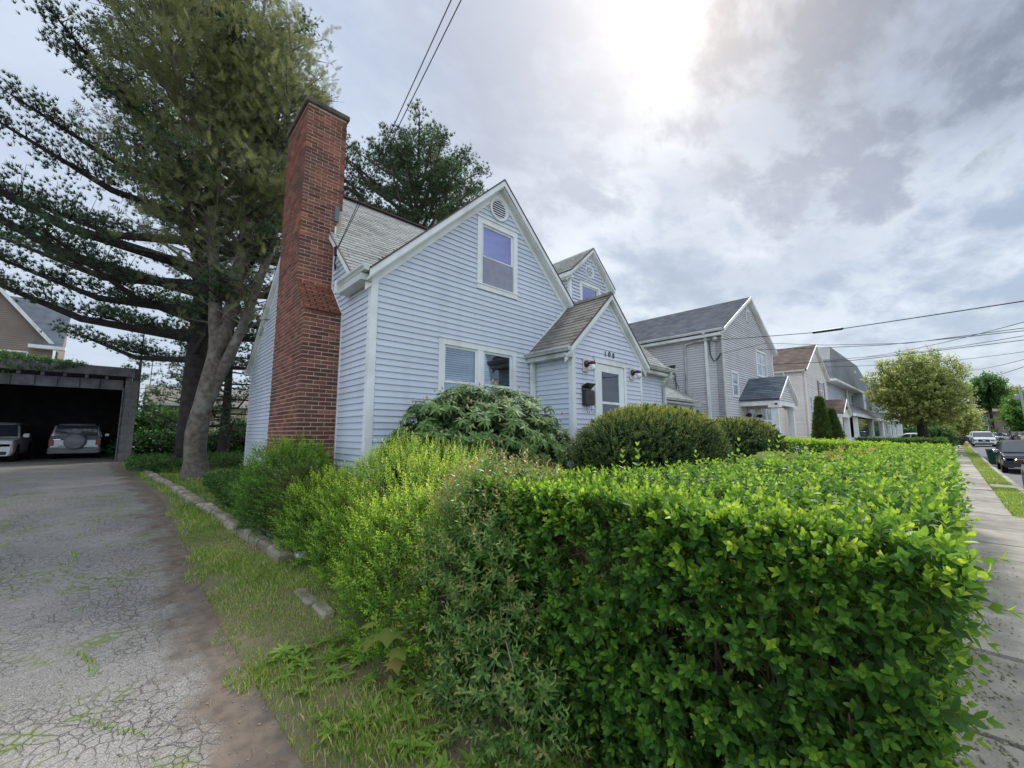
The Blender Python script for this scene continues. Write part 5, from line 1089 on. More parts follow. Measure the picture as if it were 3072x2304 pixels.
pine('spruce', 'small evergreen tip showing above the garage roof', (.1, 36.0, .4), 8.6, .16, 3, 8.4, 30, lambda f: 1.5 * (1 - f * .8), 10, tuf2, .0, 1., dens=20)
pine('spruce', 'low evergreen just right of the garage pier, beyond the yard', (2.2, 33.0, .4), 7.0, .16, 1.5, 6.9, 34, lambda f: 2.3 * (1 - f * .6), 12, tuf2, .0, 1.1, dens=20)
def puff(name, label, c, r, n, m, tm, zb, cat='bush', s=1., to=0., trunk=None, kind=None, gb=None):
    t = thing(name, label, cat, (c[0], c[1], zb)); P, Nn, dd = ellipsoid_pts(n, c, r, zb, .6, .26 if cat == 'tree' else .18, 2.2, c[0]); scatter(tm, P, upbias(Nn, .4, .5), rng.uniform(.8, 1.3, len(P)) * s, to - .4 * dd + .15 * nz3(P, 1.5 / max(r), 1.) + .08 * rng.normal(size=len(P)), m, t, 'crown' if cat == 'tree' else 'foliage')
    if kind: t['kind'] = kind
    if trunk:
        gb = g(c[0], c[1]) - .1; B = MB(); B.tube([(c[0] + trunk[1], c[1], gb), (c[0] + trunk[1] * .6, c[1], (zb + c[2]) / 2), (c[0], c[1], c[2])], [trunk[0], trunk[0] * .75, trunk[0] * .4], 9)
        B.build('trunk', MT['barkdark'], t, smooth=True)
        for i in range(12):
            a = i * 2.4; q = random.uniform(.4, .85); e = np.array(c) + np.array([math.cos(a) * r[0] * q, math.sin(a) * r[1] * q, r[2] * random.uniform(-.3, .7)]); b0 = np.array([c[0] + trunk[1] * .5, c[1], zb + (c[2] - zb) * random.uniform(.45, .95)]); MB().tube([b0, (b0 + e) / 2 + np.array([0, 0, .2]), e], [trunk[0] * .4, trunk[0] * .25, trunk[0] * .08], 6, cap=False).build('limb', MT['barkdark'], t)
    return t
tbl = [opposite(leaf(.13, .08, 0), .28, 4, t0=.2, t1=.7, stemr=.004) for _ in range(4)]
puff('garden_bush', 'rounded green bush between the garage pier and the yellow house', (1.0, 30.5, 1.7), (1.35, 1.2, 1.15), 1500, IVY, tbl, .4, s=1.3, to=.0)
puff('overgrown_bush', 'dark tangled undergrowth along the back fence left of the trunk', (1.6, 27.5, .75), (2.3, .8, .8), 1700, IVY, tbl, .35, s=1.2, to=-.45)
puff('overgrown_bush', 'dark tangled undergrowth along the back fence right of the trunk', (5.6, 27.0, 1.1), (2.4, 1.0, 1.2), 2000, IVY, tbl, .35, s=1.2, to=-.3)
random.seed(21)
# ============================================================ neighbouring buildings
def far_window(parent, ax, c, out, u0, u1, z0, z1, n=1, frame='white', glass='carglass', cas=.09, shutters=None):
    def bx(B, a, b, za, zb, o0, o1, t=.5): return B.box(a, c + out * o0, za, b, c + out * o1, zb, t) if ax == 'X' else B.box(c + out * o0, a, za, c + out * o1, b, zb, t)
    B = MB(); bx(B, u0, u0 + cas, z0, z1, 0, .05); bx(B, u1 - cas, u1, z0, z1, 0, .05); bx(B, u0 + cas, u1 - cas, z1 - cas, z1, 0, .05); bx(B, u0 + cas, u1 - cas, z0, z0 + cas, 0, .06)
    wd_ = (u1 - u0 - 2 * cas) / n; zm = (z0 + z1) / 2
    for i in range(n):
        a = u0 + cas + i * wd_
        if i: bx(B, a - .04, a + .04, z0 + cas, z1 - cas, 0, .045)
        bx(B, a + .04, a + wd_ - .04, zm - .03, zm + .03, 0, .03)
    fr = B.build('window', MT[frame], parent)
    for i in range(n):
        a = u0 + cas + i * wd_; bx(MB(), a, a + wd_, z0 + cas, z1 - cas, .004, .012).build('pane', MT[glass], fr)
    if shutters:
        for a in (u0 - .42, u1 + .04): bx(MB(), a, a + .38, z0, z1, .01, .05).build('shutter', MT[shutters], parent)
    return fr
MT['palewin'] = mat('curtained_glass', (.42, .46, .52), (.20, .23, .28), rough=.15, scale=3, spec=.8)
def gable_house(H, x0, x1, y0, y1, zb, ze, za, side_m, roof_m, over=.25, trim='white', side=True, h=.1016):
    xc = (x0 + x1) / 2; sl = (za - ze) / (xc - x0 + over)
    w_ = MB().prism([(x0 + .02, y0 + .02, zb), (x1 - .02, y0 + .02, zb), (x1 - .02, y0 + .02, ze - .05), (xc, y0 + .02, za - .18), (x0 + .02, y0 + .02, ze - .05)], (0, y1 - y0, 0)).build('wall', side_m, H)
    def sp(z):
        hw = (za - .2 - z) / sl; a, b = max(x0, xc - hw), min(x1, xc + hw); return (a, b) if b - a > .05 else None
    return xc, sl, w_, sp
def far_roof(H, x0, x1, xc, y0, y1, ze, za, m, trim='white', name='roof', rake=.14):
    B = MB(); slab(B, [(x0, y0, ze), (xc, y0, za), (xc, y1, za), (x0, y1, ze)], .08); slab(B, [(xc, y0, za), (x1, y0, ze), (x1, y1, ze), (xc, y1, za)], .08); r = B.build(name, m, H)
    J = MB(); L_ = math.hypot(xc - x0, za - ze); ux, uz = (xc - x0) / L_, (za - ze) / L_; s = 0; k = 0
    while s < L_ - .05:
        y = y0 - (k % 2) * .15 + .02
        while y < y1:
            a, b = max(y, y0 + .01), min(y + .3, y1)
            if b > a: 
                p = (x0 + ux * s, ze + uz * s); q = (x0 + ux * (s + .15), ze + uz * (s + .15)); J.add([(p[0] - uz * .02, a, p[1] + ux * .015), (p[0] - uz * .02, b, p[1] + ux * .015), (q[0], b, q[1] - .004), (q[0], a, q[1] - .004), (p[0], a, p[1] - .01), (p[0], b, p[1] - .01)], [(0, 3, 2, 1), (4, 0, 1, 5)], random.random())
            y += .30 * (1 if k % 2 else 1.0)
        s += .145; k += 1
    J.build('shingles', m, r, kind='stuff')
    for a, b, c, d in ((x0, ze, xc, za), (xc, za, x1, ze)): sb(MB(), 'X', a, b, c, d, .015, .015 + rake, y0 - .03, y0 + .01).build('rake_board', MT[trim], H); sb(MB(), 'X', a, b, c, d, .15, .2, y0 - .0, y0 + .25).build('soffit', MT[trim], H)
    return r
# ---- gray house next door
GH = thing('gray_house', 'two-storey mauve-gray clapboard house with dark gable roof just beyond the blue house', 'house', (17.7, 6.15, .3))
xc, slp, gw, sp = gable_house(GH, 17.7, 24.75, 6.15, 17.5, .3, 5.95, 8.12, MT['graysiding'], MT['shingle_dark'])
gh_holes = [(18.5, 19.3, 3.15, 4.28), (22.0, 23.62, 4.38, 5.70), (22.1, 23.92, 1.5, 2.98), (20.2, 21.3, .3, 3.05), (20.85, 21.4, 6.85, 7.5), (24.2, 24.7, 1.5, 2.8)]
boards(gw, 'X', 6.15, -1, .7, 7.95, sp, gh_holes, MT['graysiding'], joined=True)
boards(gw, 'Y', 17.7, -1, .7, 5.75, lambda z: (6.2, 17.4), [(9.5, 10.6, 4.6, 5.75)], MT['graysiding'], joined=True)
far_roof(GH, 17.45, 25.0, xc, 5.95, 17.7, 5.95, 8.14, MT['shingle_dark'])
far_window(GH, 'X', 6.15, -1, 18.5, 19.3, 3.15, 4.28, 1, glass='palewin'); far_window(GH, 'X', 6.15, -1, 22.0, 23.62, 4.38, 5.70, 2, glass='palewin'); far_window(GH, 'X', 6.15, -1, 22.1, 23.92, 1.5, 2.98, 2, glass='palewin'); far_window(GH, 'Y', 17.7, -1, 9.5, 10.6, 4.6, 5.75, 1)
far_window(GH, 'X', 6.15, -1, 24.15, 24.7, 1.5, 2.8, 1, glass='palewin')
gv = MB().box(20.9, 6.08, 6.88, 21.35, 6.13, 7.46).build('gable_vent', MT['white'], GH)
for k in range(6): MB().box(20.95, 6.06, 6.92 + k * .085, 21.30, 6.085, 6.95 + k * .085).build('slat', MT['taupe'], gv)
MB().box(17.66, 6.11, .3, 17.80, 6.16, 5.8).build('corner_board', MT['cream'], GH); MB().box(17.66, 6.16, .3, 17.70, 6.40, 5.8).build('corner_board', MT['taupe'], GH)
MB().box(24.68, 6.11, .3, 24.78, 6.3, 5.8).build('corner_board', MT['white'], GH)
gutter(GH, 'Y', 17.46, -1, 6.0, 17.5, 5.93, 'white'); MB().box(17.42, 6.1, 5.66, 17.69, 17.4, 5.78).build('eave_box', MT['white'], GH)
downspout(GH, [(17.40, 6.75, 5.85), (17.60, 6.75, 5.6), (17.62, 6.75, .4)], .12, .1, 'white')
B = MB(); B.tube([(17.62, 6.55, 5.55), (17.55, 6.65, 5.55), (17.55, 7.2, 5.55), (17.58, 7.6, 5.5), (17.62, 7.68, 5.3), (17.62, 7.68, 2.6)], .045, 8); B.build('conduit', MT['gutter'], GH, smooth=True)
MB().lathe((17.6, 6.42, 5.55), [(.03, 0), (.09, .03), (.09, .12), (.04, .16)], 10, (-.6, -.8, 0)).build('service_head', MT['gutter'], GH)
B = MB(); B.tube([(17.6, 6.62, 5.5), (17.6, 6.6, 4.9), (17.62, 6.48, 4.62), (17.62, 6.3, 4.72), (17.62, 6.2, 4.9)], .022, 6); B.tube([(17.6, 8.2, 4.62), (17.6, 8.16, 4.2), (17.6, 8.1, 3.0)], .018, 5); B.tube([(17.6, 8.28, 4.6), (17.6, 8.24, 4.1), (17.6, 8.0, 3.6)], .012, 5); B.box(17.58, 8.15, 4.58, 17.66, 8.4, 4.66); B.build('cable_bundle', MT['wire'], GH)
MB().lathe((21.2, 12.9, 8.05), [(.06, 0), (.06, .35)], 8).build('vent_pipe', MT['graywood'], GH)
ck = MB().box(20.7, 15.2, 7.6, 21.5, 16.0, 9.1).build('chimney', MT['mortar'], GH); MB().box(20.6, 15.1, 9.1, 21.6, 16.1, 9.2).build('chimney_cap', MT['cap'], ck)
# gray house entry porch
B = MB(); B.prism([(19.35, 4.72, 2.98), (22.05, 4.72, 2.98), (20.7, 4.72, 3.92)], (0, .06, 0)); B.build('porch_gable', MT['graysiding'], GH)
def spg(z): hw = (3.90 - z) / .7; return (20.7 - hw, 20.7 + hw) if hw > .05 else None
boards(GH, 'X', 4.72, -1, 3.0, 3.88, spg, [], MT['graysiding'], joined=True)
far_roof(GH, 19.2, 22.2, 20.7, 4.6, 6.14, 3.05, 4.10, MT['shingle_dark'], name='porch_roof', rake=.1)
for a in (19.3, 22.0): MB().box(a, 4.72, 2.78, a + .12, 6.14, 3.0).build('porch_beam', MT['white'], GH)
MB().box(19.3, 4.70, 2.78, 22.12, 4.8, 2.98).build('porch_beam', MT['white'], GH)
for a in (19.38, 21.82): pc_ = MB().box(a, 4.74, .6, a + .22, 4.98, 2.68).build('porch_post', MT['white'], GH); MB().box(a - .1, 4.66, 2.68, a + .32, 5.06, 2.78).build('capital', MT['white'], pc_)
MB().box(19.2, 4.6, .2, 22.2, 6.14, .6).build('porch_floor', MT['conc'], GH)
dd_ = MB().box(20.28, 6.10, .7, 21.25, 6.14, 2.98).build('front_door', MT['cream'], GH); MB().box(20.45, 6.09, 1.5, 21.1, 6.10, 2.8).build('door_glass', MT['palewin'], dd_)
for a in (20.0, 21.5): MB().lathe((a, 6.13, 2.42), [(.05, 0), (.05, .06), (.09, .1), (.09, .2), (.03, .24)], 8, (0, -1, 0)).build('wall_lamp', MT['black'], GH)
# ---- beige house
BG = thing('beige_house', 'pinkish beige two-storey house with brown shingle roof, third along the street', 'house', (32.1, 6.2, .3))
xc, slp, bw, sp = gable_house(BG, 32.1, 39.1, 6.2, 16, .3, 5.8, 7.95, MT['beige'], None)
boards(bw, 'X', 6.2, -1, .6, 7.75, sp, [(36.1, 37.7, 4.1, 5.4), (32.9, 33.6, 3.0, 4.1), (34.3, 36.6, .4, 3.9)], MT['beige'], joined=True, h=.13); boards(bw, 'Y', 32.1, -1, .6, 5.6, lambda z: (6.3, 15.8), [], MT['beige'], joined=True, h=.13)
far_roof(BG, 31.9, 39.3, xc, 6.0, 16.2, 5.8, 7.97, MT['shingle_brown'])
far_window(BG, 'X', 6.2, -1, 36.15, 37.65, 4.1, 5.4, 2, glass='palewin', shutters='shingle_brown'); far_window(BG, 'X', 6.2, -1, 32.9, 33.6, 3.0, 4.1, 1, glass='palewin')
MB().box(32.04, 6.12, .3, 32.2, 6.2, 5.7).build('corner_board', MT['beige'], BG); gutter(BG, 'Y', 31.92, -1, 6.1, 16, 5.78, 'white'); downspout(BG, [(31.95, 7.3, 5.7), (32.03, 7.3, 5.4), (32.03, 7.3, .4)], .14, .1, 'beige')
far_roof(BG, 33.9, 37.1, 35.5, 4.6, 6.2, 2.98, 3.95, MT['shingle_brown'], name='porch_roof', rake=.12)
MB().prism([(34.05, 4.75, 2.9), (36.95, 4.75, 2.9), (35.5, 4.75, 3.8)], (0, .06, 0)).build('porch_gable', MT['beige'], BG)
for a in (34.0, 36.8): MB().box(a, 4.75, .7, a + .32, 5.05, 2.7).build('porch_post', MT['white'], BG)
MB().box(33.95, 4.7, 2.7, 37.15, 6.1, 2.9).build('porch_beam', MT['white'], BG)
MB().box(35.1, 6.12, .6, 36.1, 6.18, 2.7).build('front_door', MT['cream'], BG)
MB().lathe((35.6, 4.7, 3.35), [(.1, 0), (.12, .1)], 8, (0, -1, 0)).build('porch_lamp', MT['black'], BG)
# ---- blue-gray gambrel house
MG = thing('gambrel_house', 'old blue-gray house with broad clipped roof, bay window and glazed corner porch', 'house', (45, 7, .3))
MB().box(44.2, 7.0, .3, 68.5, 18, 6.3).build('wall', MT['bluegray'], MG); boards(MG, 'X', 7.0, -1, .6, 6.2, lambda z: (44.2, 68.5), [(56.9, 58.6, 3.9, 5.9)], MT['bluegray'], joined=True, h=.13); boards(MG, 'Y', 44.2, -1, .6, 6.2, lambda z: (7, 17.8), [], MT['bluegray'], joined=True, h=.13)
B = MB(); B.add([(43.8, 6.4, 6.3), (69.5, 6.4, 6.3), (69.5, 18.5, 6.3), (43.8, 18.5, 6.3), (45.6, 6.8, 8.3), (69.0, 6.8, 8.3), (69.0, 17.7, 8.3), (45.6, 17.7, 8.3), (49.4, 7.25, 10.05), (66.5, 7.25, 10.1), (66.5, 17, 10.1), (49.4, 17, 10.05)], [(3, 2, 1, 0), (0, 1, 5, 4), (1, 2, 6, 5), (2, 3, 7, 6), (3, 0, 4, 7), (4, 5, 9, 8), (5, 6, 10, 9), (6, 7, 11, 10), (7, 4, 8, 11), (8, 9, 10, 11)]); MT['slate'] = mat('slate_gray', (.20, .22, .225), (.145, .16, .165), rough=.9, scale=.9, tint=.1, bump=.3, bscale=8); B.build('roof', MT['slate'], MG)
MB().box(43.6, 6.2, 6.1, 69.7, 18.7, 6.3).build('cornice', MT['white'], MG); far_window(MG, 'X', 7.0, -1, 56.9, 58.6, 3.9, 5.9, 1); far_window(MG, 'X', 6.9, -1, 60.6, 61.4, 6.8, 8.8, 1, glass='palewin')
downspout(MG, [(53.6, 6.85, 6.1), (53.6, 6.85, .4)], .22, .14, 'white')
MB().box(59.0, 6.2, .3, 61.0, 8, 6.1).build('bay', MT['bluegray'], MG)
# corner porch with posts and glazing
MB().box(45.0, 5.4, .3, 69.0, 7.0, 1.3).build('porch_base', MT['bluegray'], MG)
B = MB(); B.add([(43.5, 5.2, 3.3), (69.8, 5.2, 3.4), (69.8, 7, 3.4), (43.5, 7, 3.3), (48.5, 6.4, 4.4), (64.8, 6.4, 4.5), (64.8, 7, 4.5), (48.5, 7, 4.4)], [(3, 2, 1, 0), (0, 1, 5, 4), (1, 2, 6, 5), (3, 0, 4, 7), (4, 5, 6, 7)]); B.build('porch_roof', MT['graywood'], MG)
MB().box(43.3, 5.15, 3.05, 70.0, 5.3, 3.3).build('porch_fascia', MT['white'], MG)
for a in (45.4, 56.2, 66.0): MB().box(a, 5.4, 1.3, a + 1.3, 5.6, 3.05).build('porch_post', MT['white'], MG)
for a, b in ((46.7, 56.2), (57.5, 66.0)): MB().box(a, 5.55, 1.3, b, 5.58, 3.0).build('porch_glazing', MT['carglass'], MG)
# ---- fourth and fifth houses
F4 = thing('porch_house', 'white house with stacked open porches and dark hipped roof, half hidden by the street tree', 'house', (72, 6, .4))
MB().box(70.5, 6.6, .4, 92, 18, 7.6).build('wall', MT['bluegray'], F4)
B = MB(); B.add([(69.5, 5.0, 7.4), (93, 5.0, 7.4), (93, 19, 7.4), (69.5, 19, 7.4), (78, 10, 11.6), (88, 10, 11.6), (88, 14, 11.6), (78, 14, 11.6)], [(3, 2, 1, 0), (0, 1, 5, 4), (1, 2, 6, 5), (2, 3, 7, 6), (3, 0, 4, 7), (4, 5, 6, 7)]); B.build('roof', MT['shingle_dark'], F4)
for z0 in (.4, 4.3): MB().box(70.0, 5.0, z0, 90, 6.6, z0 + .9).build('porch_rail', MT['white'], F4); MB().box(70.0, 5.0, z0 + 2.9, 90, 6.6, z0 + 3.2).build('porch_beam', MT['white'], F4)
for a in (70, 76, 82, 88):
    for z0 in (.4, 4.3): MB().box(a, 5.0, z0 + .9, a + .8, 5.3, z0 + 2.9).build('porch_post', MT['white'], F4)
for a in (72.5, 78.5, 84.5):
    for z0 in (1.2, 5.0): far_window(F4, 'X', 6.6, -1, a, a + 2.4, z0 + .3, z0 + 2.0, 2)
# ---- tan house beyond the garage
TH = thing('tan_house', 'tall tan house with dark roof and white rake boards beyond the carport', 'house', (-12, 45, .4))
tm = lambda x: 12.8 - 1.42 * abs(x + 8.2)
MB().prism([(-12.2, 45, .4), (-4.75, 45, .4), (-4.75, 45, 7.7), (-8.2, 45, 12.3), (-12.2, 45, 7.7)], (0, .2, 0)).build('wall', MT['tan'], TH)
boards(TH, 'X', 45, -1, 5.5, 12.3, lambda z: (max(-12.2, -8.2 - (12.4 - z) / 1.3), min(-4.75, -8.2 + (12.4 - z) / 1.3)) if z < 12.3 else None, [(-7.2, -5.9, 6.3, 7.5)], MT['tan'], joined=True, h=.15)
B = MB(); slab(B, [(-4.35, 45.3, 8.0), (-12, 45.3, 8.0), (-12, 49, 12.27), (-4.35, 49, 12.27)], .12); slab(B, [(-4.6, 44.6, 8.0), (-8.2, 44.6, 12.6), (-8.2, 46.0, 12.6), (-4.6, 45.3, 8.0)], .12); slab(B, [(-12.6, 44.6, 7.6), (-8.2, 44.6, 12.6), (-8.2, 50, 12.6), (-12.6, 50, 7.6)], .15); B.build('roof', MT['shingle_dark'], TH)
sb(MB(), 'X', -8.2, 12.7, -4.45, 7.9, 0, .35, 44.5, 44.65).build('rake_board', MT['white'], TH); sb(MB(), 'X', -12.4, 7.6, -8.2, 12.7, 0, .35, 44.5, 44.65).build('rake_board', MT['white'], TH)
MB().prism([(-4.65, 45.5, .4), (-4.65, 49.3, .4), (-4.65, 49.3, 12.0), (-4.65, 49.0, 12.0), (-4.65, 45.5, 7.95)], (.12, 0, 0)).build('side_wall', MT['tan'], TH)
MB().box(-5.9, 44.4, 7.75, -4.1, 45, 8.0).build('eave_return', MT['white'], TH); MB().prism([(-5.9, 44.4, 8.0), (-4.3, 44.4, 8.0), (-4.6, 44.6, 8.35), (-5.5, 44.6, 8.35)], (0, .4, 0)).build('return_roof', MT['shingle_dark'], TH)
far_window(TH, 'X', 45, -1, -7.2, -5.9, 6.2, 7.5, 1); MB().box(-8.6, 46.5, 11.0, -7.75, 47.3, 13.0).build('chimney', MT['brick'], TH)
# ---- yellow house
YH = thing('yellow_house', 'low pale yellow clapboard house glimpsed behind the tree trunks', 'house', (3, 36, .4))
MB().box(.9, 36, .4, 10, 44, 3.5).build('wall', MT['yellow'], YH); boards(YH, 'X', 36, -1, 1.3, 3.5, lambda z: (.9, 10), [(2.0, 2.95, 2.05, 3.15)], MT['yellow'], joined=True, h=.13)
B = MB(); slab(B, [(.5, 35.6, 3.55), (10.4, 35.6, 3.55), (10.4, 40, 5.2), (.5, 40, 5.2)], .1); slab(B, [(.5, 40, 5.2), (10.4, 40, 5.2), (10.4, 44.4, 3.55), (.5, 44.4, 3.55)], .1); B.build('roof', MT['shingle_old'], YH)
MB().box(.5, 35.5, 3.48, 10.4, 35.6, 3.66).build('gutter', MT['white'], YH)
far_window(YH, 'X', 36, -1, 2.0, 2.95, 2.05, 3.15, 1, glass='palewin'); far_window(YH, 'X', 36, -1, 4.35, 5.75, 2.1, 2.95, 2); downspout(YH, [(6.3, 35.9, 3.4), (6.25, 35.8, 3.1), (6.2, 35.8, 2.0)], .14, .1, 'white')
at_ = thing('tv_antenna', 'old thin rooftop television antenna standing above the trees', 'antenna', (1.0, 40, 5.2))
MB().tube([(.75, 40, 4.9), (.75, 40, 7.2)], .03, 5).build('mast', MT['rim'], at_)
for q, l in ((6.95, .8), (6.6, .6)): MB().tube([(.75 - l, 40, q), (.75 + l, 40, q + .05)], .02, 4).build('arm', MT['rim'], at_)

# ============================================================ carport of concrete block
CP = thing('carport', 'old concrete block carport with weathered plank beams and vines on the roof', 'carport', (-.2, 24.6, .38))
gp = []
for k in range(18):
    z = .34 + .2 * (k + .5)
    if z > 3.9: break
    if k % 2: L_ = [(-.36, .09, 24.6, 24.8)]
    else: L_ = [(-.36, -.14, 24.6, 24.8), (-.13, .09, 24.6, 24.8)]
    for a, b, c, d in L_:
        s = random.randrange(4); gp.append(((round(b - a, 2), s), brickmesh(b - a - .012, d - c, .188, .006, s), Matrix.Translation(((a + b) / 2, (c + d) / 2, z))))
pier = MB().box(-.345, 24.62, .2, .075, 24.85, 3.9).build('pier', MT['block'], CP); emit(gp, 'block', MT['block'], pier, 80)
MB().box(-.345, 24.85, .2, -.15, 33.69, 4.37).build('side_wall', MT['block'], CP); MB().box(-9.5, 33.7, .2, -.15, 33.9, 4.37).build('back_wall', mat('near_black_wall', (.05, .05, .052), (.03, .03, .032), rough=.95, scale=2), CP); MB().box(-9.7, 24.7, .2, -9.5, 33.9, 4.37).build('side_wall', MT['block'], CP)  # back wall in its own near-black colour, side walls in block gray
MB().box(-.42, 24.55, .3, -.37, 24.7, 3.6).build('jamb', MT['graywood'], CP)
rz2 = lambda x: (3.93 if x > -9 else 3.93)
MB().box(-9.7, 24.58, 3.50, -.42, 24.66, 3.92).build('lower_beam', MT['graywood'], CP); MB().box(-9.7, 24.35, 4.08, -.12, 24.42, 4.46).build('fascia_plank', MT['graywood'], CP)
MB().box(-9.9, 24.4, 4.38, .05, 34.2, 4.46).build('roof', MT['graywood'], CP); MB().box(-.14, 24.3, 4.02, -.08, 24.5, 4.48).build('end_plank', MT['graywood'], CP)
x = -.95
for k in range(16):
    MB().box(x - .05, 24.42, 3.92, x + .05, 24.5, 4.38, random.random()).build('rafter_end', MT['graywood'], CP); MB().box(x - .32, 24.53, 3.52, x - .2, 24.58, 3.91, random.random()).build('batten', MT['graywood'], CP); x -= .58 + .04 * random.random()
vn = thing('carport_vines', 'green vines growing over the carport roof edge', 'vines', (-3, 24.5, 4.5)); vn['kind'] = 'stuff'
n = 1500; X = -9.5 + 7.9 * rng.random(n) ** .8; hgt = np.clip((-1.4 - X) / 6, 0.02, .5); P = np.stack([X, 24.3 + .9 * rng.random(n), 4.40 + hgt * rng.random(n) * .8], 1); k = rng.random(n) < .12; P[k, 2] -= rng.random(k.sum()) * .9 * hgt[k] * 2; P[k, 1] = 24.3
scatter(tgc, P, np.array([0, -.5, .6]) + rng.normal(size=(n, 3)) * .5, rng.uniform(1.2, 2.0, n), -.1 + .2 * rng.normal(size=n), IVY, vn, 'foliage', MT['twig'])

# ============================================================ vehicles
PAINT = {}
def paint(n, c, metal=.1, rough=.22):
    if n not in PAINT:
        PAINT[n] = mat('paint_' + n, c, tuple(x * .95 for x in c), rough=rough, spec=.6, metal=metal); PAINT[n].node_tree.nodes['Principled BSDF'].inputs['Coat Weight'].default_value = .5
    return PAINT[n]
def suv(label, loc, rotz, pm, L=4.8, W=1.93, Hh=1.76, front='slots', spare=False, name='parked_suv', group=None, roofline='suv', rails=True, cat='car', lowtrim=None):
    """front of the car along local -X; wheels on z = 0"""
    t = bpy.data.objects.new(name, None); link(t); t.location = loc; t.rotation_euler = (0, 0, rotz); ORG[t.name] = np.zeros(3); tag(t, label, cat, group)
    w = W / 2; zb = .30 * Hh / 1.76; belt = .60 * Hh; hood = .57 * Hh; x0, x1 = -L / 2, L / 2
    if roofline == 'suv': st = [(x0, .90, hood * .80, 0), (x0 + .06, .97, hood * .93, 0), (x0 + .35, 1, hood, 0), (x0 + L * .26, 1, belt, 0), (x0 + L * .30, 1, belt, .02), (x0 + L * .40, 1, belt, .86), (x0 + L * .46, 1, belt, .97), (x0 + L * .65, 1, belt, 1.), (x1 - .45, 1, belt, .96), (x1 - .20, 1, belt, .86), (x1 - .10, .98, belt, .10), (x1 - .03, .96, belt * .93, 0), (x1, .90, belt * .85, 0)]
    else: st = [(x0, .88, hood * .78, 0), (x0 + .08, .97, hood * .9, 0), (x0 + .4, 1, hood * .97, 0), (x0 + L * .27, 1, belt, 0), (x0 + L * .31, 1, belt, .02), (x0 + L * .44, 1, belt, .9), (x0 + L * .52, 1, belt, 1.), (x0 + L * .66, 1, belt, .95), (x1 - L * .14, 1, belt, .08), (x1 - L * .12, 1, belt, 0), (x1 - .06, .97, belt * .95, 0), (x1, .88, belt * .8, 0)]
    V, Fc = [], []; rows = []
    for x, ws, zt, f in st:
        ww = w * ws; top = zt + f * (Hh - zt); wt = ww - .20 * f
        half = [(ww * .93, zb), (ww, zb + .16), (ww * 1.0, zt * .78), (ww * .965, zt), (max(.05, (wt + .02) if f > .3 else ww * .93), zt + (top - zt) * .85 + .012), ((wt - .10) if f > .3 else ww * .80, top + .02), (0, top + .035)]
        ring = [(x, y, z) for y, z in half] + [(x, -y, z) for y, z in reversed(half[:-1])]; rows.append(len(V)); V += ring; n = len(ring)
    for a, b in zip(rows[:-1], rows[1:]):
        for k in range(n - 1): Fc.append((a + k, b + k, b + k + 1, a + k + 1))
        Fc.append((a + n - 1, b + n - 1, b, a))
    Fc.append(tuple(range(rows[0], rows[0] + n))); Fc.append(tuple(reversed(range(rows[-1], rows[-1] + n))))
    B = MB(); B.add(V, Fc); body = B.build('body', pm, t, smooth=False)
    m = body.modifiers.new('b', 'BEVEL'); m.width = .03; m.segments = 2; m.limit_method = 'ANGLE'; m.angle_limit = R(25)
    wi = w - .20; zr = Hh - .10
    if roofline == 'suv': xa, xb, xc_, xd = x0 + L * .305, x0 + L * .395, x1 - .205, x1 - .108
    else: xa, xb, xc_, xd = x0 + L * .315, x0 + L * .435, x0 + L * .67, x1 - L * .145
    e = .022
    MB().prism([(xa - e, -wi - .08, belt + .06), (xa - e, wi + .08, belt + .06), (xb - e, wi - .02, zr), (xb - e, -wi + .02, zr)], (-.012, 0, .012)).build('windshield', MT['carglass'], t)
    MB().prism([(xd + e, -wi - .06, belt + .08), (xd + e, wi + .06, belt + .08), (xc_ + e, wi - .02, zr), (xc_ + e, -wi + .02, zr)], (.012, 0, .01)).build('rear_window', MT['carglass'], t)
    for s in (-1, 1):
        yb, yt = s * (w * .965 + .004), s * (wi + .045); q = [(xa + .16, belt + .05), (xb + .14, zr - .02), (x0 + L * .565, zr + .0), (x0 + L * .575, belt + .05)]; q2 = [(x0 + L * .60, belt + .05), (x0 + L * .59, zr), ((xc_ - .16) if roofline == 'suv' else xc_ + .0, zr - .02), (xd - .18 if roofline == 'suv' else xd - .35, belt + .06)]
        for qq in (q, q2): MB().prism([(x_, yb + (yt - yb) * (z_ - belt) / (zr - belt), z_) for x_, z_ in qq], (0, s * .012, 0)).build('side_window', MT['carglass'], t)
        for xw in (x0 + L * .185, x1 - L * .20):
            r = .215 * Hh; tw = MB().lathe((xw, s * (w - .22), r), [(r * .6, 0), (r * .96, 0), (r, .03), (r, .19), (r * .96, .225), (r * .6, .225)], 18, (0, s, 0)).build('wheel', MT['tyre'], t, smooth=True); MB().lathe((xw, s * (w - .06), r), [(r * .62, 0), (r * .6, .07), (r * .15, .05)], 12, (0, s, 0)).build('rim', MT['rim'], tw)
            MB().lathe((xw, s * (w - .005), r * 1.02), [(r * 1.16, -.02), (r * 1.16, .012)], 18, (0, s, 0)).build('wheel_arch', MT['tyre'], t)
        MB().bbox(xa + .12, s * (w + .0) - (.0 if s > 0 else .2), belt + .02, xa + .26, s * (w + .2) if s > 0 else -w, belt + .20, .03).build('mirror', MT['chrome'] if front == 'slots' else pm, t)
        MB().bbox(x0 + .0, s * w * .56 if s > 0 else -w * .94, hood * .68, x0 + .10, s * w * .94 if s > 0 else -w * .56, hood * .82, .015).build('headlight', MT['headlamp'], t)
        MB().bbox(x1 - .09, s * w * .78 if s > 0 else -w * .985, belt * .62, x1 + .012, s * w * .985 if s > 0 else -w * .78, belt * .98, .015).build('tail_light', MT['red'], t)
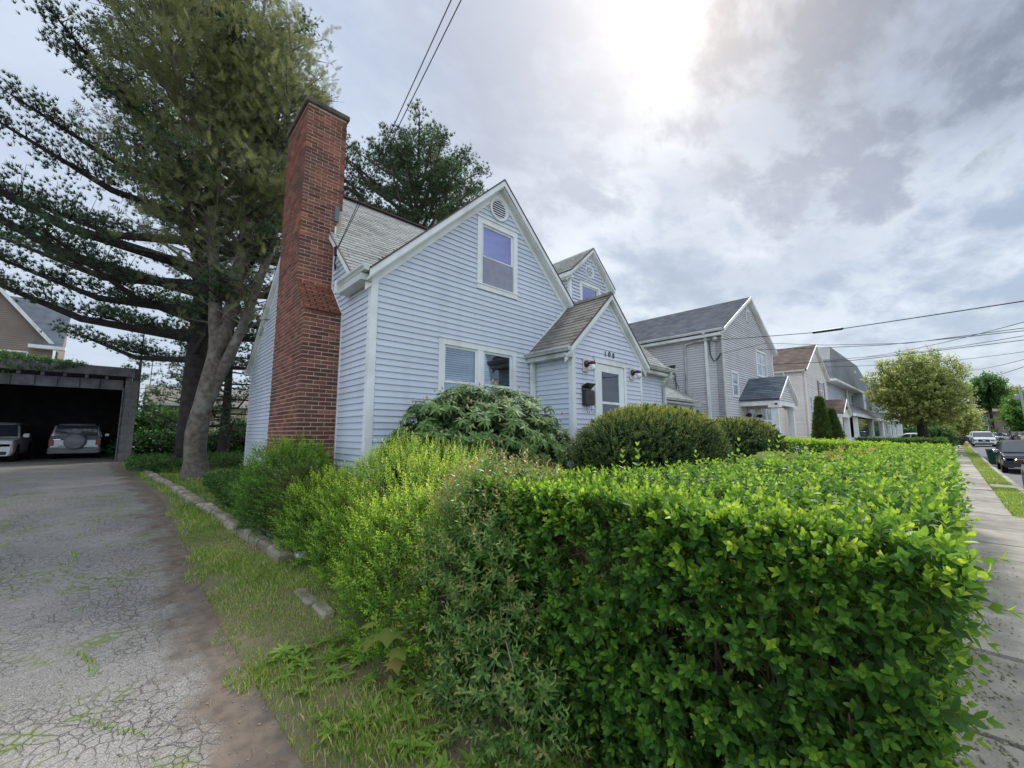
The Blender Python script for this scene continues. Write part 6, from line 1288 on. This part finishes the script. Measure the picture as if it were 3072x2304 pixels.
        if rails and roofline == 'suv': MB().tube([(x0 + L * .46, s * (wi - .06), Hh + .03), (x0 + L * .5, s * (wi - .06), Hh + .07), (x1 - .5, s * (wi - .06), Hh + .06), (x1 - .4, s * (wi - .06), Hh + .02)], .018, 6).build('roof_rail', MT['black'], t)
    g1, g2 = hood * .60, hood * .84
    if front == 'slots':
        gr = MB().box(x0 - .02, -w * .52, g1 + .03, x0 + .05, w * .52, g2 - .04).build('grille', MT['rim'], t)
        for k in range(7): yy = (k - 3) * w * .145; MB().bbox(x0 - .032, yy - .04, g1 + .05, x0 - .01, yy + .04, g2 - .06, .008).build('grille_slot', MT['black'], gr)
    else:
        gr = MB().bbox(x0 - .02, -w * .48, g1 - .05, x0 + .05, w * .48, g2, .02).build('grille', MT['black'], t); MB().bbox(x0 - .03, -.12, g1 + .08, x0 - .01, .12, g2 - .08, .01).build('badge', MT['chrome'], gr)
    MB().bbox(x0 - .02, -w * .80, zb + .04, x0 + .1, w * .80, zb + .18, .02).build('lower_grille', MT['black'], t); MB().bbox(x0 - .045, -w * .6, zb + .02, x0 + .05, w * .6, zb + .05, .01).build('skid_trim', MT['chrome'], t)
    MB().box(x0 - .05, -.16, g1 - .16, x0 - .01, .16, g1 + .0).build('number_plate', MT['plate'], t)
    MB().box(x1 + .0, -w * .62 if spare else -.16, belt * .52, x1 + .02, -w * .62 + .34 if spare else .16, belt * .64).build('number_plate', MT['plate'], t)
    if lowtrim: MB().bbox(x1 - .12, -w * .99, zb - .02, x1 + .03, w * .99, belt * .55, .03).build('rear_bumper', lowtrim, t)
    if spare:
        sp_ = MB().lathe((x1 + .0, .0, belt * .82), [(.30, 0), (.37, .04), (.38, .12), (.36, .2), (.30, .235), (.28, .24)], 24, (1, 0, 0)).build('spare_wheel_cover', MT['taupe'], t, smooth=True)
        MB().box(x1 + .236, -.22, belt * .86, x1 + .246, .24, belt * .875).build('cover_ridge', MT['rim'], sp_)
        MB().bbox(x1 + .0, -.72, belt * .88, x1 + .03, -.48, belt * .93, .006).build('tailgate_handle', MT['chrome'], t)
    return t
def ground_of(x, y): return g(x, y) + .004
# parked vehicles on the street. Local front is -X, i.e. they face the camera
suv('black SUV with a seven-slot grille parked beside the kerb next to the green bin', (37.3, -2.78, ground_of(37, -3)), 0, paint('black', (.018, .020, .026)), 4.82, 1.94, 1.76, 'slots')
suv('large white SUV with a broad black grille parked at the kerb past the hydrant', (82.2, -2.9, ground_of(82, -3)), 0, paint('white', (.70, .72, .74), 0, .3), 5.3, 2.05, 1.93, 'bar')
suv('white SUV parked right behind the large white one with the broad grille', (91.0, -2.85, ground_of(91, -3)), 0, paint('white', (.7,) * 3), 4.8, 1.95, 1.85, 'bar', group='cars parked along the kerb')
suv('light sedan crossing at the far end of the street', (112, -5.2, ground_of(112, -5)), R(60), paint('silver', (.42, .45, .48), .5), 4.7, 1.82, 1.46, 'bar', roofline='sedan', name='parked_car')
suv('dark blue sedan at the far junction beside the light sedan', (121, -6.6, ground_of(121, -5)), R(70), paint('navy', (.03, .05, .10)), 4.7, 1.82, 1.46, 'bar', roofline='sedan', name='parked_car')
suv('white SUV facing away on the opposite side of the street', (98, -8.3, ground_of(98, -8)), R(180), paint('white', (.7,) * 3), 4.8, 1.9, 1.8, 'bar')
suv('dark SUV parked opposite, ahead of the white one facing away', (105.5, -8.2, ground_of(105, -8)), R(180), paint('brown', (.07, .045, .04)), 4.7, 1.9, 1.72, 'bar')
suv('black SUV parked furthest along the opposite kerb', (113, -8.0, ground_of(113, -8)), R(180), paint('black', (.02,) * 3), 4.7, 1.9, 1.75, 'bar')
suv('red hatchback nearest on the opposite side of the street', (91.5, -8.6, ground_of(91, -8)), R(180), paint('red', (.22, .03, .03)), 4.2, 1.8, 1.5, 'bar', roofline='sedan', name='parked_car')
suv('white car parked in a driveway behind the street tree trunk', (62, 2.5, g(62, 2.5) + .004), R(90), paint('white', (.7,) * 3), 4.7, 1.82, 1.45, 'bar', roofline='sedan', name='parked_car')
suv('black SUV standing across a driveway beyond the round green bush', (78, .5, g(78, .4) + .004), R(78), paint('black', (.02,) * 3), 4.8, 1.9, 1.75, 'bar')
suv('brown SUV at the right edge of the picture, nearest car on the street', (23.4, -2.72, ground_of(23, -3)), R(180), paint('bronze', (.10, .06, .035), .4), 4.7, 1.92, 1.70, 'bar')
# in the carport
suv('silver SUV with a covered spare wheel parked nose-in inside the carport', (-1.90, 30.55, .40), R(-90), paint('silver', (.50, .52, .55), .4), 4.1, 1.74, 1.70, 'bar', spare=True, lowtrim=MT['taupe'])
suv('white SUV parked nose-out at the left side of the carport', (-4.42, 28.85, .40), R(90), paint('white', (.7,) * 3), 4.6, 1.85, 1.68, 'bar')

# ============================================================ street furniture
tb = thing('wheelie_bin', 'dark green wheelie bin standing in the street beside the black SUV', 'bin', (41.6, -1.75, ground_of(41.6, -3)))
zz = ground_of(41.6, -3); MT['bing'] = mat('bin_green', (.012, .055, .040), (.01, .045, .034), rough=.5); x, y = 41.6, -1.85
MB().hexa([(x - .26, y - .24, zz + .08), (x + .26, y - .24, zz + .08), (x + .26, y + .24, zz + .08), (x - .26, y + .24, zz + .08), (x - .36, y - .31, zz + 1.0), (x + .36, y - .31, zz + 1.0), (x + .36, y + .31, zz + 1.0), (x - .36, y + .31, zz + 1.0)]).build('tub', MT['bing'], tb)
MB().hexa([(x - .42, y - .35, zz + 1.0), (x + .38, y - .35, zz + 1.0), (x + .38, y + .35, zz + 1.0), (x - .42, y + .35, zz + 1.0), (x - .36, y - .30, zz + 1.09), (x + .34, y - .30, zz + 1.12), (x + .34, y + .30, zz + 1.12), (x - .36, y + .30, zz + 1.09)]).build('lid', MT['bing'], tb)
MB().box(x - .33, y - .2, zz + .80, x - .32, y + .2, zz + .92).build('label_panel', MT['graywood'], tb)
for s in (-1, 1): MB().lathe((x + .28, y + s * .2, zz + .1), [(.1, 0), (.1, .06)], 12, (0, s, 0)).build('wheel', MT['tyre'], tb)
hy = thing('fire_hydrant', 'pale yellow fire hydrant on the grass verge before the white SUV', 'hydrant', (65, -1.15, g(65, -1.2)))
MT['hyd'] = mat('hydrant_yellow', (.62, .50, .22), (.55, .42, .18), rough=.5); zz = g(65, -1.2); x, y = 65, -1.15
MB().lathe((x, y, zz), [(.2, 0), (.2, .06), (.13, .08), (.13, .5), (.17, .52), (.17, .58), (.13, .62), (.12, .68), (.04, .76)], 14).build('barrel', MT['hyd'], hy, smooth=True)
for d in ((0, 1, 0), (0, -1, 0), (-1, 0, 0)): MB().lathe((x + d[0] * .12, y + d[1] * .12, zz + .42), [(.08, 0), (.08, .1), (.05, .12)], 10, d).build('outlet', MT['hyd'], hy)
def pole(label, x, y, zb, h, lean=(0, 0), arms=((.3, 2.4),), r=.16, transformer=False, m='pole'):
    t = thing('utility_pole', label, 'utility pole', (x, y, zb)); P1 = (x + lean[0], y + lean[1], zb + h); MB().tube([(x, y, zb - .2), P1], [r, r * .65], 10).build('pole', MT[m], t, smooth=True)
    for dzz, L_ in arms:
        c = (P1[0] - .15, P1[1], P1[2] - dzz); a = MB().box(c[0] - .06, c[1] - L_ / 2, c[2] - .06, c[0] + .06, c[1] + L_ / 2, c[2] + .06).build('crossarm', MT[m], t)
        for q in (-.45, -.25, .25, .45): MB().lathe((c[0], c[1] + q * L_, c[2] + .06), [(.03, 0), (.06, .06), (.03, .14)], 8).build('insulator', MT['taupe'], a)
    if transformer: MB().lathe((P1[0], P1[1] + .45, P1[2] - 2.4), [(.2, 0), (.28, .05), (.28, .8), (.1, .95)], 12).build('transformer', MT['taupe'], t)
    return t
pole('brown utility pole leaning left at the far end of the street', 128, -6.3, g(128, -3), 7.2, (0, 1.0), (), .2)
pole('utility pole with crossarm nearest the right edge of the picture', 108, -8.9, g(108, -9), 9.4, (0, .25), ((.4, 2.8),), .2, True, 'taupe')
pole('utility pole with a short crossarm seen far off between the trees', 150, -9.9, g(150, -9), 10.2, (0, .1), ((.4, 3.2), (1.7, 2.2)), .18)
ss = thing('stop_sign', 'red octagonal stop sign at the far junction', 'sign', (118, -9.5, g(118, -9.6))); zz = g(118, -9.6)
MB().tube([(118, -8.7, zz), (118, -8.7, zz + 2.0)], .04, 6).build('post', MT['rim'], ss); MT['signred'] = mat('sign_red', (.45, .02, .025), rough=.4)
MB().prism([(117.9, -8.7 + .42 * math.cos(R(22.5 + 45 * k)), zz + 2.3 + .42 * math.sin(R(22.5 + 45 * k))) for k in range(8)], (.03, 0, 0)).build('sign_face', MT['signred'], ss)
text('STOP', .30, Matrix.Translation((117.88, -8.7, zz + 2.19)) @ Matrix.Rotation(-math.pi / 2, 4, 'Z') @ Matrix.Rotation(math.pi / 2, 4, 'X'), MT['white'], ss, 'lettering')
# wires
def cable(label, pts, r=.012, sag=.3, grp=None, splice=None, clampz=None):
    P = [np.array(p, float) for p in pts]; Q = []
    for a, b in zip(P[:-1], P[1:]):
        L_ = np.linalg.norm(b - a)
        for k in range(13):
            f = k / 12; q = a + (b - a) * f; q[2] -= sag * 4 * f * (1 - f) * (L_ / 20); Q.append(q)
    t = thing('overhead_cable', label, 'cable', tuple(P[0]), grp); MB().tube(Q, r, 6).build('cable', MT['wire'], t)
    if splice: a, b = splice; MB().tube([Q[a], Q[a] * .5 + Q[b] * .5, Q[b]], r * 3.2, 8).build('splice_sleeve', MT['black'], t)
    return t
# service drops of the blue house (two strands) up to a pole behind the viewer
hk = (2.50, 7.42, 4.98)
for i, (e, lb) in enumerate((((.40, -8, 7.6), 'left strand of the pair of service cables rising from the blue house rake'), ((.66, -8, 7.62), 'right strand of the pair of service cables rising from the blue house rake'))):
    cable(lb, [(hk[0], hk[1], hk[2] - .02 * i), e], .0055, .12)
B = MB(); B.box(2.46, 7.38, 4.86, 2.52, 7.46, 5.02); B.tube([(2.5, 7.42, 4.9), (2.48, 7.44, 4.7), (2.52, 7.52, 4.62), (2.56, 7.6, 4.72), (2.58, 7.7, 4.8)], .012, 5); B.tube([(2.5, 7.42, 4.95), (2.5, 7.5, 4.78), (2.56, 7.66, 4.7)], .010, 5); B.build('service_clamp', MT['wire'], H)
def ray(a, D): return (a[0] * D, a[1] * D, EYE + a[2] * D)
cable('drop cable with a fat black splice running to the gray house corner', [(17.62, 6.35, 5.50), ray((.9856, .1689, .2014), 14.6), ray((.9923, .1241, .2021), 14.0), ray((.9953, -.0968, .2041), 11.5), ray((.985, -.19, .214), 10.5)], .011, .02, splice=(13, 25))
cable('slack drop cable looping to the gray house service head', [(17.62, 6.2, 4.9), ray((.9689, .2475, .1906), 19.5), ray((.9882, .1531, .1739), 18), ray((.9993, .0386, .1601), 17), ray((.9957, -.0928, .1621), 16), ray((.985, -.18, .168), 15)], .009, .02)
G_ = 'wires strung along the street'
cable('upper street cable passing in front of the beige house gable', [(17.62, 7.2, 5.3), ray((.9686, .2484, .1763), 24), ray((.9976, .0688, .1617), 22), ray((.9957, -.0924, .1579), 20), ray((.985, -.18, .163), 19)], .012, .05, G_)
cable('cable climbing from the roof of the gambrel house to the right', [(48, 7.0, 8.6), ray((.9956, -.0937, .1714), 26), ray((.985, -.18, .190), 24)], .013, .3, G_)
cable('cable from the beige house eave crossing the middle of the sky', [(39.3, 8.0, 7.3), ray((.9937, .1127, .1430), 38), ray((.9956, -.092, .1500), 30), ray((.985, -.18, .165), 28)], .014, .25, G_)
cable('lower thick street cable crossing the mid sky', [(17.7, 8.3, 4.60), ray((.9681, .2504, .1444), 26), ray((.9936, .1127, .1385), 27), ray((.9958, -.091, .1435), 28), ray((.985, -.18, .152), 28)], .015, .05, G_)
cable('cable crossing just above the crown of the street tree', [(38.8, 7.0, 6.8), ray((1, .0004, .122), 45), ray((.996, -.0893, .1254), 42), ray((.985, -.18, .135), 40)], .016, .15, G_)
cable('higher of the two cables leaving the street tree to the right', [(108, 0, 12.4), ray((.9995, -.0301, .1029), 70), ray((.9961, -.0882, .1136), 48), ray((.985, -.18, .13), 40)], .02, .1, G_)
cable('lower of the two cables leaving the street tree to the right', [(108, -1.5, 10.6), ray((.9994, -.036, .0879), 72), ray((.9962, -.0871, .1023), 46), ray((.985, -.18, .12), 38)], .02, .1, G_)

# ============================================================ far vegetation and buildings
hd2 = thing('boundary_hedge', 'bright clipped hedge running back from the sidewalk beyond the yews', 'hedge', (14, 2.5, .2))
n = 2400; Y = .35 + 4.4 * rng.random(n); X = 13.9 + 1.1 * rng.random(n); P = np.stack([X, Y, 1.16 + .06 * Y + .04 * nz3(np.stack([X, Y, X], 1), 3) - .1 * rng.random(n)], 1)
P2 = np.stack([13.9 + .12 * rng.random(n), .35 + 4.4 * rng.random(n), .0 + 1.3 * rng.random(n)], 1)
thd = [opposite(leaf(.055, .032, 0), .10, 4, t0=.3, t1=1.) for _ in range(4)]
scatter(thd, P, np.array([-.2, 0, 1.]) + rng.normal(size=(n, 3)) * .4, rng.uniform(1., 1.6, n), .1 + .12 * rng.normal(size=n), GR, hd2, 'top_foliage'); scatter(thd, P2, np.array([-.9, 0, .4]) + rng.normal(size=(n, 3)) * .4, rng.uniform(1., 1.6, n), -.3 + .12 * rng.normal(size=n) + .3 * (P2[:, 2] > 1.1), GR, hd2, 'side_foliage')
hd3 = thing('boxy_hedge', 'dark square-cut hedge across the lawn of the gambrel house', 'hedge', (45, 2.5, .3))
n = 2000; P = np.stack([44.9 + .2 * rng.random(n), .30 + 5.2 * rng.random(n), .1 + .98 * rng.random(n)], 1); P[: n // 3, 0] += 1.2 * rng.random(n // 3); P[: n // 3, 2] = 1.06; Pq = np.stack([45 + 12 * rng.random(900), .3 + .1 * rng.random(900), .1 + .95 * rng.random(900)], 1)
thf = [opposite(leaf(.11, .07, 0), .2, 3, t0=.1, t1=.5) for _ in range(3)]
scatter(thf, np.concatenate([P, Pq]), np.array([-.6, -.2, .5]) + rng.normal(size=(n + 900, 3)) * .4, rng.uniform(1, 1.5, n + 900), -.1 + .1 * rng.normal(size=n + 900), GR, hd3, 'foliage')
ab = thing('arborvitae', 'pair of merged dark green conical arborvitae before the beige house porch', 'conical shrub', (27.5, 4.6, .3))
P = []; D = []
for (cx_, cy_, hh, rr) in ((27.4, 4.72, 3.1, .50), (27.9, 4.35, 2.5, .60)):
    n = 2600; h = rng.random(n) ** .9; a = rng.random(n) * 6.283; r = rr * (1 - h) ** 1.0 * (1 - .2 * rng.random(n)) + .04; P.append(np.stack([cx_ + r * np.cos(a), cy_ + r * np.sin(a), .3 + hh * h], 1)); D.append(np.stack([np.cos(a) * .5, np.sin(a) * .5, np.ones(n)], 1))
P = np.concatenate(P); D = np.concatenate(D); scatter([spray(10, .22, .10, .03) for _ in range(3)], P, D + rng.normal(size=D.shape) * .2, rng.uniform(.8, 1.3, len(P)), -.1 + .1 * rng.normal(size=len(P)), YEW, ab, 'foliage')
for c_ in ((27.4, 4.72, 2.4), (27.9, 4.35, 2.0)): MB().tube([(c_[0], c_[1], .2), (c_[0], c_[1], c_[2])], [.07, .02], 6).build('trunk', MT['barkdark'], ab)
tmp_ = [opposite(leaf(.24, .15, 0), .5, 4, t0=.2, t1=.85, stemr=.008) for _ in range(5)]
st_ = puff('street_tree', 'broad round street tree in fresh yellow-green leaf beside the parked cars', (55, 1.75, 5.6), (3.2, 3.3, 3.5), 4200, MAP, tmp_, 2.6, 'tree', s=1., to=.15, trunk=(.42, .35))
puff('street_tree', 'darker rounded tree behind the street tree, above the brick buildings', (130, -6.2, 10.0), (4, 1.9, 3.0), 900, IVY, tmp_, 6, 'tree', s=2.6, to=-.2, trunk=(.3, 0))
puff('street_tree', 'low green tree by the utility pole at the right edge', (118, -9.4, 4.6), (3, 1.9, 3.4), 900, IVY, tmp_, 1.2, 'tree', s=2.2, to=.35, trunk=(.25, 0))
puff('street_tree', 'faint distant tree between the two far utility poles', (170, -12.0, 10.5), (4, 2.5, 2.4), 500, MAP, tmp_, 6, 'tree', s=3, to=-.1, trunk=(.25, 0))
puff('street_tree', 'orange-tinged small tree right of the street tree, over the parked cars', (96, -1.6, 3.6), (2.0, 1.6, 1.8), 600, MAP, tmp_, 1.5, 'tree', s=1.7, to=.35, trunk=(.2, 0))
puff('round_bush', 'clipped round green bush beside the street tree trunk', (60, .9, 1.1), (1.3, 1.15, .95), 700, IVY, tbl, .2, s=1.7, to=-.05)
bk = thing('brick_block', 'long brown brick building closing the far end of the street', 'building', (190, -8, 1)); MT['farbrick'] = mat('far_brick', (.26, .19, .16), (.20, .15, .13), rough=.95, scale=.4)
MB().box(185, -30, 0, 205, 8, 8.2).build('wall', MT['farbrick'], bk); B = MB(); slab(B, [(184, -30, 8.1), (184, 8, 8.1), (195, 8, 10.5), (195, -30, 10.5)], .2); B.build('roof', MT['shingle_brown'], bk)
for a in range(-24, 4, 4):
    for z0 in (2.6, 5.6): far_window(bk, 'Y', 185, -1, a, a + 1.3, z0, z0 + 1.5, 1)
wl = thing('tree_belt', 'mixed distant trees closing off the gaps between the far buildings', 'trees', (120, 30, 1)); wl['kind'] = 'stuff'
Pw = []
for i in range(70):
    a = i / 69 * 2.2 - .12; Dd = 110 + 30 * random.random(); c = (Dd * math.cos(a), Dd * math.sin(a) + 14, 1.5 + random.random() * 2); q, _, _2 = ellipsoid_pts(60, c, (5, 5, 3.2), 0, .6, .2, 2, i); Pw.append(q)
Pw = np.concatenate(Pw); scatter(tmp_, Pw, rng.normal(size=Pw.shape) + np.array([0, 0, 1]), rng.uniform(5, 7, len(Pw)), -.05 + .2 * rng.normal(size=len(Pw)), IVY, wl, 'crowns')

# ---------------- groups of repeats
GRP = dict(round_yew='clipped round yews before the house', white_pine='pines behind the house and carport', spruce='small evergreens beyond the yard', parked_suv='cars and SUVs parked about the street and carport', parked_car='sedans and hatchbacks parked about the street', utility_pole='utility poles down the street', street_tree='trees along the street', overhead_cable='overhead cables', ground_cover='low leafy ground cover', maple_sapling='maple seedlings', overgrown_bush='dark undergrowth along the back fence')
for o in list(bpy.data.objects):
    if o.parent is None and o.get('category') and o.name.split('.')[0] in GRP: o['group'] = GRP[o.name.split('.')[0]]
